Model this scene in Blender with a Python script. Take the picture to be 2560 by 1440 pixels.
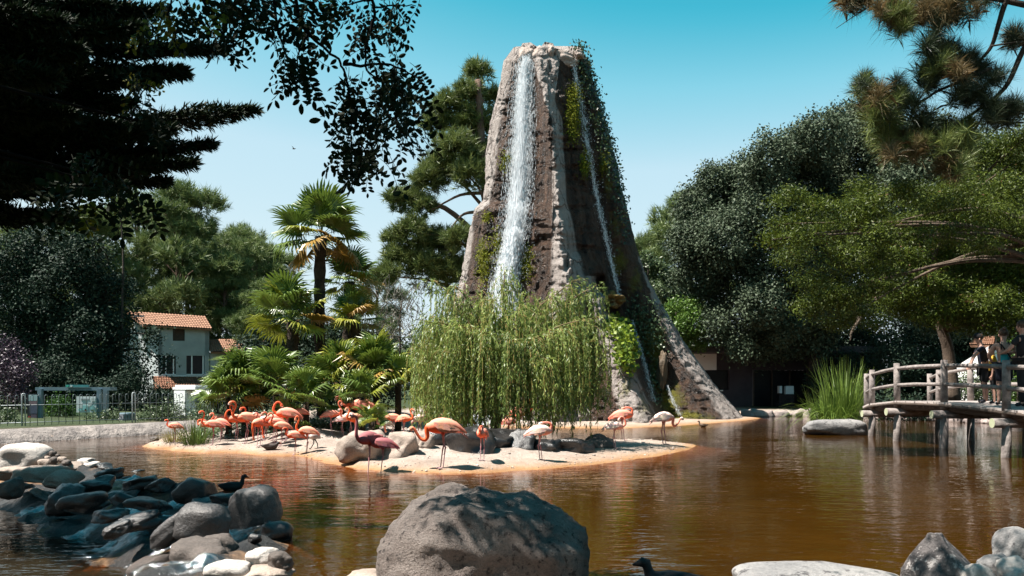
import bpy, math, random
import numpy as np
from mathutils import Vector, Matrix

for _o in list(bpy.data.objects):
    bpy.data.objects.remove(_o)
SC = bpy.context.scene
COL = SC.collection
R = math.radians

# ------------------------------------------------------------------ camera
F, HOR, HC = 2000.0, 965.0, 1.5          # focal length in photo pixels, horizon row, eye height above the pond
cam = bpy.data.cameras.new('camera')
cam.sensor_width = 36.0
cam.lens = 36.0 * F / 2560.0
cam.shift_y = (HOR - 720.0) / 2560.0
cam.clip_start = 0.1
cam.clip_end = 3000
cob = bpy.data.objects.new('camera', cam)
COL.objects.link(cob)
cob.location = (0, 0, HC)
cob.rotation_euler = (R(90), 0, 0)
SC.camera = cob

# ------------------------------------------------------------------ sky, sun, exposure
SUNV = Vector((-0.93, -0.17, 1.75)).normalized()
EL = math.asin(SUNV.z)
world = bpy.data.worlds.new('World')
SC.world = world
world.use_nodes = True
wn = world.node_tree.nodes
wl = world.node_tree.links
wn.clear()
wo = wn.new('ShaderNodeOutputWorld')
wb = wn.new('ShaderNodeBackground')
sky = wn.new('ShaderNodeTexSky')
sky.sky_type = 'NISHITA'
sky.sun_disc = False
sky.sun_elevation = EL
sky.sun_rotation = math.atan2(SUNV.x, SUNV.y)
sky.air_density = 0.6
sky.dust_density = 0.0
sky.ozone_density = 3.0
# the photograph's own grade of the sky: the sky's brightness picks its colour, teal overhead to near white at the horizon
sepn = wn.new('ShaderNodeSeparateColor')
sclm = wn.new('ShaderNodeMath')
sclm.operation = 'MULTIPLY'
sclm.inputs[1].default_value = 0.1
rampn = wn.new('ShaderNodeValToRGB')
EXPO = 1.5
SKYSTOPS = [(0.085, (0.003, 0.115, 0.20)), (0.134, (0.062, 0.500, 0.680)), (0.156, (0.25, 0.655, 0.82)), (0.198, (0.56, 0.800, 0.925)),
            (0.279, (0.67, 0.86, 0.945)), (0.60, (0.80, 0.90, 0.95))]
el_ = rampn.color_ramp.elements
while len(el_) < len(SKYSTOPS):
    el_.new(0.5)
for e_, (p_, c_) in zip(el_, SKYSTOPS):
    e_.position = p_
    e_.color = (*[v / 2 ** EXPO for v in c_], 1)
gain = wn.new('ShaderNodeVectorMath')
gain.operation = 'SCALE'
gain.inputs['Scale'].default_value = 10.0
wl.new(sky.outputs[0], sepn.inputs[0])
wl.new(sepn.outputs[1], sclm.inputs[0])
wl.new(sclm.outputs[0], rampn.inputs[0])
wl.new(rampn.outputs[0], gain.inputs[0])
wl.new(gain.outputs[0], wb.inputs[0])
wb.inputs[1].default_value = 0.1
wl.new(wb.outputs[0], wo.inputs[0])

sl = bpy.data.lights.new('sun', 'SUN')
sl.energy = 5.0
sl.angle = R(0.5)
sl.color = (1.0, 0.94, 0.86)
so = bpy.data.objects.new('sun', sl)
COL.objects.link(so)
so.location = (-30, -15, 40)
so.rotation_euler = SUNV.to_track_quat('Z', 'Y').to_euler()

SC.view_settings.view_transform = 'Standard'
SC.view_settings.look = 'None'
SC.view_settings.gamma = 1.0
SC.view_settings.use_curve_mapping = False
SC.view_settings.exposure = EXPO
SC.render.engine = 'CYCLES'
SC.cycles.max_bounces = 6
SC.cycles.diffuse_bounces = 2
SC.cycles.glossy_bounces = 2
SC.cycles.transparent_max_bounces = 10
SC.cycles.transmission_bounces = 3
SC.cycles.sample_clamp_indirect = 4.0
SC.cycles.caustics_reflective = False
SC.cycles.caustics_refractive = False
SC.cycles.use_denoising = True


# ------------------------------------------------------------------ places
def P(px, py, d):
    """World point seen at photo pixel (px, py) at distance d."""
    return Vector(((px - 1280.0) * d / F, d, HC + (HOR - py) * d / F))


def PG(px, py, z=0.0):
    d = F * (HC - z) / (py - HOR)
    return Vector(((px - 1280.0) * d / F, d, z))


# ------------------------------------------------------------------ noise
def vnoise(p, seed=0):
    p = np.asarray(p, float)
    i = np.floor(p).astype(np.int64)
    f = p - i
    u = f * f * (3 - 2 * f)

    def h(a, b, c):
        n = (a * 374761393 + b * 668265263 + c * 1440662683 + seed * 974711) & 0xffffffff
        n = ((n ^ (n >> 13)) * 1274126177) & 0xffffffff
        n = n ^ (n >> 16)
        return (n & 0xffff) / 32767.5 - 1.0
    x, y, z = i[:, 0], i[:, 1], i[:, 2]
    ux, uy, uz = u[:, 0], u[:, 1], u[:, 2]

    def lx(b, c):
        return h(x, y + b, z + c) * (1 - ux) + h(x + 1, y + b, z + c) * ux
    y0 = lx(0, 0) * (1 - uy) + lx(1, 0) * uy
    y1 = lx(0, 1) * (1 - uy) + lx(1, 1) * uy
    return y0 * (1 - uz) + y1 * uz


def fbm(p, octv=4, seed=0, gain=0.5, lac=2.1):
    p = np.asarray(p, float)
    s = np.zeros(len(p))
    a = 1.0
    for k in range(octv):
        s += a * vnoise(p, seed + k * 17)
        p = p * lac + 3.7
        a *= gain
    return s


def lerp(a, b, t):
    return a + (b - a) * t


def pw(y, pts):
    """piecewise linear through (y, value) pairs"""
    ys = [p[0] for p in pts]
    vs = [p[1] for p in pts]
    return np.interp(y, ys, vs)


# ------------------------------------------------------------------ objects
ORG = {}          # world origin of each object, so parts can be built in world coordinates


def tag(o, label=None, cat=None, group=None, kind=None):
    if label:
        o['label'] = label
    if cat:
        o['category'] = cat
    if group:
        o['group'] = group
    if kind:
        o['kind'] = kind
    return o


def empty(name, loc, label, cat, group=None, rz=0.0, scale=1.0):
    o = bpy.data.objects.new(name, None)
    o.empty_display_size = 0.2
    COL.objects.link(o)
    o.location = loc
    o.rotation_euler = (0, 0, rz)
    o.scale = (scale,) * 3
    ORG[o.name] = Vector(loc)
    return tag(o, label, cat, group)


def link(me, name, parent=None, loc=None):
    o = bpy.data.objects.new(name, me)
    COL.objects.link(o)
    if parent:
        o.parent = parent
    if loc is not None:
        o.location = loc
    return o


def np_mesh(name, verts, k, mat, smooth=False, **attrs):
    """mesh of independent k-gons from a (N*k, 3) array, with per-vertex float attributes"""
    verts = np.ascontiguousarray(verts, dtype=np.float32).reshape(-1, 3)
    nv = len(verts)
    nf = nv // k
    me = bpy.data.meshes.new(name)
    me.vertices.add(nv)
    me.vertices.foreach_set('co', verts.ravel())
    me.loops.add(nv)
    me.loops.foreach_set('vertex_index', np.arange(nv, dtype=np.int32))
    me.polygons.add(nf)
    me.polygons.foreach_set('loop_start', np.arange(0, nv, k, dtype=np.int32))
    me.polygons.foreach_set('loop_total', np.full(nf, k, dtype=np.int32))
    me.update(calc_edges=True)
    finish(me, mat, smooth, attrs)
    return me


def grid_mesh(name, V, mat, smooth=True, wrap=False, keep=None, **attrs):
    """mesh from a (rows, cols, 3) array of points"""
    n, m = V.shape[:2]
    idx = np.arange(n * m).reshape(n, m)
    if wrap:
        idx = np.concatenate([idx, idx[:, :1]], axis=1)
    q = np.stack([idx[:-1, :-1], idx[:-1, 1:], idx[1:, 1:], idx[1:, :-1]], axis=-1).reshape(-1, 4)
    if keep is not None:
        q = q[keep.ravel()]
    me = bpy.data.meshes.new(name)
    co = np.ascontiguousarray(V.reshape(-1, 3), dtype=np.float32)
    me.vertices.add(len(co))
    me.vertices.foreach_set('co', co.ravel())
    me.loops.add(len(q) * 4)
    me.loops.foreach_set('vertex_index', q.ravel().astype(np.int32))
    me.polygons.add(len(q))
    me.polygons.foreach_set('loop_start', np.arange(0, len(q) * 4, 4, dtype=np.int32))
    me.polygons.foreach_set('loop_total', np.full(len(q), 4, dtype=np.int32))
    me.update(calc_edges=True)
    finish(me, mat, smooth, attrs)
    return me


def finish(me, mat, smooth, attrs):
    for k, v in attrs.items():
        v = np.asarray(v, dtype=np.float32)
        if v.ndim == 2:
            a = me.attributes.new(k, 'FLOAT_COLOR', 'POINT')
            a.data.foreach_set('color', np.ascontiguousarray(v).ravel())
        else:
            a = me.attributes.new(k, 'FLOAT', 'POINT')
            a.data.foreach_set('value', v.ravel())
    if mat:
        me.materials.append(mat)
    if smooth:
        me.polygons.foreach_set('use_smooth', np.ones(len(me.polygons), dtype=bool))
    me.update()


class MB:
    """collects boxes, tubes, lofts; builds ONE mesh object"""

    def __init__(self):
        self.v, self.f, self.c, self.m = [], [], [], []

    def add(self, vs, fs, col=None, mi=0):
        b = len(self.v)
        self.v += [tuple(x) for x in vs]
        self.f += [tuple(b + i for i in f) for f in fs]
        self.m += [mi] * len(fs)
        if col is not None:
            if isinstance(col[0], (int, float)):
                col = [col] * len(vs)
            self.c += list(col)
        return self

    def box(self, c, s, rz=0.0, rot=None, bev=0.0, col=None):
        c = Vector(c)
        M = rot if rot is not None else Matrix.Rotation(rz, 3, 'Z')
        hx, hy, hz = s[0] / 2, s[1] / 2, s[2] / 2
        vs = [c + M @ Vector((x * hx, y * hy, z * hz)) for z in (-1, 1) for x, y in ((-1, -1), (1, -1), (1, 1), (-1, 1))]
        return self.add(vs, [(3, 2, 1, 0), (4, 5, 6, 7), (0, 1, 5, 4), (1, 2, 6, 5), (2, 3, 7, 6), (3, 0, 4, 7)], col)

    def tube(self, pts, r, n=8, caps=True, col=None, mi=0, flat=1.0):
        pts = [Vector(p) for p in pts]
        if not hasattr(r, '__len__'):
            r = [r] * len(pts)
        vs, cs = [], []
        up = None
        for i, p in enumerate(pts):
            t = (pts[min(i + 1, len(pts) - 1)] - pts[max(i - 1, 0)]).normalized()
            if up is None:
                a = Vector((0, 0, 1)) if abs(t.z) < 0.9 else Vector((1, 0, 0))
                up = t.cross(a).normalized()
            up = (up - t * up.dot(t)).normalized()
            w = t.cross(up)
            for k in range(n):
                a = 2 * math.pi * k / n
                vs.append(p + (up * math.cos(a) + w * math.sin(a) * flat) * r[i])
                if col is not None:
                    cs.append(col if isinstance(col[0], (int, float)) else col[i])
        fs = []
        for i in range(len(pts) - 1):
            for k in range(n):
                fs.append((i * n + k, i * n + (k + 1) % n, (i + 1) * n + (k + 1) % n, (i + 1) * n + k))
        if caps:
            fs.append(tuple(range(n))[::-1])
            fs.append(tuple((len(pts) - 1) * n + k for k in range(n)))
        return self.add(vs, fs, cs if col is not None else None, mi)

    def poly(self, pts, col=None):
        return self.add(pts, [tuple(range(len(pts)))], col)

    def prism(self, pts, d, col=None):
        """polygon pts extruded by vector d"""
        d = Vector(d)
        a = [Vector(p) for p in pts]
        n = len(a)
        vs = a + [p + d for p in a]
        fs = [tuple(range(n))[::-1], tuple(n + i for i in range(n))]
        fs += [(i, (i + 1) % n, n + (i + 1) % n, n + i) for i in range(n)]
        return self.add(vs, fs, col)

    def ball(self, c, r, sub=10, col=None):
        c = Vector(c)
        if not hasattr(r, '__len__'):
            r = (r, r, r)
        n, m = sub, max(4, sub // 2)
        vs = [c + Vector((0, 0, -r[2]))]
        for i in range(1, m):
            a = -math.pi / 2 + math.pi * i / m
            for k in range(n):
                b = 2 * math.pi * k / n
                vs.append(c + Vector((r[0] * math.cos(a) * math.cos(b), r[1] * math.cos(a) * math.sin(b), r[2] * math.sin(a))))
        vs.append(c + Vector((0, 0, r[2])))
        L = len(vs) - 1
        fs = []
        for k in range(n):
            fs.append((0, 1 + (k + 1) % n, 1 + k))
            fs.append((L, L - n + k, L - n + (k + 1) % n))
        for i in range(m - 2):
            for k in range(n):
                a = 1 + i * n
                fs.append((a + k, a + (k + 1) % n, a + n + (k + 1) % n, a + n + k))
        return self.add(vs, fs, col)

    def mesh(self, name, mat, smooth=True, org=None):
        vs = self.v
        if org is not None:
            vs = [(a[0] - org[0], a[1] - org[1], a[2] - org[2]) for a in vs]
        me = bpy.data.meshes.new(name)
        me.from_pydata(vs, [], self.f)
        mats = mat if isinstance(mat, (list, tuple)) else [mat]
        for m_ in mats:
            me.materials.append(m_)
        if len(mats) > 1:
            me.polygons.foreach_set('material_index', np.array(self.m, dtype=np.int32))
        if self.c:
            a = me.attributes.new('Col', 'FLOAT_COLOR', 'POINT')
            c = np.array([(x[0], x[1], x[2], 1.0) for x in self.c], dtype=np.float32)
            a.data.foreach_set('color', c.ravel())
        me.polygons.foreach_set('use_smooth', np.full(len(me.polygons), bool(smooth)))
        me.update()
        if smooth == 'auto':
            me.set_sharp_from_angle(angle=R(40))
        return me

    def part(self, name, mat, parent, smooth='auto', label=None):
        """a child of parent, given in world coordinates"""
        org = ORG[parent.name]
        o = link(self.mesh(name, mat, smooth, org), name, parent)
        ORG[o.name] = org
        if label:
            o['label'] = label
        return o

    def thing(self, name, mat, loc, label, cat, group=None, smooth='auto'):
        o = link(self.mesh(name, mat, smooth, loc), name, None, loc)
        ORG[o.name] = Vector(loc)
        return tag(o, label, cat, group)


def npart(me, name, parent, label=None):
    """numpy mesh in world coordinates -> child of parent"""
    org = ORG[parent.name]
    me.transform(Matrix.Translation(-org))
    o = link(me, name, parent)
    ORG[o.name] = org
    if label:
        o['label'] = label
    return o


def nthing(me, name, loc, label=None, cat=None, group=None, kind=None):
    loc = Vector(loc)
    me.transform(Matrix.Translation(-loc))
    o = link(me, name, None, loc)
    ORG[o.name] = loc
    return tag(o, label, cat, group, kind)


def catmull(pts, per=6):
    pts = [Vector(p) for p in pts]
    out = []
    n = len(pts)
    for i in range(n - 1):
        p0, p1, p2, p3 = pts[max(i - 1, 0)], pts[i], pts[i + 1], pts[min(i + 2, n - 1)]
        for k in range(per):
            t = k / per
            out.append(0.5 * ((2 * p1) + (p2 - p0) * t + (2 * p0 - 5 * p1 + 4 * p2 - p3) * t * t + (3 * p1 - p0 - 3 * p2 + p3) * t ** 3))
    out.append(pts[-1])
    return out


# ------------------------------------------------------------------ materials
class NT:
    def __init__(self, name):
        self.m = bpy.data.materials.new(name)
        self.m.use_nodes = True
        self.t = self.m.node_tree
        self.t.nodes.clear()
        self.out = self.n('ShaderNodeOutputMaterial')

    def n(self, typ, ins=None, **props):
        x = self.t.nodes.new(typ)
        for k, v in props.items():
            setattr(x, k, v)
        for k, v in (ins or {}).items():
            if hasattr(v, 'is_linked') or hasattr(v, 'node'):
                self.t.links.new(v, x.inputs[k])
            else:
                x.inputs[k].default_value = v
        return x

    def noise(self, scale, detail=4, rough=0.55, vec=None, dist=0.0):
        i = {'Scale': scale, 'Detail': detail, 'Roughness': rough, 'Distortion': dist}
        if vec is not None:
            i['Vector'] = vec
        return self.n('ShaderNodeTexNoise', i).outputs['Fac']

    def coord(self, kind='Object', scale=None):
        c = self.n('ShaderNodeTexCoord').outputs[kind]
        if scale:
            c = self.n('ShaderNodeMapping', {'Vector': c, 'Scale': scale}).outputs[0]
        return c

    def geo(self):
        return self.n('ShaderNodeNewGeometry').outputs['Position']

    def attr(self, name, out='Fac'):
        return self.n('ShaderNodeAttribute', attribute_name=name).outputs[out]

    def ramp(self, fac, a, b):
        return self.n('ShaderNodeMapRange', {0: fac, 1: a, 2: b}).outputs[0]

    def mix(self, fac, a, b, mode='MIX'):
        x = self.n('ShaderNodeMix', data_type='RGBA', blend_type=mode)
        for k, v in ((0, fac), (6, a), (7, b)):
            if hasattr(v, 'node'):
                self.t.links.new(v, x.inputs[k])
            else:
                if k and len(v) == 3:
                    v = (*v, 1)
                x.inputs[k].default_value = v
        return x.outputs[2]

    def math(self, op, a, b=0.0):
        x = self.n('ShaderNodeMath', operation=op)
        for k, v in ((0, a), (1, b)):
            if hasattr(v, 'node'):
                self.t.links.new(v, x.inputs[k])
            else:
                x.inputs[k].default_value = v
        return x.outputs[0]

    def bump(self, h, strength=0.5, dist=0.02, normal=None):
        i = {'Height': h, 'Strength': strength, 'Distance': dist}
        if normal is not None:
            i['Normal'] = normal
        return self.n('ShaderNodeBump', i).outputs[0]

    def surf(self, sh):
        self.t.links.new(sh, self.out.inputs[0])
        return self.m

    def pbr(self, col, rough=0.7, nrm=None, spec=0.3, **kw):
        i = {'Base Color': col if hasattr(col, 'node') else (*col[:3], 1), 'Roughness': rough, 'Specular IOR Level': spec}
        if nrm is not None:
            i['Normal'] = nrm
        i.update(kw)
        return self.surf(self.n('ShaderNodeBsdfPrincipled', i).outputs[0])


def pm(name, c1, c2, scale=3.0, rough=0.75, bump=0.3, bscale=20.0, bdist=0.01, spec=0.3, metal=0.0, vec='Object'):
    t = NT(name)
    c = t.coord(vec) if vec == 'Object' else t.geo()
    f = t.ramp(t.noise(scale, 5, 0.6, c), 0.3, 0.7)
    nr = t.bump(t.noise(bscale, 4, 0.6, c), bump, bdist) if bump else None
    return t.pbr(t.mix(f, c1, c2), rough, nr, spec, Metallic=metal)


def leafmat(name, c1, c2, transl=0.25, rough=0.45, spec=0.35, c3=None):
    """leaf colour varies with the leaf's own 'tint' value"""
    t = NT(name)
    f = t.attr('tint')
    col = t.mix(t.ramp(f, 0.0, 0.8), c1, c2)
    if c3:
        col = t.mix(t.ramp(f, 0.93, 0.96), col, c3)
    p = t.n('ShaderNodeBsdfPrincipled', {'Base Color': col, 'Roughness': rough, 'Specular IOR Level': spec}).outputs[0]
    tr = t.n('ShaderNodeBsdfTranslucent', {'Color': col}).outputs[0]
    return t.surf(t.n('ShaderNodeMixShader', {0: transl, 1: p, 2: tr}).outputs[0])


def colmat(name, rough=0.7, spec=0.25, bump=0.3, bscale=60.0, var=0.25, bdist=0.01):
    """colour from the mesh's own plumage / paint attribute"""
    t = NT(name)
    c = t.coord()
    n = t.noise(bscale, 3, 0.6, c)
    col = t.mix(var, t.attr('Col', 'Color'), t.mix(t.ramp(n, 0.3, 0.7), (0.35, 0.35, 0.35), (1, 1, 1)), 'MULTIPLY')
    return t.pbr(col, rough, t.bump(n, bump, bdist), spec)


def rockmat(name, c1, c2, spots=None, scale=2.2, rough=0.8, bump=0.6, lichen=None, wet=0.0):
    t = NT(name)
    c = t.coord()
    big = t.ramp(t.noise(scale, 6, 0.62, c), 0.32, 0.68)
    col = t.mix(big, c1, c2)
    grain = t.noise(scale * 22, 5, 0.7, c)
    col = t.mix(0.55, col, t.mix(t.ramp(grain, 0.25, 0.75), (0.25, 0.25, 0.26), (1.35, 1.3, 1.28)), 'MULTIPLY')
    if spots:
        s = t.ramp(t.noise(scale * 5.5, 3, 0.75, c), 0.56, 0.64)
        col = t.mix(t.math('MULTIPLY', s, 0.8), col, spots)
    if lichen:
        s = t.ramp(t.noise(scale * 1.7, 6, 0.7, t.coord('Object', (1.1, 0.9, 1.3))), 0.55, 0.62)
        col = t.mix(s, col, lichen)
    # waterline: wet and stained just above the pond
    wz = t.n('ShaderNodeSeparateXYZ', {0: t.geo()}).outputs[2]
    wl_ = t.ramp(t.math('ADD', wz, t.math('MULTIPLY', t.noise(3.0, 3, 0.6, t.geo()), 0.08)), 0.13, 0.06)
    col = t.mix(t.math('MULTIPLY', wl_, 0.75), col, t.mix(0.5, col, (0.16, 0.075, 0.03), 'MULTIPLY'))
    h = t.math('ADD', t.noise(scale * 4, 6, 0.65, c), t.math('MULTIPLY', grain, 0.5))
    return t.pbr(col, rough - wet * 0.5, t.bump(h, bump, 0.04), 0.3 + wet * 0.4)


rng = np.random.default_rng(11)
random.seed(5)
# ================================================================== THE LAND AND THE POND
def unit(v):
    return v / (np.linalg.norm(v, axis=-1, keepdims=True) + 1e-9)


def xy(*pts):
    return np.array([(p[0], p[1]) for p in pts], float)


POND = xy((-26, 16), PG(0, 1110), PG(200, 1098), PG(390, 1086), (-10.2, 28.5), (-8.6, 32), (-5, 37), (-4, 45), (12, 47),
          PG(1870, 1041), PG(1990, 1040), (17, 38.5), (22, 36), (27, 33), (31, 26), (28, 15), (19, 8.6), (11.5, 6.4), (6.5, 5.6),
          (2.5, 5.2), (-0.6, 5.0), (-2.8, 4.7), (-6, 4.3), (-10, 4.4), (-16, 6), (-22, 10))
ISLE = xy(*[PG(*q) for q in ((390, 1118), (480, 1126), (620, 1133), (760, 1141), (860, 1155), (960, 1172), (1060, 1182),
                            (1200, 1180), (1350, 1170), (1500, 1156), (1620, 1140), (1700, 1124), (1722, 1114), (1650, 1105), (1560, 1101))],
          (2.0, 21.0), (1.0, 20.0), (0.2, 19.6), (-0.6, 20.5), (-1.2, 23), (-1.5, 27), (-4, 29), (-7, 28), (-8.6, 25), (-9.4, 22), (-9.2, 20.3))
FOOT = xy(*[PG(*q) for q in ((1100, 1062), (1180, 1065), (1350, 1069), (1560, 1070), (1700, 1063), (1800, 1056), (1866, 1050))],
          (11.6, 37.5), (8.5, 45), (-3, 45), (-4, 36))
CREST = [(-13.0, 16.6), (-10.0, 15.2), (-7.4, 13.6), (-5.7, 12.1), (-4.3, 10.7), (-3.1, 9.5), (-2.5, 8.2), (-2.2, 7.0), (-2.3, 5.9), (-2.7, 4.6)]
LOW = np.array(CREST + [(-16, 3.0), (-24, 8.0), (-20, 17.0)], float)
LOWZ = -0.30                                     # the lower pool under the weir


def sdist(poly, x, y):
    """signed distance to a polygon, positive inside"""
    n = len(poly)
    d = np.full(x.shape, 1e9)
    ins = np.zeros(x.shape, bool)
    for i in range(n):
        ax, ay = poly[i]
        bx, by = poly[(i + 1) % n]
        ex, ey = bx - ax, by - ay
        L = ex * ex + ey * ey + 1e-12
        t = np.clip(((x - ax) * ex + (y - ay) * ey) / L, 0, 1)
        d = np.minimum(d, (x - ax - t * ex) ** 2 + (y - ay - t * ey) ** 2)
        c = (ay > y) != (by > y)
        ins ^= c & (x < ex * (y - ay) / (ey if abs(ey) > 1e-12 else 1e-12) + ax)
    d = np.sqrt(d)
    return np.where(ins, d, -d)


MOUNDS = [(-5.0, 19.4, 0.30, 1.1), (-2.0, 16.0, 0.22, 0.9), (-0.2, 16.6, 0.12, 1.0), (-6.5, 23.5, 0.5, 2.2), (-3.5, 23.5, 0.5, 2.2), (-2.6, 18.5, 0.15, 1.2)]


def ground_z(x, y):
    x = np.asarray(x, float)
    y = np.asarray(y, float)
    p3 = np.stack([x, y, np.zeros_like(x)], -1).reshape(-1, 3)
    nz = fbm(p3 * 1.3, 4, 3).reshape(x.shape)
    sp = sdist(POND, x + 0.12 * nz, y + 0.12 * nz)
    bank = 0.32 * (1 - np.exp(np.minimum(sp, 0) * 2.6)) + np.clip(-sp - 3, 0, 30) * 0.006 + 0.03 * nz
    bed = -0.9 * (1 - np.exp(-np.maximum(sp, 0) * 0.55)) + 0.04 * nz
    z = np.where(sp > 0, bed, bank)
    n5 = fbm(p3 * 4.5, 3, 23).reshape(x.shape)
    si = sdist(ISLE, x + 0.16 * nz + 0.06 * n5, y + 0.16 * nz + 0.10 * n5)
    isl = np.where(si > 0, 0.03 + 0.16 * (1 - np.exp(-si / 1.1)) + 0.032 * nz, 0.03 + si * 0.17 - 0.25 * np.clip(-si - 0.9, 0, 9))
    for mx, my, mh, mr in MOUNDS:
        isl = isl + np.where(si > 0, mh * np.exp(-((x - mx) ** 2 + (y - my) ** 2) / mr ** 2), 0)
    z = np.maximum(z, isl)
    sf = sdist(FOOT, x, y)
    z = np.maximum(z, np.where(sf > 0, 0.02 + 0.10 * (1 - np.exp(-sf)), 0.02 + sf * 0.22))
    sw = sdist(LOW, x, y)                       # weir: crest line, falling towards the lower pool
    near = np.exp(-np.maximum(np.maximum(-16 - x, y - 17.5), 0))
    slope = np.where(sw > 0, 0.10 + 0.03 * nz - 0.30 * np.clip(sw, 0, 9) - 0.05 * np.sin(x * 6 + y * 4) * np.clip(sw, 0, 1), 0.10 - 0.02 * nz + sw * 0.5)
    rb_ = fbm(p3 * 2.6, 3, 61).reshape(x.shape) * 0.10 + np.abs(fbm(p3 * 5.5, 3, 67).reshape(x.shape)) * 0.05
    slope = slope + rb_ * np.exp(-np.maximum(-sw - .1, 0) * 6) * np.exp(-np.maximum(sw - 1.7, 0) * 4)
    slope = np.where(sw > 0.12, np.minimum(slope, 0.13), slope)
    z = np.where(sw > 0, np.where(sp > 0, np.maximum(slope, -0.85), np.maximum(np.minimum(z, 0.3), slope)), np.maximum(z, np.where(sp > -0.3, slope, z)))
    return z


def gz(x, y):
    return float(ground_z(np.array([x]), np.array([y]))[0])


def stand(px, py, dz=0.0):
    """ground point seen at photo pixel (px, py), on the terrain"""
    z = 0.1
    for _ in range(12):
        d = F * (HC - z) / (py - HOR)
        z = 0.5 * z + 0.5 * max(gz((px - 1280) * d / F, d), -0.12)
    d = F * (HC - z) / (py - HOR)
    X = (px - 1280) * d / F
    return Vector((X, d, gz(X, d) + dz))


def axis(spans):
    out = []
    for a, b, s in spans:
        out += list(np.arange(a, b, s))
    return np.array(out)


gx = axis([(-900, -200, 90), (-200, -60, 14), (-60, -20, 1.6), (-20, -14, 0.4), (-14, 6, 0.115), (6, 16, 0.3), (16, 40, 1.0), (40, 200, 12), (200, 901, 90)])
gy = axis([(-300, -40, 40), (-40, 3, 2.4), (3, 26, 0.105), (26, 42, 0.3), (42, 60, 1.0), (60, 200, 9), (200, 1600, 100)])
GX, GY = np.meshgrid(gx, gy)
GZ = ground_z(GX, GY)
_si = np.maximum(sdist(ISLE, GX, GY) + 0.5, sdist(FOOT, GX, GY) + 0.6)
_sp = sdist(POND, GX, GY)
_lw = sdist(LOW, GX, GY)
sand = np.clip(np.maximum(_si * 2, (_sp + 1.3) * 1.4), 0, 1)
grass = np.clip((-_sp - 1.0), 0, 1) * (1 - np.clip(_si, 0, 1))
rocky = np.clip((_lw + 0.75) * 2.5, 0, 1) * (GX < 1.0)
wetw = np.clip(np.exp(-np.maximum(GZ - 0.015, 0) / 0.045), 0, 1) * (sand > 0) + np.clip((_lw + 0.4) * 2, 0, 1) * 0.8

t = NT('sandy_ground')
c = t.geo()
n1 = t.ramp(t.noise(1.4, 6, 0.62, c), 0.3, 0.7)
n2 = t.noise(14, 5, 0.7, c)
n3 = t.noise(60, 3, 0.7, c)
dry = t.mix(n1, (0.32, 0.262, 0.225), (0.47, 0.405, 0.36))
dry = t.mix(0.5, dry, t.mix(t.ramp(n2, 0.3, 0.7), (0.55, 0.52, 0.5), (1.15, 1.12, 1.1)), 'MULTIPLY')
dry = t.mix(t.ramp(n3, 0.60, 0.68), dry, (0.11, 0.08, 0.06))
dry = t.mix(t.math('MULTIPLY', t.ramp(t.noise(3.2, 6, 0.7, c), 0.52, 0.68), 0.7), dry, (0.22, 0.165, 0.13))
dry = t.mix(t.ramp(t.noise(31, 2, 0.5, c), 0.73, 0.76), dry, (0.72, 0.70, 0.66))
wet = t.mix(n1, (0.30, 0.15, 0.06), (0.40, 0.23, 0.11))
sandc = t.mix(t.attr('wet'), dry, wet)
soil = t.mix(n1, (0.05, 0.04, 0.025), (0.10, 0.08, 0.05))
lawn = t.mix(t.ramp(n2, 0.3, 0.7), (0.016, 0.028, 0.009), (0.042, 0.060, 0.018))
out = t.mix(t.attr('grass'), soil, lawn)
colr = t.mix(t.attr('sand'), out, sandc)
colr = t.mix(t.math('MULTIPLY', t.attr('rocky'), t.ramp(t.noise(2.2, 4, 0.6, c), 0.30, 0.48)), colr, t.mix(n1, (0.010, 0.010, 0.011), (0.040, 0.036, 0.034)))
h = t.math('ADD', t.noise(9, 6, 0.7, c), t.math('MULTIPLY', n3, 0.4))
rough = t.math('SUBTRACT', 0.9, t.math('MULTIPLY', t.attr('wet'), 0.45))
M_GROUND = t.pbr(colr, rough, t.bump(h, 0.8, 0.08), 0.3)
me = grid_mesh('ground', np.stack([GX, GY, GZ], -1), M_GROUND, sand=sand.ravel(), grass=grass.ravel(), rocky=rocky.ravel(), wet=np.clip(wetw, 0, 1).ravel())
tag(link(me, 'ground'), kind='structure')

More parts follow.
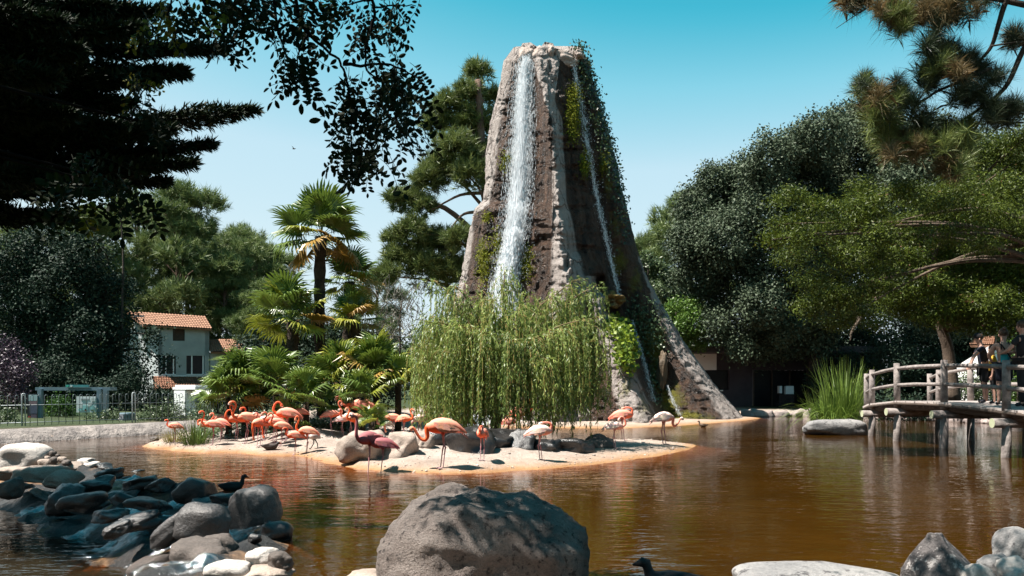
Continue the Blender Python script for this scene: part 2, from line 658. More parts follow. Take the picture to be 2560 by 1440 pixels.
# ---- water: murky brown, more opaque the deeper it is; mirror at low angles
def watermat(name, mud, k):
    t = NT(name)
    c = t.geo()
    m1 = t.n('ShaderNodeMapping', {'Vector': c, 'Rotation': (0, 0, 0.2), 'Scale': (0.75, 1.7, 1.0)}).outputs[0]
    w1 = t.noise(1.5, 2, 0.5, m1, 0.6)
    w2 = t.noise(4.2, 3, 0.55, m1, 0.5)
    w3 = t.noise(15.0, 2, 0.5, m1)
    hh = t.math('ADD', t.math('MULTIPLY', w1, 0.40), t.math('ADD', t.math('MULTIPLY', w2, 0.34), t.math('MULTIPLY', w3, 0.02)))
    calm = t.math('ADD', 0.30, t.math('MULTIPLY', t.ramp(t.noise(0.22, 3, 0.6, c), 0.35, 0.7), 0.8))
    nr = t.n('ShaderNodeBump', {'Height': hh, 'Strength': calm, 'Distance': 0.034}).outputs[0]
    mudc = t.mix(t.ramp(t.noise(0.45, 5, 0.6, c), 0.3, 0.7), mud[0], mud[1])
    fl = t.ramp(t.noise(38, 2, 0.5, c), 0.765, 0.785)      # floating specks of leaf and feather
    mudc = t.mix(t.math('MULTIPLY', fl, 0.7), mudc, (0.55, 0.42, 0.25))
    dif = t.n('ShaderNodeBsdfDiffuse', {'Color': mudc}).outputs[0]
    tra = t.n('ShaderNodeBsdfTransparent', {'Color': (0.80, 0.52, 0.26, 1)}).outputs[0]
    op = t.math('SUBTRACT', 1.0, t.math('POWER', 2.718, t.math('MULTIPLY', t.attr('depth'), -k)))
    body = t.n('ShaderNodeMixShader', {0: op, 1: tra, 2: dif}).outputs[0]
    gl = t.n('ShaderNodeBsdfGlossy', {'Color': (1, 1, 1, 1), 'Roughness': 0.03, 'Normal': nr}).outputs[0]
    fr = t.n('ShaderNodeFresnel', {'IOR': 1.45, 'Normal': nr}).outputs[0]
    return t.surf(t.n('ShaderNodeMixShader', {0: fr, 1: body, 2: gl}).outputs[0])


M_WATER = watermat('pond_water', ((0.026, 0.0105, 0.0010), (0.044, 0.0185, 0.0020)), 5.5)
M_LOWWATER = watermat('pool_water', ((0.014, 0.010, 0.006), (0.026, 0.019, 0.010)), 9.0)
wx = axis([(-30, -16, 0.5), (-16, 8, 0.2), (8, 36, 0.5)])
wy = axis([(3, 26, 0.2), (26, 50, 0.5)])
WX, WY = np.meshgrid(wx, wy)
dep = np.maximum(-ground_z(WX, WY), 0.0)
cx = 0.25 * (WX[:-1, :-1] + WX[1:, :-1] + WX[:-1, 1:] + WX[1:, 1:])
cy = 0.25 * (WY[:-1, :-1] + WY[1:, :-1] + WY[:-1, 1:] + WY[1:, 1:])
keep = sdist(LOW, cx, cy) < 0.14
me = grid_mesh('pond_water', np.stack([WX, WY, np.zeros_like(WX)], -1), M_WATER, keep=keep, depth=dep.ravel())
tag(link(me, 'pond_water'), kind='structure')
lx = axis([(-26, -1.2, 0.25)])
ly = axis([(2.5, 17.5, 0.25)])
LX, LY = np.meshgrid(lx, ly)
ld = np.maximum(LOWZ - ground_z(LX, LY), 0.0)
cx = 0.5 * (LX[:-1, :-1] + LX[1:, 1:])
cy = 0.5 * (LY[:-1, :-1] + LY[1:, 1:])
keep = sdist(LOW, cx, cy) > 0.3
me = grid_mesh('pool_water', np.stack([LX, LY, np.full_like(LX, LOWZ)], -1), M_LOWWATER, keep=keep, depth=ld.ravel())
tag(link(me, 'pool_water'), kind='structure')

# ================================================================== THE ROCK TOWER
TY = 38.0
C_T = [(100, 1366), (150, 1367), (400, 1378), (500, 1384), (600, 1379), (700, 1387), (800, 1405), (900, 1420), (1000, 1437), (1075, 1455)]
L_T = [(100, 1290), (150, 1260), (200, 1253), (300, 1228), (400, 1214), (500, 1208), (522, 1186), (600, 1170), (700, 1152), (800, 1126), (900, 1100), (1000, 1066), (1075, 1035)]
R_T = [(100, 1452), (150, 1473), (200, 1482), (300, 1512), (400, 1540), (500, 1560), (600, 1586), (650, 1602), (700, 1622), (750, 1648), (800, 1676), (850, 1706), (900, 1742), (950, 1776), (1000, 1818), (1045, 1862), (1075, 1885)]
TOPS = [(1240, 152), (1285, 148), (1292, 108), (1318, 106), (1335, 113), (1342, 122), (1352, 116), (1362, 104), (1384, 108), (1390, 120), (1402, 124), (1436, 128), (1442, 118), (1452, 122), (1462, 148), (1490, 155)]
V1 = [(100, 1312), (150, 1312), (400, 1296), (600, 1282), (750, 1258), (1075, 1220)]
V2 = [(100, 1430), (150, 1433), (400, 1478), (600, 1524), (740, 1568), (900, 1632), (1075, 1698)]
RIDGES = [([(100, 1342), (300, 1370), (450, 1388), (600, 1402), (740, 1420), (900, 1405), (1075, 1390)], [(100, .40), (300, .85), (600, 1.35), (1075, 1.3)], [(100, 22), (300, 20), (600, 32), (1075, 50)]),
          ([(100, 1385), (300, 1392), (500, 1400), (740, 1420)], [(100, .2), (400, .25), (600, .0)], [(100, 14), (740, 20)]),
          ([(600, 1430), (700, 1470), (850, 1530), (1000, 1584), (1075, 1622)], [(600, 0), (700, .5), (850, 1.2), (1075, 1.5)], [(600, 30), (850, 40), (1075, 58)]),
          ([(150, 1466), (400, 1522), (600, 1572), (700, 1612), (800, 1664), (900, 1724), (1075, 1855)], [(150, .2), (600, .4), (800, .9), (1075, .7)], [(150, 14), (600, 22), (800, 34), (1075, 46)]),
          ([(150, 1262), (400, 1222), (520, 1220), (700, 1168), (1075, 1060)], [(150, .30), (500, .30), (540, .05), (1075, .3)], [(150, 20), (500, 16), (1075, 30)])]
VALES = [(V1, [(150, -.35), (300, -.75), (700, -1.0), (1075, -.6)], [(150, 26), (400, 36), (1075, 60)]),
         (V2, [(150, -.25), (300, -.45), (600, -.8), (780, -1.7), (1075, -2.2)], [(150, 18), (500, 22), (740, 34), (900, 46), (1075, 52)])]
DENTS = [(1500, 712, 17, 24, -1.5), (1532, 790, 26, 40, -1.3), (1416, 660, 6, 14, -.35), (1330, 612, 16, 10, -.3), (1325, 552, 10, 6, -.3)]


def tower_px(phi, py):
    l, r = pw(py, L_T), pw(py, R_T)
    c = pw(py, C_T)
    return np.where(np.sin(phi) > 0, c + (r - c) * np.sin(phi), c + (c - l) * np.sin(phi))


def tower_pts(phi, py, detail=True, off=0.0):
    """world points of the tower surface at angle phi (0 = towards the eye) and photo row py"""
    m = TY / F
    l, r, c = pw(py, L_T), pw(py, R_T), pw(py, C_T)
    px = tower_px(phi, py)
    half = np.where(np.sin(phi) > 0, r - c, c - l)
    rad = half * m
    front = np.clip(np.cos(phi), 0, 1)
    disp = np.zeros_like(px)
    for tr, am, sg in RIDGES + VALES:
        d = (px - pw(py, tr)) / pw(py, sg)
        disp += pw(py, am) * np.exp(-d * d) * np.minimum(1, front * 2.2)
    for dx, dy, sx, sy, a in DENTS:
        disp += a * np.exp(-(((px - dx) / sx) ** 4 + ((py - dy) / sy) ** 4)) * (front > 0)
    z = HC + (HOR - py) * m
    dirx, diry = np.sin(phi), -np.cos(phi)
    ky = pw(py, [(100, 0.9), (600, 0.82), (1075, 0.80)])
    x0 = (c - 1280) * m
    if detail:
        q = np.stack([x0 + rad * dirx, rad * diry, z], -1).reshape(-1, 3)
        n = fbm(q * np.array([0.9, 0.9, 0.45]), 5, 41, 0.55).reshape(px.shape) * 0.15
        s = np.abs(fbm(q * np.array([2.4, 2.4, 0.7]), 3, 77).reshape(px.shape)) * -0.13
        g = fbm(q * 4.0, 3, 91, 0.6).reshape(px.shape) * 0.07
        led = -np.maximum(0, fbm(q * np.array([0.7, 0.7, 2.6]), 4, 133, 0.6).reshape(px.shape) - 0.25) * np.where(py > 800, 0.12, 0.32)
        disp = disp + (n + s + g + led) * np.minimum(1, rad)
    disp = disp + off
    y = TY + (rad * ky + disp) * diry
    x = (px - 1280) * y / F + disp * np.abs(dirx) * 0.35 * dirx
    z = HC + (HOR - py) * y / F
    return np.stack([x, y, z], -1), px, disp


def tower_at(px, py, off=0.0):
    """surface point at photo pixel (arrays), pushed out towards the eye by off"""
    px = np.asarray(px, float)
    py = np.asarray(py, float)
    l, r, c = pw(py, L_T), pw(py, R_T), pw(py, C_T)
    s = np.where(px > c, (px - c) / (r - c), (px - c) / (c - l))
    phi = np.arcsin(np.clip(s, -0.99, 0.99))
    p, _, _ = tower_pts(phi, py, False, 0.0)
    p[..., 1] -= off
    return p


phs = np.concatenate([np.linspace(-100, 100, 430), np.linspace(106, 254, 40)]) * math.pi / 180
rows = np.linspace(0, 1, 420)
PH, RT = np.meshgrid(phs, rows)
top_px = tower_px(PH, np.full_like(PH, 130.0))
front = np.cos(PH) > -0.2
ptop = np.where(front, pw(top_px, TOPS), 118.0)
PY = 1078 + (ptop - 1078) * RT
TV, TPX, TD = tower_pts(PH, PY)
# rim: turn inwards and down to a hollow top
m_ = TY / F
rim = [TV]
for sc_, dz_ in ((0.93, 0.02), (0.80, -0.10), (0.6, -0.45), (0.2, -0.5), (0.02, -0.5)):
    tp = TV[-1].copy()
    cx0, cy0 = tp[:, 0].mean(), TY
    tp[:, 0] = cx0 + (tp[:, 0] - cx0) * sc_
    tp[:, 1] = cy0 + (tp[:, 1] - cy0) * sc_
    tp[:, 2] += dz_
    rim.append(tp[None])
TV2 = np.concatenate(rim, 0)
ext = len(TV2) - len(TV)
q = TV.reshape(-1, 3)
nn = fbm(q * np.array([1.2, 1.2, .35]), 4, 5).reshape(PH.shape)
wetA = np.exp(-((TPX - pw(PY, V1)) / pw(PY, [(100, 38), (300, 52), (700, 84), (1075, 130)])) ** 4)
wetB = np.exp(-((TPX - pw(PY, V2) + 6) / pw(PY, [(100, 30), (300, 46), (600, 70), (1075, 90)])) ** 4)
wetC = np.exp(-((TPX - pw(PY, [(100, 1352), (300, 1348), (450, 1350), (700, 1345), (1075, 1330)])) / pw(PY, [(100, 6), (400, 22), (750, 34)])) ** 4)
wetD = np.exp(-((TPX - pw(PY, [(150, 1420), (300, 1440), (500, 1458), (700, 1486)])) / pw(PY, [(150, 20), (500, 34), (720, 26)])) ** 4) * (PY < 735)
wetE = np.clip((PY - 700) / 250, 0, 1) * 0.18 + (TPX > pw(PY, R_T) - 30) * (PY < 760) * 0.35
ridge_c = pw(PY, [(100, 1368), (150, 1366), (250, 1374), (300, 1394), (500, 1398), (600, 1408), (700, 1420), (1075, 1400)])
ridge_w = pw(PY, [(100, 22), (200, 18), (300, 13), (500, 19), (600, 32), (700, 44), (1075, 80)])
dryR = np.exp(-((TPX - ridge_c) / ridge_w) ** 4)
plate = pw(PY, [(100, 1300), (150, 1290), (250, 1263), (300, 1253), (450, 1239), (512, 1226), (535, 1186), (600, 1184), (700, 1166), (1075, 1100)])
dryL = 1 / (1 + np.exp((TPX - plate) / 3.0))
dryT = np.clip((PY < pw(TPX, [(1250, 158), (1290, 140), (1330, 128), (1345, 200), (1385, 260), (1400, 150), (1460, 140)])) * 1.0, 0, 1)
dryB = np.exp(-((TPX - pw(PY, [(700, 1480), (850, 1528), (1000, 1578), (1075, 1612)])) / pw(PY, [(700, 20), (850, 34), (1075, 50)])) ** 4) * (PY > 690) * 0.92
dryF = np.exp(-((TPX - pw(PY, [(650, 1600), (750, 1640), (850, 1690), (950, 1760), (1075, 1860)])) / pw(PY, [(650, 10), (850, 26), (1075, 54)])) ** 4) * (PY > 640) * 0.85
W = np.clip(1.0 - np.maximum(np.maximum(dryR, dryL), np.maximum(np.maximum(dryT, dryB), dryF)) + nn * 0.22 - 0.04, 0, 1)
W *= (np.cos(PH) > -0.2)
MOSSP = [(1432, 290, 17, 56, 1.0), (1448, 240, 9, 30, .9), (1262, 408, 8, 26, .8), (1462, 410, 9, 32, .8), (1508, 410, 7, 30, .6), (1216, 545, 8, 12, 1), (1206, 655, 14, 60, .9), (1240, 620, 9, 40, .8),
         (1315, 660, 16, 40, .9), (1540, 560, 20, 50, .4), (1520, 470, 12, 50, .45), (1555, 660, 20, 50, .5), (1640, 850, 24, 60, .55), (1660, 940, 24, 60, .6), (1690, 1000, 30, 40, .7), (1700, 1042, 60, 14, 1.0),
         (1560, 960, 22, 70, .5), (1600, 1020, 26, 40, .55), (1590, 700, 16, 60, .35), (1655, 870, 14, 40, .5)]
MO = np.zeros_like(W)
for mx, my, sx, sy, a in MOSSP:
    MO = np.maximum(MO, a * np.exp(-((TPX - mx) / sx) ** 2 - ((PY - my) / sy) ** 2))
MO = np.clip(MO + nn * 0.22, 0, 1) * (MO > 0.12)


def ext_attr(a):
    return np.concatenate([a, np.repeat(a[-1:], ext, 0)], 0).ravel()


t = NT('tower_rock')
c = t.geo()
n1 = t.ramp(t.noise(0.8, 6, 0.65, c), 0.3, 0.7)
n2 = t.noise(5, 6, 0.7, c)
n3 = t.noise(22, 4, 0.7, c)
vs = t.n('ShaderNodeMapping', {'Vector': c, 'Scale': (3.5, 3.5, 0.35)}).outputs[0]
st = t.noise(1.0, 5, 0.65, vs)
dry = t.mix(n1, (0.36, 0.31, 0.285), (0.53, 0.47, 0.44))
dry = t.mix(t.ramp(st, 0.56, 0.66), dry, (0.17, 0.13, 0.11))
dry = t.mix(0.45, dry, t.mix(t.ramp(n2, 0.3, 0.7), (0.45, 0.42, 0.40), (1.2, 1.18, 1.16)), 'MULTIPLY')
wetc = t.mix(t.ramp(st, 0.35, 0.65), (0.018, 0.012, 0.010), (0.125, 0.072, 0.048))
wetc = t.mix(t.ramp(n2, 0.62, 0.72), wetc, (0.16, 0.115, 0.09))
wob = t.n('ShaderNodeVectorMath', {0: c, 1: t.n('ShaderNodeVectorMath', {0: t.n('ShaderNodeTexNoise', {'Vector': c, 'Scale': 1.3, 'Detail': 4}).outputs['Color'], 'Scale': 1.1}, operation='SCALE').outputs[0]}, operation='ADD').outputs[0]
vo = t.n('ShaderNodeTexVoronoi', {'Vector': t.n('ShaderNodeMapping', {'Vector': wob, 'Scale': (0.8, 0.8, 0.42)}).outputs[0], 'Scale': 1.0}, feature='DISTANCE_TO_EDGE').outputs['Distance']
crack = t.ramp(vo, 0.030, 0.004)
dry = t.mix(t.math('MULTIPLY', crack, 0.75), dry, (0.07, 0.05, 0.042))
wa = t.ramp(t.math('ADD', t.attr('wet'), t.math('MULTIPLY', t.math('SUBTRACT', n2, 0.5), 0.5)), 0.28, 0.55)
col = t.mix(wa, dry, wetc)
ma = t.ramp(t.math('ADD', t.attr('moss'), t.math('MULTIPLY', t.math('SUBTRACT', n2, 0.5), 0.9)), 0.3, 0.6)
col = t.mix(t.math('MULTIPLY', ma, 0.85), col, t.mix(t.ramp(n3, 0.3, 0.7), (0.055, 0.065, 0.008), (0.24, 0.22, 0.02)))
hh = t.math('ADD', t.noise(3.2, 9, 0.78, c), t.math('SUBTRACT', t.math('MULTIPLY', n3, 0.5), t.math('MULTIPLY', crack, 0.35)))
ro = t.math('SUBTRACT', 0.88, t.math('MULTIPLY', wa, 0.5))
M_TOWER = t.pbr(col, ro, t.bump(hh, 1.0, 0.28), 0.35)
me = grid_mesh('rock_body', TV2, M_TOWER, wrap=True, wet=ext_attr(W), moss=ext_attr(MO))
tower = empty('rock_tower', (2.2, 38, 0), 'huge hollow artificial rock tower with waterfalls running down its flutes', 'rock tower')
npart(me, 'rock_body', tower)
# boulders crowning the rim, ledge at the cave
def blob(name, c, r, seed, mat, parent=None, sub=4, amp=0.25, freq=1.4, rz=0.0, cut=None):
    me = rock_mesh(name, r, seed, mat, sub, amp, freq)
    o = link(me, name, parent)
    if parent is not None:
        o.location = Vector(c) - ORG[parent.name]
    else:
        o.location = c
    o.rotation_euler = (0, 0, rz)
    ORG[o.name] = Vector(c)
    return o


_ICO = {}


def ico(sub):
    if sub not in _ICO:
        import bmesh
        b = bmesh.new()
        bmesh.ops.create_icosphere(b, subdivisions=sub, radius=1.0)
        b.verts.ensure_lookup_table()
        _ICO[sub] = (np.array([v.co[:] for v in b.verts]), [tuple(v.index for v in f.verts) for f in b.faces])
        b.free()
    return _ICO[sub]


def rock_mesh(name, r, seed, mat, sub=4, amp=0.25, freq=1.4, sq=0.0, facets=0):
    v, f = ico(sub)
    rr = np.random.default_rng(seed)
    d = v.copy()
    if sq:
        p = 2 + sq * 4
        nrm = (np.abs(v) ** p).sum(1) ** (1 / p)
        d = v / nrm[:, None]
    for _ in range(facets):
        n = rr.normal(size=3)
        n /= np.linalg.norm(n)
        lim = rr.uniform(0.62, 0.88)
        s = d @ n
        d = d - np.outer(np.maximum(s - lim, 0) * 0.85, n)
    k = 1 + amp * fbm(v * freq + seed * 3.1, 3, seed, 0.5) + amp * 0.16 * fbm(v * freq * 4 + seed, 3, seed + 5, 0.6)
    d = d * k[:, None] * np.array(r)
    me = bpy.data.meshes.new(name)
    me.from_pydata(d.tolist(), [], f)
    me.materials.append(mat)
    me.polygons.foreach_set('use_smooth', np.ones(len(f), bool))
    me.update()
    return me


M_LEDGE = pm('mossy_ledge', (0.10, 0.06, 0.035), (0.16, 0.12, 0.03), 4, 0.8, 0.6, 14, 0.05)
for (px, py, d, rx, ry, rz_, sd) in ((1316, 146, 36.6, .46, .5, .50, 3), (1372, 134, 36.6, .30, .4, .36, 4), (1446, 138, 36.6, .22, .3, .24, 5), (1345, 150, 36.6, .5, .5, .46, 8), (1405, 150, 36.8, .7, .5, .40, 7)):
    blob('rim_rock', P(px, py, d), (rx, ry, rz_), sd, pm('rim_stone', (0.26, 0.20, 0.17), (0.42, 0.35, 0.31), 3, 0.85, 0.8, 9, 0.08), tower, 4, 0.3)
lp = tower_at([1530], [752], -0.15)[0]
blob('ledge', (lp[0], lp[1], lp[2]), (0.62, 0.9, 0.30), 9, M_LEDGE, tower, 4, 0.45, 2.2)
lp = tower_at([1668], [930], 0.2)[0]
blob('root_rock', (lp[0], lp[1], lp[2]), (0.22, 0.3, 0.9), 12, pm('root_stone', (0.06, 0.045, 0.03), (0.13, 0.09, 0.055), 3, 0.7, 0.7, 9, 0.06), tower, 4, 0.4)

# ---- falling water: thousands of separate drops and threads
t = NT('falling_water')
d1 = t.n('ShaderNodeBsdfDiffuse', {'Color': (0.86, 0.88, 0.90, 1)}).outputs[0]
d2 = t.n('ShaderNodeBsdfTranslucent', {'Color': (0.86, 0.89, 0.92, 1)}).outputs[0]
d3 = t.n('ShaderNodeBsdfGlossy', {'Color': (1, 1, 1, 1), 'Roughness': 0.25}).outputs[0]
mx = t.n('ShaderNodeMixShader', {0: 0.45, 1: d1, 2: d2}).outputs[0]
M_FALL = t.surf(t.n('ShaderNodeMixShader', {0: 0.12, 1: mx, 2: d3}).outputs[0])


def drops(path, width, n, L, Wd, off, seed, prof=1.0, span=None):
    r = np.random.default_rng(seed)
    y0, y1 = path[0][0], path[-1][0]
    u = r.random(n) ** prof
    py = y0 + (y1 - y0) * u
    g = r.normal(size=n)
    g = np.clip(g, -2.6, 2.6)
    px = pw(py, path) + g * pw(py, width) * 0.42
    o = off * (1 - np.minimum(1, np.abs(g) / 2.6) ** 2) + r.random(n) * off * 0.8 + 0.04
    p = tower_at(px, py, 0.0)
    p[:, 1] -= o
    q = tower_at(px + (pw(py + 60, path) - pw(py, path)), py + 60, 0.0)
    q[:, 1] -= o
    dn = q - p
    dn[:, 1] *= 0.6
    dn /= np.linalg.norm(dn, axis=1)[:, None]
    le = L * r.uniform(0.25, 1.2, n) * np.where(np.abs(g) > 1.0, 0.55, 1.0)
    wi = Wd * r.uniform(0.4, 1.3, n)
    a = r.normal(size=n) * 0.8
    s = np.stack([np.cos(a), np.sin(a), np.zeros(n)], -1)
    V = np.stack([p, p + dn * (le * .5)[:, None] + s * wi[:, None] * .5, p + dn * le[:, None], p + dn * (le * .5)[:, None] - s * wi[:, None] * .5], 1)
    return V.reshape(-1, 3)


fall = empty('waterfall', (0.3, 36, 0), 'broad white waterfall plunging down the middle flute of the rock tower', 'waterfall')
A1 = [(152, 1312), (400, 1298), (540, 1288), (598, 1282), (640, 1272), (700, 1262), (860, 1244)]
V_ = np.concatenate([drops(A1, [(152, 22), (260, 33), (400, 38), (540, 40), (600, 36), (860, 44)], 20000, 0.40, 0.018, 0.35, 3),
                     drops(A1, [(152, 13), (400, 20), (540, 23), (600, 22), (860, 30)], 13000, 0.9, 0.022, 0.45, 4),
                     drops(A1, [(152, 32), (400, 58), (600, 62), (860, 66)], 7000, 0.09, 0.024, 0.5, 5),
                     drops([(575, 1286), (640, 1274), (735, 1255), (950, 1235)], [(575, 24), (640, 28), (735, 36), (950, 54)], 12000, 0.4, 0.05, 0.7, 6, 0.75)])
o = npart(np_mesh('water_threads', V_, 4, M_FALL), 'water_threads', fall)
# the thin veil of water behind the threads
t = NT('water_veil')
c = t.geo()
sv = t.n('ShaderNodeMapping', {'Vector': c, 'Scale': (9.0, 3.0, 0.55)}).outputs[0]
sn = t.noise(1.0, 5, 0.7, sv)
ed = t.attr('edge')
fac = t.math('MULTIPLY', t.ramp(t.math('ADD', sn, t.math('MULTIPLY', ed, 0.40)), 0.48, 0.90), t.ramp(ed, 0.0, 0.3))
w1 = t.n('ShaderNodeBsdfDiffuse', {'Color': (0.86, 0.88, 0.90, 1)}).outputs[0]
w2 = t.n('ShaderNodeBsdfTranslucent', {'Color': (0.86, 0.89, 0.92, 1)}).outputs[0]
ww = t.n('ShaderNodeMixShader', {0: 0.4, 1: w1, 2: w2}).outputs[0]
M_VEIL = t.surf(t.n('ShaderNodeMixShader', {0: fac, 1: t.n('ShaderNodeBsdfTransparent').outputs[0], 2: ww}).outputs[0])
uu, pv_ = np.meshgrid(np.linspace(-1, 1, 26), np.linspace(154, 900, 120))
wd_ = pw(pv_, [(154, 16), (260, 24), (400, 29), (540, 31), (650, 31), (900, 42)])
vp = tower_at((pw(pv_, A1) + uu * wd_).ravel(), pv_.ravel(), 0.0).reshape(120, 26, 3)
vp[..., 1] -= 0.22 + 0.22 * (1 - uu ** 2) + np.clip((pv_ - 560) / 300, 0, 1) * .4
npart(grid_mesh('water_veil', vp, M_VEIL, edge=(1 - np.abs(uu)).ravel()), 'water_veil', fall)
o = fall.children[0]
o['kind'] = 'stuff'
fall2 = empty('waterfall', (4, 35, 0), 'thin stream of water trickling down the dark mossy right flute of the tower', 'waterfall')
A2 = [(150, 1433), (250, 1452), (400, 1478), (520, 1502), (620, 1528), (700, 1548), (742, 1562)]
A3 = [(800, 1590), (860, 1606), (900, 1616), (960, 1628), (1000, 1634)]
A4 = [(960, 1680), (1000, 1694), (1034, 1712)]
V_ = np.concatenate([drops(A2, [(150, 6), (230, 12), (300, 14), (420, 9), (520, 10), (640, 7), (742, 12)], 2600, 0.20, 0.013, 0.07, 13),
                     drops(A2, [(150, 12), (300, 20), (742, 16)], 1300, 0.10, 0.025, 0.2, 14),
                     drops(A3, [(800, 12), (1000, 18)], 900, 0.16, 0.013, 0.3, 15), drops(A4, [(960, 5), (1034, 9)], 340, 0.15, 0.013, 0.1, 16)])
o = npart(np_mesh('water_threads', V_, 4, M_FALL), 'water_threads', fall2)
o['kind'] = 'stuff'
# water sliding over the weir between the stones
t = NT('sliding_water')
c = t.geo()
ms = t.n('ShaderNodeMapping', {'Vector': c, 'Rotation': (0, 0, 0.9), 'Scale': (2.0, 14.0, 2.0)}).outputs[0]
fo = t.noise(1.0, 5, 0.65, ms)
nb = t.bump(fo, 0.9, 0.05)
g1 = t.n('ShaderNodeBsdfGlossy', {'Color': (0.9, 0.95, 1, 1), 'Roughness': 0.10, 'Normal': nb}).outputs[0]
g2 = t.n('ShaderNodeBsdfDiffuse', {'Color': (0.70, 0.72, 0.74, 1)}).outputs[0]
g3 = t.n('ShaderNodeBsdfTransparent', {'Color': (0.75, 0.7, 0.62, 1)}).outputs[0]
body = t.n('ShaderNodeMixShader', {0: 0.40, 1: g3, 2: g1}).outputs[0]
body = t.n('ShaderNodeMixShader', {0: t.math('MULTIPLY', t.ramp(fo, 0.52, 0.75), 0.55), 1: body, 2: g2}).outputs[0]
M_SLIDE = t.surf(t.n('ShaderNodeMixShader', {0: t.attr('edge'), 1: t.n('ShaderNodeBsdfTransparent').outputs[0], 2: body}).outputs[0])
CAS = [(0.17, .5, 'small sunlit cascade trickling over orange stones beside the white boulder'), (0.33, .45, 'shaded cascade left of the dark humped rocks'), (0.46, .6, 'shaded cascade in the middle of the weir'), (0.56, .7, 'broad shaded cascade left of the angular black block'), (0.68, .6, 'shaded cascade running under the long leaning stone'), (0.88, .7, 'foaming cascade at the foot of the large dappled rock')]
for ci, (s_, wd_, lab) in enumerate(CAS):
    fidx = s_ * (len(CREST) - 1)
    k_ = int(fidx)
    a_ = np.array(CREST[k_]) + (np.array(CREST[k_ + 1]) - np.array(CREST[k_])) * (fidx - k_)
    tg = unit(np.array(CREST[k_ + 1]) - np.array(CREST[k_]))
    dn_ = np.array([tg[1], -tg[0]])
    dn_ = dn_ if dn_[1] < 0.2 and dn_[0] < 0.5 else -dn_
    uu, vv = np.meshgrid(np.linspace(-.5, .5, 22), np.linspace(-.12, 1.0, 50))
    lat = uu * wd_ * (0.7 + .8 * np.clip(vv, 0, 1)) + 0.12 * np.sin(vv * 5 + ci)
    xx = a_[0] + tg[0] * lat + dn_[0] * vv * 1.9
    yy = a_[1] + tg[1] * lat + dn_[1] * vv * 1.9
    q3 = np.stack([xx, yy, xx * 0], -1).reshape(-1, 3)
    zz = ground_z(xx, yy) + 0.028 + 0.02 * fbm(q3 * 4, 3, 9).reshape(xx.shape) - 0.06 * (np.abs(uu) * 2) ** 3
    kp = (0.25 * (zz[:-1, :-1] + zz[1:, 1:] + zz[1:, :-1] + zz[:-1, 1:]) > LOWZ - .02)
    edg = np.clip((1 - (np.abs(uu) * 2) ** 2) * 1.3 - 0.35 + 0.6 * fbm(q3 * 3, 3, 19).reshape(xx.shape), 0, 1) * np.clip((1.0 - vv) * 4, 0, 1)
    nthing(grid_mesh('cascade', np.stack([xx, yy, zz], -1), M_SLIDE, keep=kp, edge=edg.ravel()), 'cascade', (a_[0], a_[1], 0), lab, 'cascade')
# froth where the big fall strikes the pond
r_ = np.random.default_rng(8)
n_ = 5000
fx = -1.9 + r_.normal(size=n_) * 0.75
fy = 30.2 + r_.normal(size=n_) * 0.5
fz = np.abs(r_.normal(size=n_)) * 0.16 + 0.02
ctr = np.stack([fx, fy, fz], -1)
e1 = r_.normal(size=(n_, 3)) * 0.03
e2 = r_.normal(size=(n_, 3)) * 0.03
V_ = np.stack([ctr, ctr + e1, ctr + e1 + e2, ctr + e2], 1).reshape(-1, 3)
o = npart(np_mesh('foam', V_, 4, M_FALL), 'foam', fall)
o['kind'] = 'stuff'
# ================================================================== LEAVES
def unit(v):
    return v / (np.linalg.norm(v, axis=-1, keepdims=True) + 1e-9)


def leaf_quads(ctr, nrm, L, Wd, r, along=None, fold=0.0):
    """kite-shaped leaves at ctr, facing nrm"""
    n = len(ctr)
    a = along if along is not None else r.normal(size=(n, 3))
    d = unit(a - nrm * (a * nrm).sum(-1, keepdims=True))
    s = np.cross(nrm, d)
    le = (L * r.uniform(0.65, 1.25, n))[:, None]
    wi = (Wd * r.uniform(0.7, 1.2, n))[:, None]
    return np.stack([ctr - d * le * .5, ctr - d * le * .05 + s * wi * .5 + nrm * fold * wi, ctr + d * le * .5, ctr - d * le * .05 - s * wi * .5 + nrm * fold * wi], 1).reshape(-1, 3)


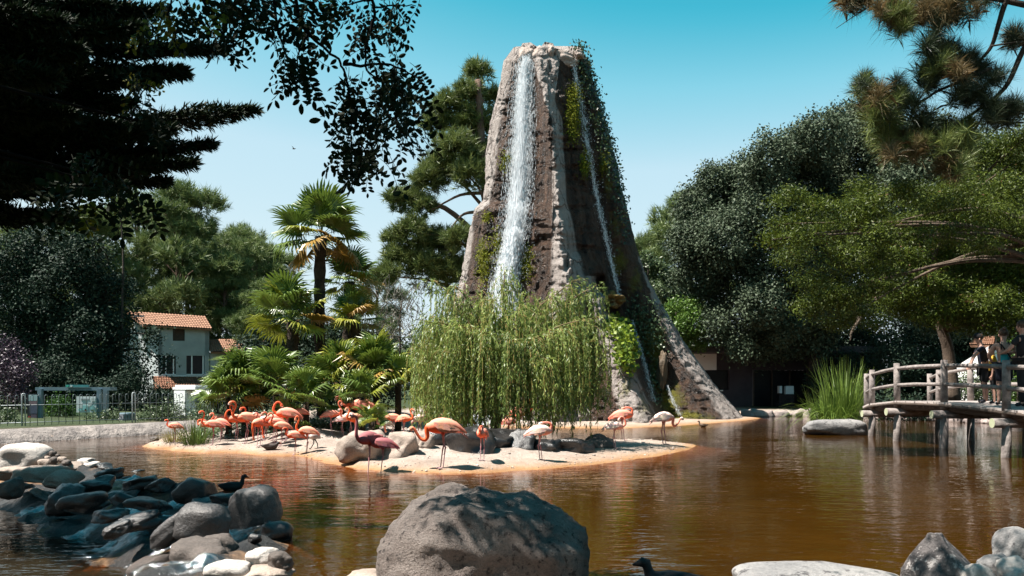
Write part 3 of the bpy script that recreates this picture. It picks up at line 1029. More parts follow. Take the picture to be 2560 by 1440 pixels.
def lobe_crown(lobes, dens, L, Wd, seed, cr=0.16, per=26, flat=1.0, upb=0.5, hang=0.0, core=0.62):
    """leaves in clumps over the outer shell of a set of ellipsoid lobes; dens = clumps per square metre of shell"""
    r = np.random.default_rng(seed)
    C, U, S = [], [], []
    for (x, y, z, rx, ry, rz) in lobes:
        m = max(6, int(dens * 4 * math.pi * ((rx * ry) ** 1.6 / 3 + (rx * rz) ** 1.6 / 3 + (ry * rz) ** 1.6 / 3) ** (1 / 1.6)))
        u = unit(r.normal(size=(m, 3)))
        bulge = 1 + 0.22 * fbm(u * 2.3 + x, 3, seed)
        k = r.uniform(core, 1.08, m) * bulge
        p = np.array([x, y, z]) + u * np.array([rx, ry, rz]) * k[:, None]
        C.append(p)
        U.append(u)
        S.append(np.full(m, (rx + ry + rz) / 3))
    C, U, S = np.concatenate(C), np.concatenate(U), np.concatenate(S)
    cl = r.random(len(C))
    sz = np.maximum(0.4, cr * 1.0) * 1.0
    cnt = np.maximum(4, (per * r.uniform(0.5, 1.5, len(C))).astype(int))
    I = np.repeat(np.arange(len(C)), cnt)
    n = len(I)
    g = r.normal(size=(n, 3)) * cr
    g[:, 2] *= flat
    pos = C[I] + g
    nr = unit(U[I] * 0.55 + np.array([0, 0, upb]) + r.normal(size=(n, 3)) * 0.75)
    al = None
    if hang:
        al = U[I] * 0.7 + r.normal(size=(n, 3)) * 0.6 + np.array([0, 0, -hang])
    V = leaf_quads(pos, nr, L, Wd, r, al)
    tint = np.clip(0.55 * r.random(n) + 0.45 * cl[I], 0, 1)
    return V, np.repeat(tint, 4)


def tuft_needles(ctr, ax, k, L, Wd, r, spread=0.8):
    """bottle-brush needle tufts: k needle triangles round each axis"""
    m = len(ctr)
    I = np.repeat(np.arange(m), k)
    n = len(I)
    d = unit(ax[I] * 0.75 + unit(r.normal(size=(n, 3))) * spread)
    b = ctr[I] + ax[I] * (r.uniform(-0.5, 0.35, n)[:, None] * L) + r.normal(size=(n, 3)) * L * 0.06
    s = unit(np.cross(d, r.normal(size=(n, 3)))) * (Wd * .5)
    le = (L * r.uniform(0.7, 1.15, n))[:, None]
    return np.stack([b - s, b + s, b + d * le], 1).reshape(-1, 3), I


def pine_lobes(lobes, dens, L, Wd, k, seed):
    r = np.random.default_rng(seed)
    C, A = [], []
    for (x, y, z, rx, ry, rz) in lobes:
        m = max(6, int(dens * 4 * math.pi * (rx * ry + rx * rz + ry * rz) / 3))
        u = unit(r.normal(size=(m, 3)))
        u[:, 2] = np.where(r.random(m) < 0.65, np.abs(u[:, 2]), u[:, 2])
        kk = r.uniform(0.45, 1.08, m) * (1 + 0.25 * fbm(u * 2 + x, 2, seed))
        C.append(np.array([x, y, z]) + u * np.array([rx, ry, rz]) * kk[:, None])
        A.append(unit(u * 0.8 + np.array([0, 0, 0.55]) + r.normal(size=(m, 3)) * 0.35))
    C, A = np.concatenate(C), np.concatenate(A)
    V, I = tuft_needles(C, A, k, L, Wd, r, 0.75)
    cl = r.random(len(C))
    tint = np.clip(0.5 * r.random(len(I)) + 0.5 * cl[I], 0, 1)
    return V, np.repeat(tint, 3)


def plobes(lst, d, dj, seed, sq=1.0, k=1.0):
    """lobes given as photo circles (px, py, r) round a distance d, jittered in depth"""
    r = np.random.default_rng(seed)
    out = []
    for q in lst:
        px, py, rr = q[:3]
        dd = q[3] if len(q) > 3 else d + r.uniform(-dj, dj)
        p = P(px, py, dd)
        w = rr * dd / F * k
        out.append((p.x, p.y, p.z, w, w * r.uniform(0.85, 1.2), w * sq))
    return out


M_BARK = pm('bark', (0.05, 0.036, 0.026), (0.13, 0.095, 0.07), 4, 0.9, 0.8, 18, 0.04)
M_BARKD = pm('dark_bark', (0.022, 0.017, 0.013), (0.06, 0.045, 0.035), 4, 0.9, 0.8, 18, 0.04)
M_BARKP = pm('pine_bark', (0.07, 0.045, 0.033), (0.17, 0.11, 0.08), 3, 0.9, 0.8, 10, 0.06)
M_PINE = leafmat('pine_needles', (0.040, 0.075, 0.020), (0.150, 0.180, 0.050), 0.25, 0.5)
M_PINEB = leafmat('pine_needles_far', (0.034, 0.072, 0.026), (0.175, 0.22, 0.070), 0.22, 0.55)
M_OAK = leafmat('holm_oak_leaves', (0.026, 0.042, 0.024), (0.088, 0.114, 0.068), 0.10, 0.55, 0.15)
M_LOC = leafmat('locust_leaves', (0.008, 0.022, 0.005), (0.095, 0.125, 0.014), 0.25, 0.5, 0.2, (0.13, 0.05, 0.03))
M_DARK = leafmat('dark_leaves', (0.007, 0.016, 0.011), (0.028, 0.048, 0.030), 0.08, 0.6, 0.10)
M_PURP = leafmat('purple_leaves', (0.018, 0.010, 0.020), (0.052, 0.028, 0.048), 0.1, 0.45)
M_BUSH = leafmat('bright_leaves', (0.035, 0.085, 0.014), (0.11, 0.19, 0.03), 0.3, 0.45)
M_SHRUB = leafmat('hedge_leaves', (0.025, 0.048, 0.020), (0.085, 0.120, 0.050), 0.15, 0.45)


def trunk_tube(mb, pts, r0, r1, n=9, per=5, seed=0, wob=0.0):
    r = random.Random(seed)
    q = catmull(pts, per)
    m = len(q)
    q = [p + Vector((r.uniform(-wob, wob), r.uniform(-wob, wob), 0)) for p in q]
    mb.tube(q, [lerp(r0, r1, (i / (m - 1)) ** 0.8) for i in range(m)], n)


def tree(name, base, label, cat, group, trunk, rad, limbs, crown, mat, bark=None, kc=4, lr=0.35):
    """a trunk, its limbs and a crown of real leaves"""
    e = empty(name, base, label, cat, group)
    mb = MB()
    trunk_tube(mb, trunk, rad, rad * 0.45, 10, 5, 1, rad * 0.06)
    mb.part('trunk', bark or M_BARK, e, True)
    if limbs:
        mb = MB()
        for i, l in enumerate(limbs):
            trunk_tube(mb, l, rad * lr, rad * 0.08, 6, 5, i, rad * 0.05)
        mb.part('limbs', bark or M_BARK, e, True)
    V, T = crown
    npart(np_mesh('crown', V, kc, mat, tint=T), 'crown', e)
    return e


def limbs_to(lobes, top, seed, n=12, z0=0.45):
    """limbs from points along the trunk line top=(base, tip) to lobe centres"""
    r = random.Random(seed)
    out = []
    a, b = Vector(top[0]), Vector(top[1])
    for l in r.sample(lobes, min(n, len(lobes))):
        c = Vector(l[:3])
        h = min(1.0, max(z0, (c.z - a.z) / max(0.1, b.z - a.z) - 0.15))
        s = a.lerp(b, h)
        mid = s.lerp(c, 0.5) + Vector((r.uniform(-.2, .2), r.uniform(-.2, .2), r.uniform(0.0, 0.35))) * (c - s).length * 0.5
        out.append([s, mid, c])
    return out


# ---- big pine just left of the tower
L_ = plobes([(1195, 185, 34), (1228, 250, 34), (1170, 240, 40), (1120, 270, 48), (1185, 320, 60), (1088, 315, 38), (1140, 380, 62), (1215, 400, 50), (1100, 425, 50), (1170, 440, 44),
             (1070, 455, 44), (1020, 505, 46), (985, 500, 26), (1065, 520, 30), (1030, 580, 44), (985, 600, 30), (1095, 620, 60), (1150, 605, 44), (1000, 650, 44), (1065, 680, 56), (1130, 690, 56), (965, 690, 34)], 47, 1.6, 4, 0.8)
T_ = [P(1250, 985, 48), P(1235, 760, 48), P(1215, 500, 47.5), P(1195, 200, 47)]
lim = limbs_to(L_, (T_[0], T_[-1]), 3, 16, 0.3) + [[P(1222, 482, 47), P(1150, 488, 47), P(1080, 525, 46.5)], [P(1215, 530, 47), P(1160, 535, 46.8), P(1128, 570, 46.5)]]
tree('pine_tree', T_[0], 'tall shaggy maritime pine rising close behind the left flank of the rock tower', 'pine tree', None, T_, 0.42, lim, pine_lobes(L_, 16, 0.46, 0.05, 20, 7), M_PINE, M_BARKP, 3)


# ---- pine wood behind the house: three shapes, copied and turned
def pine_proto(i, H, seed):
    r = random.Random(seed)
    lobes = []
    lean = Vector((r.uniform(-.8, .8), r.uniform(-.5, .5), 0))
    tip = lean + Vector((0, 0, H))
    nl = 15
    for k in range(nl):
        u = 0.36 + 0.64 * (k + 0.5) / nl
        reach = H * (0.22 * (1 - abs(u - 0.62) * 1.5)) * r.uniform(0.5, 1.2)
        a = k * 2.4 + r.uniform(-.5, .5)
        c = lean * u + Vector((math.cos(a) * reach, math.sin(a) * reach, H * u + r.uniform(-.3, .4)))
        w = H * r.uniform(0.075, 0.13)
        lobes.append((c.x, c.y, c.z, w, w, w * 0.62))
    lobes.append((tip.x, tip.y, tip.z - .2, H * .08, H * .08, H * .07))
    e = empty('pine_tree', (0, 0, 0), 'x', 'pine tree', 'pines of the wood behind the house')
    mb = MB()
    trunk_tube(mb, [(0, 0, -0.5), lean * .3 + Vector((0.15, 0, H * .35)), lean * .7 + Vector((-.1, .1, H * .7)), tip], H * 0.020, H * 0.006, 8, 5, seed, 0.02)
    mb.part('trunk', M_BARKP, e, True)
    mb = MB()
    for j, l in enumerate(limbs_to(lobes, ((0, 0, 0), tip), seed, 14, 0.3)):
        trunk_tube(mb, l, H * .006, H * .0015, 5, 4, j, 0.02)
    mb.part('limbs', M_BARKP, e, True)
    V, T = pine_lobes(lobes, 6.2, 0.50, 0.045, 24, seed)
    npart(np_mesh('crown', V, 3, M_PINEB, tint=T), 'crown', e)
    return e


def copy_tree(src, loc, rz, sc, label, group=None):
    c = src.copy()
    COL.objects.link(c)
    c.location, c.rotation_euler, c.scale = loc, (0, 0, rz), (sc, sc, sc)
    ORG[c.name] = Vector(loc)
    c['label'] = label
    if group:
        c['group'] = group
    for ch in list(src.children):
        d = ch.copy()
        COL.objects.link(d)
        d.parent = c
        for g in ch.children:
            e = g.copy()
            COL.objects.link(e)
            e.parent = d
    return c


protos = [pine_proto(0, 12.0, 21), pine_proto(1, 12.0, 22), pine_proto(2, 12.0, 25)]
WOOD = [(30, 570, 58, 'pine at the far left end of the wood, half behind the dark broad-leaved trees'), (150, 555, 62, 'pine standing behind the hanging leaflets of the overhead branch'),
        (245, 545, 57, 'pine of the wood whose pale trunk shows left of the house chimney'), (335, 505, 64, 'bushy pine directly above the house chimney'),
        (425, 487, 60, 'tallest pine of the wood with a ragged flat-topped crown above the house roof'), (478, 560, 68, 'pine with side branches reaching out right of the tallest one'),
        (545, 605, 66, 'pine just right of the house roof'), (600, 592, 71, 'slim pine of the wood halfway between house and tall palm'), (650, 615, 64, 'pine whose crown fills the gap left of the tall palm'),
        (672, 640, 73, 'pale distant pine just left of the tall palm fronds'), (755, 745, 70, 'pine of the wood hidden behind the palm trunk'), (880, 745, 74, 'low distant pine right of the palm trunk'),
        (950, 690, 66, 'low pine between the palms and the bare grey shrub'), (1640, 606, 70, 'distant green pine in the gap right of the rock tower'), (1705, 500, 66, 'pine whose top peeps out left of the big grey-green oak'),
        (575, 700, 60, 'young low pine beside the right gable of the house'), (660, 715, 54, 'young bushy pine left of the palm trunk'), (300, 690, 70, 'low pine seen under the crowns behind the chimney')]
for i, (px, py, d, lab) in enumerate(WOOD):
    z0 = 0.4
    H = HC + (HOR - py) * d / F - z0
    loc = Vector(((px - 1280) * d / F, d, z0))
    if i < 3:
        o = protos[i]
        o.location, o.rotation_euler, o.scale = loc, (0, 0, 1.3 * i), (H / 12.0,) * 3
        o['label'] = lab
    else:
        copy_tree(protos[i % 3], loc, i * 1.7, H / 12.0, lab)

# unseen belt of trees added behind and beside the viewer to block low skylight
r_ = np.random.default_rng(14)
lb = []
for k in range(64):
    a = math.radians(158 + 228 * k / 63)
    rad_ = 21 + r_.uniform(-2, 3)
    lb.append((2 + math.cos(a) * rad_ * 1.35, 9 + math.sin(a) * rad_, r_.uniform(1.5, 8.5), 2.6, 2.6, r_.uniform(2.2, 3.2)))
V, T = lobe_crown(lb, 0.9, 0.8, 0.5, 16, 0.6, 10)
nthing(np_mesh('sky_block_trees', V, 4, M_DARK, tint=T), 'sky_block_trees', (2, -12, 0), kind='stuff')
# far edge of the wood, too dense to count
r_ = np.random.default_rng(4)
lb = []
for k in range(95):
    x = -75 + 150 * k / 94 + r_.uniform(-1, 1)
    lb.append((x, 88 + r_.uniform(-4, 4), r_.uniform(2.0, 4.5), r_.uniform(1.8, 3.0), 2.0, r_.uniform(2.0, 3.6)))
V, T = lobe_crown(lb, 1.3, 0.55, 0.34, 6, 0.5, 10)
nthing(np_mesh('distant_wood', V, 4, M_SHRUB, tint=T), 'distant_wood', (0, 88, 0), kind='stuff')

# ---- holm oak on the right
OAK = [(1755, 520, 70), (1725, 610, 56), (1790, 455, 48), (1860, 455, 62), (1925, 400, 62), (1990, 375, 56), (2050, 345, 62), (2125, 305, 52), (2190, 320, 70), (1820, 600, 84), (1915, 530, 90), (2030, 470, 100), (2150, 430, 100),
       (1745, 690, 56), (1830, 720, 84), (1950, 660, 100), (2080, 600, 110), (2250, 390, 80), (2230, 510, 100), (2340, 420, 90), (1790, 812, 40), (1845, 842, 46), (1905, 836, 50), (1965, 815, 46), (2020, 770, 70), (1850, 868, 30), (1905, 872, 36), (1965, 862, 36), (2040, 850, 50), (1900, 760, 60), (1980, 760, 60), (2060, 760, 70), (2150, 720, 90), (2300, 600, 110), (2420, 560, 110), (2520, 620, 120), (2380, 740, 110), (2330, 350, 60), (2420, 400, 80), (2510, 440, 90)]
L_ = plobes(OAK, 43, 2.2, 9, 0.9)
T_ = [P(2050, 1030, 44), P(2040, 900, 44), P(2060, 700, 44), P(2090, 450, 44)]
tree('holm_oak', T_[0], 'huge dense grey-green holm oak filling the right side behind the bridge', 'oak tree', None, T_, 0.5, limbs_to(L_, (T_[0], T_[-1]), 5, 16), lobe_crown(L_, 10.0, 0.17, 0.095, 12, 0.24, 34), M_OAK, M_BARKD)
# ---- feathery locust tree in front of it
LOC = [(1985, 490, 44), (2040, 520, 50), (1960, 560, 40), (2060, 580, 58), (1985, 640, 46), (2100, 640, 56), (2030, 700, 50), (2115, 740, 60), (2020, 770, 40), (2090, 800, 40), (2200, 590, 50), (2260, 640, 56), (2210, 700, 60), (2310, 700, 60), (2290, 560, 44),
       (2360, 620, 66), (2430, 540, 66), (2490, 470, 60), (2540, 560, 80), (2450, 660, 76), (2540, 680, 80), (2380, 730, 56), (2480, 750, 60), (2250, 770, 46), (2180, 810, 30), (2545, 400, 60), (1945, 500, 26), (2150, 500, 40)]
LOC += [(2000, 590, 50), (2130, 540, 60), (2180, 650, 60), (2060, 740, 50), (2240, 730, 60), (2340, 780, 60), (2420, 790, 60), (2520, 800, 70), (2300, 490, 50), (2380, 520, 60), (2560, 480, 60), (2140, 780, 44), (1930, 600, 30), (2600, 600, 90), (2600, 740, 90)]
LOC += [(2190, 510, 46), (2150, 475, 40), (2205, 565, 46), (2120, 600, 40), (2430, 400, 50), (2500, 370, 56), (2570, 340, 60), (2400, 460, 50)]
LIMB_L = [[P(2330, 640, 28), P(2300, 615, 27.6), P(2240, 608, 27.5)], [P(2325, 660, 28), P(2345, 620, 27.6), P(2350, 598, 27.6)], [P(2380, 780, 28), P(2310, 755, 27.6), P(2250, 752, 27.4)], [P(2150, 795, 28), P(2130, 830, 27.8), P(2125, 852, 27.8)]]
L_ = plobes([q for q in LOC if q[0] >= 2215], 27.5, 1.4, 19, 0.66, 1.05)
T_ = [P(2385, 1000, 29.5), P(2370, 880, 29.5), P(2345, 760, 29.3), P(2350, 560, 29)]
tree('locust_tree', T_[0], 'feathery yellow-green locust tree with red-brown pods behind the far end of the bridge', 'tree', 'feathery locust trees', T_, 0.26, limbs_to(L_, (T_[0], T_[-1]), 8, 22, 0.4) + LIMB_L,
     lobe_crown(L_, 19, 0.12, 0.034, 31, 0.17, 30, 0.5, 0.8, 0.25, 0.35), M_LOC, M_BARK)
LOC2 = [q for q in LOC if q[0] < 2215] + [(2270, 470, 46), (2330, 520, 50), (2400, 480, 56), (2470, 520, 60), (2540, 460, 60), (2290, 590, 44), (2380, 580, 50), (2460, 610, 56), (2550, 570, 60), (2600, 500, 60)]
L2 = plobes([(q[0], q[1], q[2], 17.0 + (i % 5) * .45) for i, q in enumerate(LOC2)], 18, 1, 20, 0.66, 1.0)
nb = Vector((13.6, 18.9, 0.3))
T_ = [nb - Vector((0, 0, .4)), nb + Vector((-.1, 0, 2.2)), nb + Vector((-.7, -.1, 4.0)), nb + Vector((-1.6, -.2, 5.2))]
lim = []
rr = random.Random(3)
for l in rr.sample(L2[:40], 8):
    c_ = Vector(l[:3])
    s_ = T_[2].lerp(T_[3], rr.random())
    lim.append([s_, s_.lerp(c_, .35) + Vector((0, rr.uniform(-.2, .2), .35)), s_.lerp(c_, .7) + Vector((0, rr.uniform(-.2, .2), .25)), c_])
tree('locust_tree', nb, 'nearer locust tree whose leafy boughs reach over the water left of the people', 'tree', 'feathery locust trees', T_, 0.20, lim,
     lobe_crown(L2, 25, 0.085, 0.024, 32, 0.13, 30, 0.5, 0.8, 0.25, 0.35), M_LOC, M_BARK)
# ---- dark evergreens in front of the house
DK = [(35, 640, 60), (120, 625, 66), (210, 650, 66), (50, 740, 86), (160, 735, 90), (262, 730, 54), (288, 800, 44), (100, 850, 90), (215, 850, 80), (305, 850, 26), (285, 925, 50), (180, 935, 80), (312, 720, 26), (60, 900, 70), (335, 940, 30), (385, 838, 20), (402, 905, 18), (352, 880, 22)]
L_ = plobes(DK[:5] + DK[7:8] + DK[13:14], 42, 1.5, 29, 0.95)
T_ = [P(105, 1040, 42.5), P(110, 900, 42.5), P(110, 760, 42.5), P(115, 640, 42.5)]
tree('evergreen_tree', T_[0], 'broad dark evergreen tree behind the bus shelter at the left edge', 'tree', 'dark evergreens before the house', T_, 0.35, limbs_to(L_, (T_[0], T_[-1]), 2, 8), lobe_crown(L_, 8, 0.17, 0.10, 33, 0.26, 26), M_DARK, M_BARKD)
L_ = plobes(DK[5:7] + DK[8:13] + DK[14:], 41, 1.2, 28, 0.95)
T_ = [P(280, 1035, 41.5), P(275, 900, 41.5), P(262, 760, 41.5), P(262, 700, 41.5)]
tree('evergreen_tree', T_[0], 'dark leafy evergreen tree covering the left side of the tiled house', 'tree', 'dark evergreens before the house', T_, 0.28, limbs_to(L_, (T_[0], T_[-1]), 2, 8) + [[P(300, 1000, 41), P(305, 800, 41), P(308, 640, 41.4), P(300, 520, 41.5)]], lobe_crown(L_, 7, 0.17, 0.10, 34, 0.26, 24), M_DARK, M_BARKD)
L_ = plobes([(12, 890, 44), (46, 930, 36), (10, 960, 40), (56, 985, 26)], 34, 0.6, 27, 0.9)
tree('purple_shrub', P(30, 1045, 34), 'purple-leaved shrub at the left edge beside the bus shelter', 'shrub', None, [P(30, 1045, 34), P(32, 980, 34), P(35, 920, 34)], 0.09, limbs_to(L_, (P(30, 1045, 34), P(35, 900, 34)), 2, 4), lobe_crown(L_, 16, 0.10, 0.055, 35, 0.18, 24), M_PURP, M_BARKD)
# ---- bushes and climbers round the tower and the right bank
def bush(lst, d, dj, seed, mat, label, dens=16, L=0.10, Wd=0.055, cr=0.17, per=24, group=None, sq=0.9, name='shrub', cat='shrub', **kw):
    L_ = plobes(lst, d, dj, seed, sq)
    c = P(lst[0][0], lst[0][1], d)
    b = Vector((c.x, d, max(0.0, min(0.35, c.z - 0.2))))
    return tree(name, b, label, cat, group, [b, b.lerp(c, .5), c], 0.06, limbs_to(L_, (b, c), seed, 5), lobe_crown(L_, dens, L, Wd, seed + 50, cr, per, **kw), mat, M_BARKD)


bush([(1690, 780, 30), (1725, 810, 36), (1695, 840, 34), (1745, 850, 28), (1720, 770, 24)], 43.5, 0.6, 41, M_BUSH, 'bright green bush between the tower root and the dark low building', 14, 0.15, 0.09)
bush([(1620, 660, 26), (1650, 690, 36), (1635, 740, 34), (1665, 740, 30)], 50, 0.8, 42, M_SHRUB, 'mid green shrub in the gap right of the rock tower', 9, 0.2, 0.11)
bush([(2130, 930, 60), (2230, 900, 70), (2060, 960, 40), (2330, 920, 60), (2170, 1000, 40)], 43, 1.0, 43, M_DARK, 'dark shrubbery in the shade behind the left end of the bridge', 9, 0.15, 0.08)
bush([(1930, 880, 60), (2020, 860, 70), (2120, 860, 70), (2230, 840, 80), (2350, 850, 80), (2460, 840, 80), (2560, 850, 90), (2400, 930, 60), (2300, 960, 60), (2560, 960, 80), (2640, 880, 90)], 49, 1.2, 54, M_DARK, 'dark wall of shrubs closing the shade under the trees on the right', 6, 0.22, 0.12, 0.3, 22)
bush([(2440, 960, 34), (2400, 975, 26), (2470, 985, 30), (2530, 980, 30)], 33, 0.5, 44, M_SHRUB, 'low green bush seen through the bridge railing below the people', 16, 0.11, 0.06)
bush([(2545, 880, 30), (2555, 980, 34), (2535, 930, 20)], 30, 0.5, 45, M_BUSH, 'yellow-green bush at the right edge behind the bridge', 16, 0.11, 0.06)
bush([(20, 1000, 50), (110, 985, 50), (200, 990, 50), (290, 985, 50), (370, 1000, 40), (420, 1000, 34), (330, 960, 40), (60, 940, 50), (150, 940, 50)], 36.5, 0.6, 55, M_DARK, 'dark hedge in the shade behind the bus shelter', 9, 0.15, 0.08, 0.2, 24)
bush([(545, 960, 34), (580, 1000, 34), (535, 1010, 30)], 34, 0.5, 56, M_DARK, 'dark bush between the white pillar and the palms', 12, 0.13, 0.07, 0.18, 24)
bush([(2230, 1020, 30), (2300, 1025, 34), (2380, 1030, 34), (2460, 1035, 36), (2540, 1040, 36), (2620, 1040, 40), (2190, 1015, 24)], 35, 0.5, 58, M_DARK, 'dark low bushes added on the far bank for the shade under the bridge deck', 12, 0.14, 0.075, 0.2, 24)  # added bushes stand in for the black shade below the deck
# hedge plants behind the railing on the left
bush([(150, 1015, 26), (125, 1030, 20), (172, 1035, 22)], 30.5, 0.3, 46, M_BUSH, 'light green shrub inside the bus shelter frame', 20, 0.09, 0.05, 0.12)
bush([(240, 1055, 22), (275, 1045, 22), (225, 1070, 16), (290, 1065, 18)], 27.5, 0.3, 47, M_SHRUB, 'speckled shrub behind the railing left of the grey bin', 22, 0.08, 0.045, 0.1)
bush([(390, 1045, 30), (430, 1035, 34), (360, 1060, 22), (420, 1065, 24)], 27.5, 0.4, 48, M_SHRUB, 'large speckled shrub behind the railing next to the white pillar', 22, 0.08, 0.045, 0.12)
bush([(12, 1045, 24), (30, 1065, 20), (-10, 1060, 26)], 25, 0.3, 49, M_SHRUB, 'pale leafed shrub behind the railing at the left edge', 22, 0.08, 0.045, 0.1)
bush([(500, 1035, 24), (520, 1050, 22)], 27, 0.3, 51, M_SHRUB, 'small shrub in front of the right side of the white pillar', 22, 0.08, 0.045, 0.1)

# ---- ivy on the tower's right edge and moss cushions
def on_tower(lst, n, L, Wd, seed, off=0.12):
    r = np.random.default_rng(seed)
    C = []
    for (px, py, sx, sy, w) in lst:
        m = int(n * w)
        C.append(tower_at(px + np.clip(r.normal(size=m), -2, 2) * sx, py + np.clip(r.normal(size=m), -2, 2) * sy, 0.0) + r.normal(size=(m, 3)) * 0.12 + np.array([0.02, -off, 0]))
    C = np.concatenate(C)
    m = len(C)
    nr = unit(np.array([0.35, -0.7, 0.55]) + r.normal(size=(m, 3)) * 0.6)
    V = leaf_quads(C, nr, L, Wd, r, np.array([0, -0.3, -1.0]) + r.normal(size=(m, 3)) * 0.7)
    return V, np.repeat(r.random(m), 4)


V, T = on_tower([(1458, 165, 11, 16, 1), (1472, 210, 10, 24, 1.2), (1492, 270, 10, 30, 1.4), (1511, 340, 10, 34, 1.4), (1528, 410, 10, 34, 1.2), (1544, 470, 8, 34, .9), (1552, 540, 8, 40, .6), (1446, 128, 8, 10, .6)], 210, 0.14, 0.11, 61, 0.25)
nthing(np_mesh('ivy', V, 4, leafmat('ivy_leaves', (0.014, 0.030, 0.010), (0.050, 0.075, 0.022), 0.1, 0.4, 0.5), tint=T), 'ivy', (4.5, 36, 8), 'dark ivy climbing the upper right edge of the rock tower', 'ivy')
V, T = on_tower([(1432, 285, 10, 34, 1.6), (1440, 240, 6, 14, .6), (1262, 408, 4, 14, .4), (1463, 410, 5, 18, .5), (1508, 412, 4, 18, .3), (1217, 545, 4, 6, .2), (1208, 660, 8, 30, .8), (1240, 620, 6, 24, .6), (1315, 660, 9, 24, .8)], 900, 0.12, 0.05, 62, 0.12)
nthing(np_mesh('moss', V, 4, leafmat('moss_tufts', (0.06, 0.075, 0.008), (0.20, 0.21, 0.02), 0.3, 0.7, 0.1), tint=T), 'moss', (3, 36, 7), 'bright yellow-green moss cushions hanging in the flutes of the rock tower', 'moss')
V, T = on_tower([(1545, 815, 12, 12, .8), (1560, 845, 14, 16, 1), (1552, 880, 10, 20, .8), (1530, 820, 8, 8, .4), (1575, 870, 9, 12, .5), (1565, 905, 8, 12, .3)], 420, 0.20, 0.17, 63, 0.35)
nthing(np_mesh('creeper', V, 4, leafmat('creeper_leaves', (0.05, 0.10, 0.01), (0.20, 0.26, 0.02), 0.3, 0.45), tint=T), 'creeper', (6, 34, 3), 'yellow-green creeper hanging below the cave of the rock tower', 'creeper')
V, T = on_tower([(1620, 800, 16, 24, 1), (1635, 850, 16, 24, 1), (1648, 960, 6, 30, .4), (1600, 780, 10, 20, .4)], 420, 0.12, 0.08, 64, 0.2)
nthing(np_mesh('fern', V, 4, leafmat('wet_fern', (0.03, 0.06, 0.02), (0.10, 0.14, 0.07), 0.2, 0.4), tint=T), 'fern', (7, 34, 3), 'wet dark fern patch beside the stream low on the right of the tower', 'fern')

# ================================================================== WEEPING WILLOW
r_ = np.random.default_rng(77)
wb_ = stand(1246, 1112)
WD = wb_.y
willow = empty('weeping_willow', wb_, 'small weeping willow with long hanging strands on the island before the rock tower', 'willow')
HEADS = [(1085, 700, .3, 1.0), (1140, 715, -.4, 1.0), (1200, 735, .6, 1), (1262, 672, .2, 1.0), (1225, 740, -.8, 1), (1300, 770, -.7, 1), (1330, 785, .5, 1), (1385, 735, -.2, 1.2), (1432, 702, .3, 1.2), (1492, 712, .2, 1.1), (1508, 790, -.2, .9),
         (1052, 800, 0, 1.0), (1078, 800, -.9, 1.2), (1150, 815, -1.2, 1.2), (1210, 830, -1.5, 1.2), (1180, 780, .8, 1), (1280, 850, -1.6, 1), (1340, 850, -1.3, 1.2), (1400, 830, -1.1, 1.2), (1455, 800, -.8, 1.2), (1480, 860, -.3, 1), (1030, 880, .2, .8),
         (1120, 760, 1.0, 1), (1320, 740, 1.2, .8), (1440, 780, 1.0, 1), (1050, 870, -.6, 1), (1110, 880, -1.4, 1), (1500, 880, .2, .8), (1255, 790, -.9, 1), (1370, 900, -1.6, .9)]
mb = MB()
top = wb_ + Vector((0.05, 0.1, 1.35))
trunk_tube(mb, [wb_ + Vector((0, 0, -.1)), wb_ + Vector((-.05, 0, .5)), wb_ + Vector((0.08, .1, 1.0)), top], 0.13, 0.085, 9, 5, 3, 0.008)
mb.part('trunk', M_BARK, willow, True)
mb = MB()
tw = MB()
LV, LT = [], []
hp = []
for (px, py, dd, w) in HEADS:
    h = P(px, py, WD + dd)
    hp.append((h, w))
    mid = top.lerp(h, 0.55) + Vector((0, 0, 0.35))
    trunk_tube(mb, [top - Vector((0, 0, .2)), mid, h], 0.035, 0.008, 5, 5, px, 0.012)
mb.part('limbs', pm('willow_limb', (0.12, 0.085, 0.04), (0.20, 0.14, 0.07), 5, 0.8, 0.3, 20, 0.01), willow, True)
ws = np.array([w for _, w in hp])
hz = [r_.uniform(0.05, 0.55) if q_[2] < -.5 or r_.random() < .4 else r_.uniform(.4, 1.5) for q_ in HEADS]
ht = r_.random(len(hp))
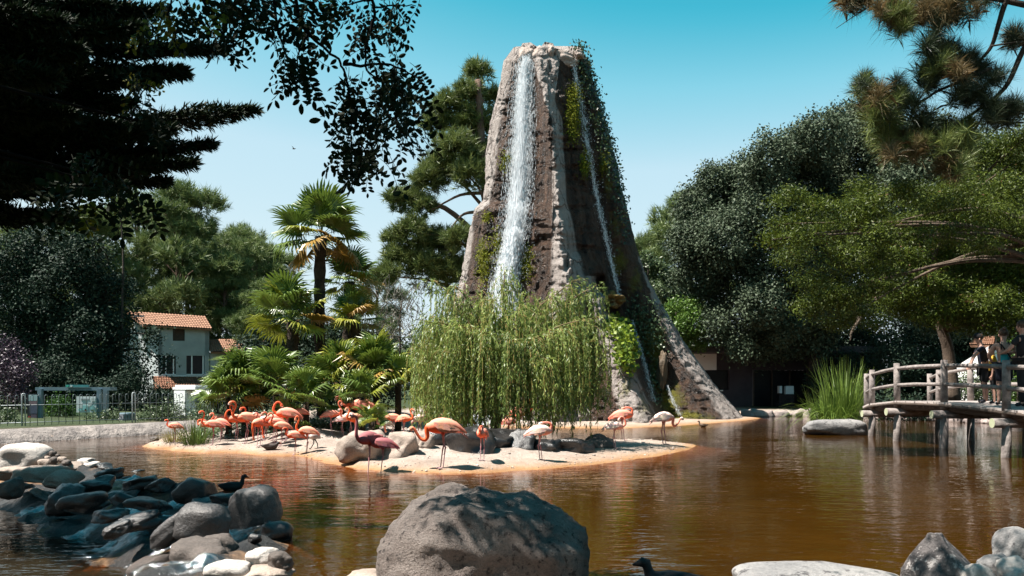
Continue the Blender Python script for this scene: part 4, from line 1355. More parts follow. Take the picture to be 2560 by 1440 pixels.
for s in range(1250):
    k = int(r_.choice(len(hp), p=ws / ws.sum()))
    h = hp[k][0]
    t0 = r_.uniform(0.62, 1.0)
    mid = top.lerp(h, 0.55) + Vector((0, 0, 0.35))
    st = (top.lerp(mid, t0 / .55) if t0 < .55 else mid.lerp(h, (t0 - .55) / .45)) + Vector(r_.normal(size=3) * 0.055)
    out = Vector((st.x - wb_.x, st.y - wb_.y, 0))
    out = (out.normalized() if out.length > .05 else Vector((1, 0, 0))) * (.35 if abs(HEADS[k][0] - 1265) > 170 else 1.0) * abs(r_.normal() * .20 + .06) + Vector((r_.normal() * .15, r_.normal() * .15, 0))
    zb = hz[k] + abs(r_.normal()) * .4
    ln = max(0.5, st.z - zb)
    pts = []
    v = out + Vector((0, 0, r_.uniform(0.05, 0.5)))
    p = st.copy()
    ds = 0.06
    n = int(ln / ds)
    sway = r_.uniform(0, 6)
    for i in range(n):
        pts.append(p.copy())
        v = v * 0.90 + Vector((math.sin(sway + i * .3) * .012, math.cos(sway * 1.7 + i * .25) * .012, -0.105))
        p = p + v.normalized() * ds
        if p.z < 0.12:
            break
    if len(pts) < 5:
        continue
    if s % 2 == 0:
        tw.tube(pts[::3] + [pts[-1]], 0.0042, 3, False)
    A = np.array([q_[:] for q_ in pts])
    D = np.gradient(A, axis=0)
    m = int(len(pts) * 1.9)
    f = np.sort(r_.uniform(0.03, 1, m)) * (len(pts) - 1.001)
    i0 = f.astype(int)
    c = A[i0] + (A[i0 + 1] - A[i0]) * (f - i0)[:, None] + r_.normal(size=(m, 3)) * 0.014
    al = unit(unit(D[i0]) * 0.9 + np.array([0, 0, -.35]) + r_.normal(size=(m, 3)) * 0.42)
    nr = unit(np.cross(al, r_.normal(size=(m, 3))) + np.array([0, -.25, .25]))
    LV.append(leaf_quads(c + al * 0.04, nr, 0.115, 0.023, r_, al))
    LT.append(np.repeat(np.clip(r_.random(m) * .45 + r_.random() * .25 + ht[k] * .35, 0, 1), 4))
o = tw.part('twigs', pm('willow_twig', (0.25, 0.17, 0.05), (0.35, 0.25, 0.09), 3, 0.7, 0), willow, True)
M_WILLOW = leafmat('willow_leaves', (0.028, 0.080, 0.018), (0.28, 0.34, 0.085), 0.35, 0.45, 0.35)
npart(np_mesh('foliage', np.concatenate(LV), 4, M_WILLOW, tint=np.concatenate(LT)), 'foliage', willow)

# ================================================================== FAN PALMS
def frond_mesh(name, seed, mat, blade, pet, seg=30, fan=2.5, droop=0.25):
    """fan leaf: stalk along +x, then pleated pointed segments"""
    r = random.Random(seed)
    mb = MB()
    mb.tube([(0, 0, 0), (pet * .5, 0, pet * .04), (pet, 0, 0)], [0.016, 0.011, 0.008], 4, True)
    c = Vector((pet, 0, 0))
    for i in range(seg):
        a = (i / (seg - 1) - .5) * 2 * fan
        L = blade * (0.66 + 0.34 * math.cos(a * 0.62)) * r.uniform(0.86, 1.06)
        d = Vector((math.cos(a), math.sin(a), 0.0))
        s = Vector((-math.sin(a), math.cos(a), 0))
        w = L * 0.042 + 0.006
        lift = 0.10 * blade
        p1 = c + d * L * .48 + Vector((0, 0, lift))
        dr = droop * L * r.uniform(.4, 1.5)
        p2 = c + d * L * (0.80) + Vector((0, 0, lift - dr * .25)) + s * r.uniform(-.03, .03) * L
        p3 = c + d * L * (0.98) + Vector((0, 0, lift - dr)) + s * r.uniform(-.06, .06) * L
        up = Vector((0, 0, w * .7))
        vs = [c, p1 - s * w, p1 + up, p1 + s * w, p2 - s * w * .7, p2 + up * .5, p2 + s * w * .7, p3]
        mb.add(vs, [(0, 1, 2), (0, 2, 3), (1, 4, 5, 2), (2, 5, 6, 3), (4, 7, 5), (5, 7, 6)])
    return mb.mesh(name, mat, False)


def palmmat(name, c1, c2):
    t = NT(name)
    c = t.coord()
    n = t.ramp(t.noise(9, 3, 0.6, c), 0.3, 0.7)
    oi = t.n('ShaderNodeObjectInfo').outputs['Random']
    col = t.mix(t.math('ADD', t.math('MULTIPLY', n, .5), t.math('MULTIPLY', oi, .5)), c1, c2)
    p = t.n('ShaderNodeBsdfPrincipled', {'Base Color': col, 'Roughness': 0.36, 'Specular IOR Level': 0.5}).outputs[0]
    tr = t.n('ShaderNodeBsdfTranslucent', {'Color': col}).outputs[0]
    return t.surf(t.n('ShaderNodeMixShader', {0: 0.22, 1: p, 2: tr}).outputs[0])


M_FG = palmmat('palm_green', (0.040, 0.090, 0.016), (0.165, 0.225, 0.036))
M_FY = palmmat('palm_yellowing', (0.15, 0.19, 0.02), (0.36, 0.34, 0.04))
M_FO = palmmat('palm_old', (0.30, 0.16, 0.03), (0.40, 0.26, 0.07))
FR = {}
for kk, (m_, nm) in {'g': (M_FG, 'g'), 'y': (M_FY, 'y'), 'o': (M_FO, 'o')}.items():
    FR[kk] = [frond_mesh('frond', 100 + j + ord(nm), m_, 1.0, 0.85, 30, 2.45 if j else 2.1, 0.15 + .16 * j) for j in range(3)]
M_PTRUNK = pm('palm_trunk', (0.020, 0.014, 0.010), (0.075, 0.052, 0.036), 7, 0.95, 1.0, 30, 0.05)


def palm(px, py, d, blade, n, label, trunk=True, base=None, lo=-0.6, hi=1.45, mix=(.72, .2, .08), seed=1, spread=1.0, az=None):
    r = random.Random(seed)
    c = P(px, py, d)
    X, Y = c.x, d
    b = Vector(base) if base else Vector((X, Y, gz(X, Y)))
    e = empty('fan_palm', b, label, 'palm tree', 'fan palms on the island')
    mb = MB()
    if trunk:
        k = 16
        pts, rad = [], []
        for i in range(k + 1):
            u = i / k
            p = b.lerp(c, u) + Vector((math.sin(u * 3 + seed) * .05, 0, 0))
            pts += [p]
            rad += [0.125 + 0.035 * u + (0.02 if i % 2 else -0.01)]
        mb.tube(pts, rad, 11)
        for i in range(70):                                # stubs of old leaf stalks and hanging fibre
            u = r.uniform(0.1, 1)
            p = b.lerp(c, u)
            a = r.uniform(0, 6.283)
            o_ = Vector((math.cos(a), math.sin(a), 0))
            mb.tube([p + o_ * .12, p + o_ * .19 + Vector((0, 0, r.uniform(-.02, .07)))], [0.02, 0.010], 4)
    else:
        mb.tube([b - Vector((0, 0, .1)), c + Vector((0, 0, .05))], [0.09, 0.07], 8)
    mb.part('trunk', M_PTRUNK, e, True)
    for i in range(n):
        u = (i + r.uniform(0, .8)) / n
        el = lo + (hi - lo) * u ** 0.9
        a = i * 2.39996 + r.uniform(-.4, .4)
        if az:
            a = az[0] + (az[1] - az[0]) * r.random()
        q = r.random() + (0.28 if el > .5 else 0) - (0.16 if el < 0 else 0)
        kind = 'g' if q > mix[1] + mix[2] else ('y' if q > mix[2] else 'o')
        o = bpy.data.objects.new('frond', r.choice(FR[kind]))
        COL.objects.link(o)
        o.parent = e
        o.location = c - b + Vector((0, 0, (u - .5) * 0.15))
        o.rotation_euler = (r.uniform(-.5, .5), -el + r.uniform(-.15, .15), a)
        s = blade * r.uniform(0.82, 1.12)
        o.scale = (s, s, s)
    return e


palm(803, 592, 22.4, 0.80, 24, 'tallest fan palm with a thick dark trunk and round crown against the sky', seed=3, lo=-.75)
palm(872, 705, 23.6, 0.62, 15, 'fan palm behind the trunk of the tallest palm, to its right', seed=4, mix=(.5, .3, .2))
palm(728, 800, 21.6, 0.74, 18, 'spreading fan palm at mid height left of the tall trunk, some fronds yellow', seed=5, lo=-.5, mix=(.5, .32, .18))
palm(886, 800, 22.0, 0.50, 15, 'small fan palm with orange-tipped fronds low behind the tall trunk', seed=6, mix=(.35, .35, .3), lo=-.3)
palm(612, 972, 20.9, 0.60, 28, 'large low fan palm clump nearest the tiled house', False, seed=7, lo=-.2, mix=(.85, .12, .03))
palm(572, 1000, 20.4, 0.57, 17, 'low fan palm at the left end of the palm thicket, behind the flamingos', False, seed=8, lo=-.1, mix=(.85, .15, .0))
palm(690, 965, 20.3, 0.61, 20, 'dark low fan palm in the middle of the thicket', False, seed=9, lo=-.15, mix=(.9, .1, 0))
palm(855, 955, 20.2, 0.59, 25, 'yellow-green low fan palm right of the tall trunk', False, seed=10, lo=-.2, mix=(.35, .6, .05))
palm(940, 935, 20.4, 0.61, 23, 'bright low fan palm next to the willow', False, seed=11, lo=-.2, mix=(.45, .5, .05))
palm(905, 1000, 19.4, 0.50, 15, 'small bright fan palm behind the tallest flamingo', False, seed=12, lo=-.1, mix=(.3, .65, .05))
palm(765, 1010, 19.4, 0.54, 12, 'small fan palm on the slope behind the crowd of flamingos', False, seed=13, lo=-.1, mix=(.7, .3, 0))
palm(995, 965, 20.0, 0.50, 12, 'young fan palm half hidden behind the left willow strands', False, seed=14, lo=-.1, mix=(.5, .5, 0))
palm(930, 1060, 17.8, 0.31, 9, 'tiny fan palm seedling among the rocks beside the dark flamingos', False, seed=15, lo=.0, mix=(.6, .4, 0))
palm(720, 1055, 19.2, 0.35, 9, 'tiny fan palm on the sand behind the feeding flamingo', False, seed=16, lo=.0, mix=(.7, .3, 0))
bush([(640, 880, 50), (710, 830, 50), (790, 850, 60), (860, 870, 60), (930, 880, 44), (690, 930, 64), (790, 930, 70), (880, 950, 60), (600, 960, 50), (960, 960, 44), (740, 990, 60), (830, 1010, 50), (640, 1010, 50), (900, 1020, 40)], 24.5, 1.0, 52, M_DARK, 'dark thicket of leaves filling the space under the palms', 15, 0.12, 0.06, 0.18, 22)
bush([(1000, 780, 54), (960, 740, 40), (1030, 720, 40), (1040, 820, 50), (960, 820, 44)], 29, 0.8, 53, leafmat('grey_leaves', (0.04, 0.055, 0.035), (0.11, 0.125, 0.085), .1, .5), 'twiggy grey shrub between the palms and the willow', 5, 0.07, 0.03, 0.2, 16)
# twigs of the grey shrub
gs = bpy.data.objects['shrub'] if False else COL.objects[-4]
mb = MB()
rr = random.Random(9)
for i in range(150):
    p = P(rr.uniform(940, 1060), rr.uniform(720, 880), 29 + rr.uniform(-.8, .8))
    q = p + Vector((rr.uniform(-.5, .5), rr.uniform(-.3, .3), rr.uniform(.1, .8)))
    mb.tube([p, p.lerp(q, .5) + Vector((rr.uniform(-.1, .1), 0, rr.uniform(-.05, .1))), q], [0.016, 0.011, 0.004], 3, False)
_e = [o_ for o_ in COL.objects if o_.get('label', '').startswith('twiggy grey')][0]
mb.part('twigs', pm('grey_twig', (0.10, 0.09, 0.075), (0.18, 0.16, 0.14), 4, 0.9, 0), _e, True)


# ---- blades: reeds, iris, grass tufts
def blades(center, n, hgt, rad, Wd, seed, lean=0.35, arch=0.5):
    r = np.random.default_rng(seed)
    V, T = [], []
    for i in range(n):
        a = r.uniform(0, 6.283)
        d = np.array([math.cos(a), math.sin(a), 0])
        rr_ = rad * math.sqrt(r.random())
        b = np.array(center) + d * rr_ + np.array([0, 0, -0.03])
        h = hgt * r.uniform(0.45, 1.1)
        ln = lean * r.uniform(0.1, 1.6) * (0.4 + rr_ / rad)
        ar = arch * r.uniform(0, 1.4) ** 2
        s = np.array([-d[1], d[0], 0]) * Wd * r.uniform(.6, 1.2)
        if r.random() < .5:
            s = unit(s + np.array([0.6, 0.2, 0]) * Wd) * Wd * .8
        prev = None
        for k in range(6):
            u = k / 5
            c = b + np.array([0, 0, h]) * (u - ar * u ** 3 * .9) + d * h * (ln * u + ar * u * u)
            w = (1 - u ** 2.2) * 0.5 + 0.04
            cur = (c - s * w, c + s * w)
            if prev is not None:
                V += [prev[0], prev[1], cur[1], cur[0]]
                T += [min(1, max(0, .3 + .6 * r.random()))] * 4
            prev = cur
    return np.array(V), np.array(T)


M_REED = leafmat('reed_blades', (0.030, 0.080, 0.015), (0.16, 0.23, 0.04), 0.3, 0.4, 0.4)
rb = PG(2095, 1078)
rb.z = 0.28
V, T = blades(rb + Vector((0.25, 0.1, 0)), 330, 2.15, 0.55, 0.036, 5, 0.13, 0.16)
V2, T2 = blades(rb + Vector((-0.25, -0.1, -0.05)), 420, 1.35, 0.62, 0.030, 6, 0.22, 0.7)
nthing(np_mesh('iris_clump', np.concatenate([V, V2]), 4, M_REED, tint=np.concatenate([T, T2])), 'iris_clump', rb, 'tall clump of green sword-leaved iris growing round the boulder at the bridge end', 'iris')
g_ = stand(482, 1112)
V, T = blades(g_ + Vector((0, .15, 0)), 150, 0.75, 0.28, 0.022, 7, 0.35, 0.35)
nthing(np_mesh('grass_tuft', V, 4, leafmat('tuft_blades', (0.025, 0.065, 0.015), (0.10, 0.15, 0.03), .25), tint=T), 'grass_tuft', g_, 'dark green grass tuft right of the leftmost flamingo', 'grass tuft')
g_ = stand(425, 1110)
V, T = blades(g_ + Vector((0, .2, 0)), 150, 0.42, 0.22, 0.016, 12, 0.5, 0.5)
nthing(np_mesh('grass_tuft', V, 4, leafmat('dry_blades', (0.10, 0.10, 0.03), (0.26, 0.22, 0.07), .25), tint=T), 'grass_tuft', g_, 'low yellowish grass tuft under the leftmost flamingo', 'grass tuft')
bush([(560, 1078, 22), (620, 1072, 26), (690, 1078, 24), (520, 1088, 16), (655, 1060, 22)], 21.3, 0.3, 57, M_SHRUB, 'low grey-green shrubs behind the legs of the left flamingos', 26, 0.06, 0.035, 0.10, 22)
# ground cover on the left island, beyond counting
r_ = np.random.default_rng(17)
n_ = 9000
gx_ = r_.uniform(-8.6, -4.2, n_)
gy_ = 20.2 + np.abs(r_.normal(size=n_)) * 1.6 + np.clip((gx_ + 8.6) * -0.12, -1, 0)
ok = (sdist(ISLE, gx_, gy_) > 0.9) & (fbm(np.stack([gx_, gy_, gx_ * 0], -1) * 1.5, 3, 2) > -0.15)
gx_, gy_ = gx_[ok], gy_[ok]
ctr = np.stack([gx_, gy_, ground_z(gx_, gy_) + np.abs(r_.normal(size=len(gx_))) * 0.10 + .02], -1)
nr = unit(np.array([0, -.2, 1]) + r_.normal(size=ctr.shape) * .5)
V = leaf_quads(ctr, nr, 0.085, 0.06, r_)
nthing(np_mesh('ground_cover', V, 4, leafmat('cover_leaves', (0.03, 0.055, 0.025), (0.13, 0.16, 0.10), .1, .4), tint=np.repeat(r_.random(len(ctr)), 4)), 'ground_cover', (-6, 22, .2), kind='stuff')
# ================================================================== BUILT THINGS
def onplane(px, py, p0, n):
    o = Vector((0, 0, HC))
    d = Vector(((px - 1280) / F, 1.0, (HOR - py) / F))
    return o + d * ((Vector(p0) - o).dot(n) / d.dot(n))


M_RENDER = pm('house_render', (0.30, 0.33, 0.33), (0.40, 0.43, 0.43), 1.2, 0.9, 0.3, 30, 0.01)
M_WHITE = pm('white_paint', (0.78, 0.78, 0.78), (0.84, 0.84, 0.83), 2.0, 0.6, 0.15, 20, 0.005)
M_GLASS = pm('dark_glass', (0.006, 0.008, 0.011), (0.012, 0.015, 0.02), 2, 0.25, 0, spec=0.25)
M_SHUT = pm('brown_shutter', (0.035, 0.022, 0.016), (0.06, 0.04, 0.028), 6, 0.7, 0.3, 20, 0.01)
M_TILE = pm('terracotta', (0.19, 0.095, 0.06), (0.28, 0.155, 0.10), 2.6, 0.85, 0.5, 12, 0.03)
M_TILED = pm('old_terracotta', (0.11, 0.045, 0.028), (0.22, 0.11, 0.065), 4.5, 0.9, 0.5, 12, 0.03)


def tiled_roof(a, b, c, d, pitch, mat, name, parent, rows=7, amp=0.05, th=0.12):
    """rows of barrel tiles over the quad a-b (eave) c-d (ridge); every row laps the one below"""
    a, b, c, d = map(Vector, (a, b, c, d))
    n = (b - a).cross(d - a).normalized()
    if n.z < 0:
        n = -n
    cols = max(6, int((b - a).length / pitch)) * 4
    V = []
    for r in range(rows):
        for e in (0, 1):
            v = (r + e) / rows
            row = []
            for i in range(cols + 1):
                u = i / cols
                p = a.lerp(b, u).lerp(d.lerp(c, u), v)
                hgt = amp * (0.5 + 0.5 * math.cos(i * math.pi / 2)) + (0.035 if e == 0 else 0.0)
                row.append(p + n * hgt)
            V.append(row)
    mb = MB()
    m = cols + 1
    mb.add([p for row in V for p in row], [(r * m + i, r * m + i + 1, (r + 1) * m + i + 1, (r + 1) * m + i) for r in range(len(V) - 1) for i in range(cols)])
    mb.prism([a - n * .02, b - n * .02, c - n * .02, d - n * .02], -n * th)
    return mb.part(name, mat, parent, False)


HN = Vector((0.50, -0.866, 0)).normalized()
HP = P(395, 965, 52)
HB = -HN
house = empty('tiled_house', (HP.x, HP.y, 0.5), 'two-storey pale house with orange tiled roofs among the pines', 'house')


def HQ(px, py, back=0.0):
    return onplane(px, py, HP, HN) + HB * back


def hquad(pts, depth, name, mat, out=0.0, parent=None, label=None):
    mb = MB()
    q = [HQ(x, y) + HN * out for x, y in pts]
    mb.prism(q, HB * depth)
    return mb.part(name, mat, parent or house, False, label)


# upper storey shell: walls with real openings built as pieces round the windows
mb = MB()
for x0, x1, y0, y1 in ((395, 432, 818, 889), (462, 523, 818, 889), (432, 462, 852, 889), (440, 466, 889, 942), (395, 402, 889, 942), (516, 523, 889, 942), (395, 523, 938, 1040)):
    q = [HQ(x, y) for x, y in ((x0, y1), (x1, y1), (x1, y0), (x0, y0))]
    mb.prism(q, HB * 0.25)
lw = [HQ(395, 1040), HQ(395, 812)]
sd = Vector((-0.75, 0.66, 0)) * 5.6
lw = [HQ(395.3, 1040), HQ(395.3, 1040) + sd * 1.0, HQ(395.3, 820) + sd * 1.0, HQ(395.3, 820)]
mb.prism(lw, Vector((.866, .5, 0)) * .25)
rw = [HQ(522.6, 1040), HQ(522.6, 1040) + sd, HQ(522.6, 822) + sd, HQ(522.6, 822)]
mb.prism(rw, Vector((-.866, -.5, 0)) * .25)
mb.part('wall', M_RENDER, house, False)
hquad([(390, 1040), (520, 1040), (520, 815), (400, 815)], 0.1, 'back_wall', M_SHUT, out=-2.2)
w = hquad([(432, 852), (462, 852), (462, 822), (432, 822)], 0.05, 'window', M_SHUT, out=-0.10)
for (x0, x1, cuts) in ((402, 440, (415, 434)), (466, 516, (480, 508))):
    w = hquad([(x0, 937), (x1, 937), (x1, 935), (x0, 935)], 0.22, 'window', M_WHITE, out=0.04)
    hquad([(x0, 935), (x1, 935), (x1, 889), (x0, 889)], 0.03, 'pane', M_GLASS, out=-0.16, parent=w)
    for cx_ in cuts:
        hquad([(cx_ - 1.4, 935), (cx_ + 1.4, 935), (cx_ + 1.4, 889), (cx_ - 1.4, 889)], 0.08, 'mullion', M_WHITE, out=-0.05, parent=w)
hquad([(396, 941), (524, 941), (524, 938.5), (396, 938.5)], 0.2, 'sill', M_WHITE, out=0.10)
up = Vector((0, 0, 1))
ea, eb = HQ(356, 813) + HN * .35, HQ(527, 823) + HN * .35
tiled_roof(ea, eb, eb + HB * 2.9 + up * 1.05, ea + HB * 2.9 + up * 1.05 - Vector((.866, .5, 0)) * .7, 0.16, M_TILE, 'roof', house, 7)
ea2, eb2 = HQ(388, 818) - HN * 5.6, HQ(535, 824) - HN * 5.6
tiled_roof(eb2, ea2, ea + HB * 3.05 + up * 1.02, eb + HB * 3.05 + up * 1.02, 0.16, M_TILE, 'roof', house, 6)
mb = MB()
c_ = HQ(352, 800, 1.6)
for x_, z_, s_, h_ in ((0, -.2, .5, 1.0), (0, .35, .62, .12)):
    mb.box(c_ + up * z_, (s_, s_, h_), rz=R(30))
mb.part('chimney', M_RENDER, house, False)
la, lb = HQ(378, 972) + HN * 1.6, HQ(528, 974) + HN * 1.6
tiled_roof(la, lb, HQ(526, 943) + HN * .02, HQ(382, 941) + HN * .02, 0.15, M_TILED, 'porch_roof', house, 7)
mb = MB()
for px in (392, 515):
    q = onplane(px, 1040, HP + HN * 1.3, HN)
    mb.box(q + up * .7, (0.16, 0.16, 2.3), rz=R(30))
mb.part('porch_posts', M_SHUT, house, False)
# right wing
wx0, wx1 = HQ(527, 884) + HN * .2, HQ(620, 884) + HN * .2
tiled_roof(HQ(524, 880) + HN * .6, HQ(628, 882) + HN * .6, HQ(622, 850) - HN * 1.3 + up * .1, HQ(526, 850) - HN * 1.3 + up * .1, 0.15, M_TILE, 'wing_roof', house, 6)
hquad([(526, 1035), (622, 1035), (622, 881), (526, 881)], 0.25, 'wing_wall', M_RENDER, out=-.05)

# ---- white gate pillar
pl = empty('gate_pillar', P(462, 1056, 31.5), 'bright white square pillar with a flat cap beside the railing', 'pillar')
pb = P(462, 1056, 31.5)
pz = HC + (HOR - 977) * 31.5 / F
mb = MB()
mb.box((pb.x, pb.y, (pz + 0.1) / 2), (0.56, 0.56, pz - 0.1 + .02), rz=R(-22))
mb.part('shaft', M_WHITE, pl, False)
mb = MB()
mb.box((pb.x + .22, pb.y + .1, pz + .10), (1.15, 0.8, .10), rz=R(-22))
mb.box((pb.x + .22, pb.y + .1, pz + .19), (1.0, 0.66, .08), rz=R(-22))
mb.part('cap', M_WHITE, pl, False)

# ---- bus shelter
M_BLUE = pm('shelter_paint', (0.11, 0.17, 0.21), (0.15, 0.22, 0.26), 3, 0.45, 0.1, 30, 0.004, spec=0.5)
M_SIGN = pm('map_board', (0.52, 0.56, 0.58), (0.62, 0.66, 0.67), 5, 0.5, 0)
SD = 29.0
sh = empty('bus_shelter', P(175, 1085, SD), 'grey-blue metal bus shelter with a map board behind the railing', 'bus shelter')


def fbox(px0, px1, py0, py1, d, th, name, mat, parent, label=None):
    a, b = P(px0, py1, d), P(px1, py0, d)
    mb = MB()
    mb.box(((a.x + b.x) / 2, d, (a.z + b.z) / 2), (abs(b.x - a.x), th, abs(b.z - a.z)))
    return mb.part(name, mat, parent, False, label)


for px, dd in ((101, 0), (249, 0), (265, 0.9)):
    fbox(px - 5, px + 5, 972, 1088, SD + dd, .14, 'post', M_BLUE, sh)
fbox(98, 284, 968, 976, SD + .3, .5, 'roof', M_BLUE, sh)
s_ = fbox(165, 222, 962, 968, SD, .08, 'header_sign', pm('teal_sign', (0.05, 0.20, 0.22), (0.07, 0.26, 0.28), 3, .5, 0), sh)
fbox(167, 171, 963.5, 967, SD - .05, .02, 'emblem', pm('green_mark', (0.05, 0.4, 0.25), (0.06, 0.45, 0.28), 3, .5, 0), s_)
fbox(176, 181, 963.5, 967, SD - .05, .02, 'emblem', M_SIGN, s_)
mapb = fbox(192, 241, 991, 1031, SD - .10, .05, 'map_board', M_SIGN, sh)
cb = [pm('map_' + n, c, tuple(v * 1.15 for v in c), 9, .5, 0) for n, c in (('teal', (0.20, 0.42, 0.42)), ('grey', (0.30, 0.33, 0.35)), ('red', (0.35, 0.10, 0.10)), ('pale', (0.44, 0.50, 0.50)))]
for (a, b, c, d, k) in ((202, 223, 996, 999.5, 1), (196, 206, 1010, 1020, 3), (207, 219, 1013, 1026, 0), (220, 229, 1006, 1016, 3), (212, 216, 1022, 1027, 2), (226, 236, 1014, 1024, 0), (228, 238, 995, 1003, 3), (196, 204, 1022, 1027, 0)):
    fbox(a, b, c, d, SD - .135, .012, 'map_print', cb[k], mapb)
ad = fbox(70, 95, 985, 1078, SD - .05, .10, 'poster_case', pm('poster_frame', (0.02, 0.025, 0.03), (0.03, 0.035, 0.04), 3, .4, 0), sh)
for (a, b, c, d, col) in ((72, 93, 987, 1002, (.26, .36, .38)), (73, 92, 1003, 1012, (.16, .11, .13)), (74, 93, 1012, 1034, (.07, .08, .12)), (70.8, 77, 1040, 1056, (.34, .06, .05)), (78, 92, 1036, 1060, (.09, .07, .10)), (72, 93, 1063, 1073, (.22, .34, .36)), (80, 84, 1050, 1066, (.3, .38, .38))):
    fbox(a, b, c, d, SD - .115, .012, 'poster_print', pm('poster_ink', col, tuple(v * 1.3 for v in col), 14, .4, 0), ad)
fbox(68, 97, 1080, 1087, SD - .05, .14, 'poster_foot', M_SIGN, sh)
fbox(135, 195, 1065, 1068, SD + .5, .4, 'bench_seat', M_BLUE, sh)
for px in (142, 188):
    fbox(px - 2, px + 2, 1068, 1086, SD + .5, .3, 'bench_leg', M_BLUE, sh)
gp = NT('shelter_glass')
g1 = gp.n('ShaderNodeBsdfTransparent', {'Color': (0.72, 0.80, 0.82, 1)}).outputs[0]
g2 = gp.n('ShaderNodeBsdfGlossy', {'Color': (1, 1, 1, 1), 'Roughness': 0.02}).outputs[0]
M_PANE = gp.surf(gp.n('ShaderNodeMixShader', {0: gp.n('ShaderNodeFresnel', {'IOR': 1.4}).outputs[0], 1: g1, 2: g2}).outputs[0])
fbox(107, 190, 978, 1080, SD + 1.2, .012, 'pane', M_PANE, sh)
fbox(191, 244, 978, 1080, SD + 1.2, .012, 'pane', M_PANE, sh)

# ---- bin, picnic table, lamp post
bn = P(318, 1072, 27.6)
e = empty('litter_bin', bn, 'grey slatted litter bin behind the railing right of the bus shelter', 'bin')
mb = MB()
w_ = 34 * 27.6 / F
hb = 38 * 27.6 / F
for k in range(14):
    a = 2 * math.pi * k / 14
    mb = MB()
    mb.box((bn.x + math.cos(a) * w_ / 2, bn.y + math.sin(a) * w_ / 2, bn.z + hb / 2), (0.03, w_ * .20, hb), rz=a)
    mb.part('slat', pm('bin_slat', (0.20, 0.21, 0.24), (0.28, 0.28, 0.31), 4, .6, .2) if k == 0 else bpy.data.materials['bin_slat'], e, False)
mb = MB()
mb.tube([(bn.x, bn.y, bn.z + .02), (bn.x, bn.y, bn.z + hb * .9)], w_ * .44, 12)
mb.part('liner', M_GLASS, e, False)
mb = MB()
mb.tube([(bn.x, bn.y, bn.z + hb - .02), (bn.x, bn.y, bn.z + hb + .03)], [w_ * .55, w_ * .5], 14)
mb.part('lid', M_BLUE, e, False)
tb = P(40, 1066, 25.5)
e = empty('picnic_table', tb, 'pale picnic table behind the railing left of the bus shelter', 'table')
mb = MB()
mb.box((tb.x, tb.y, tb.z), (0.62, 0.5, 0.035))
mb.part('table_top', M_SIGN, e, False)
for sx in (-.22, .22):
    mb = MB()
    mb.box((tb.x + sx, tb.y, tb.z - .22), (0.05, .36, 0.42))
    mb.part('leg', M_SIGN, e, False)

# ---- hoop-topped railing along the left bank
M_RAIL = pm('rail_steel', (0.10, 0.125, 0.14), (0.16, 0.19, 0.20), 4, 0.4, 0.1, 40, 0.003, spec=0.5, metal=0.3)
RA, RB = P(-120, 1098, 22.6), P(560, 1070, 28.2)
RA.z, RB.z = 0.30, 0.34
rl = empty('hoop_railing', RA.lerp(RB, .5), 'low steel railing with hooked bar tops along the left bank of the pond', 'railing')
dirv = (RB - RA)
Lr = dirv.length
dirv.normalize()
Ht = 0.92
mb = MB()
W2 = 0.085
pts = [Vector((0, 0, 0)), Vector((0, 0, Ht - W2 / 2))]
for k in range(1, 7):
    a = math.pi * k / 6
    pts.append(Vector(((1 - math.cos(a)) * W2 / 2, 0, Ht - W2 / 2 + math.sin(a) * W2 / 2)))
pts.append(Vector((W2, 0, Ht - .17)))
mb.tube(pts, 0.0085, 5)
hook = mb.mesh('hooked_bar', M_RAIL, True)
ang = math.atan2(dirv.y, dirv.x)
n_ = int(Lr / 0.19)
for i in range(n_):
    p = RA.lerp(RB, i / n_)
    o = link(hook, 'hooked_bar', rl, p - ORG[rl.name])
    o.rotation_euler = (0, 0, ang)
for hz in (0.10, 0.62):
    mb = MB()
    mb.tube([RA + Vector((0, 0, hz)), RB + Vector((0, 0, hz))], 0.012, 6)
    mb.part('rail', M_RAIL, rl, True)
mb = MB()
pts = [Vector((0, 0, -.45)), Vector((0, 0, Ht))]
for k in range(1, 7):
    a = math.pi * k / 6
    pts.append(Vector(((1 - math.cos(a)) * .045, 0, Ht + math.sin(a) * .045)))
pts.append(Vector((.09, 0, -.1)))
mb.tube(pts, 0.018, 6)
pst = mb.mesh('post', pm('post_steel', (0.42, 0.46, 0.48), (0.52, 0.56, 0.58), 4, .35, 0.1, 40, .003, spec=.5), True)
for px in (55, 332, 520, -80):
    for s in range(200):
        q = RA.lerp(RB, s / 200)
        if 1280 + q.x * F / q.y >= px:
            break
    o = link(pst, 'post', rl, q - ORG[rl.name] + Vector((0, -.05, 0)))
    o.rotation_euler = (0, 0, ang)
# grey weathered concrete kerb of the left bank
M_KERB = pm('weathered_concrete', (0.10, 0.088, 0.085), (0.28, 0.245, 0.225), 2.6, 0.9, 1.0, 7, 0.10)
mb = MB()
cr = [(-150, 1122), (0, 1110), (100, 1104), (200, 1098), (300, 1092), (400, 1085.5), (470, 1081), (560, 1075)]
prev = None
rr = random.Random(2)
pts = []
for i in range(len(cr) - 1):
    for k in range(10):
        u = k / 10
        pts.append((lerp(cr[i][0], cr[i + 1][0], u), lerp(cr[i][1], cr[i + 1][1], u)))
rowsv = []
for (px, py) in pts:
    a = PG(px, py)
    nv = Vector((-.55, .83, 0))
    j = lambda s: rr.uniform(-s, s)
    rowsv.append([a + nv * -.25 + up * -.20, a + nv * (-.05 + j(.05)) + up * .04, a + nv * (.16 + j(.06)) + up * (.14 + j(.03)), a + nv * (.42 + j(.05)) + up * (.27 + j(.015)), a + nv * .75 + up * .345, a + nv * 1.0 + up * .2])
m = 6
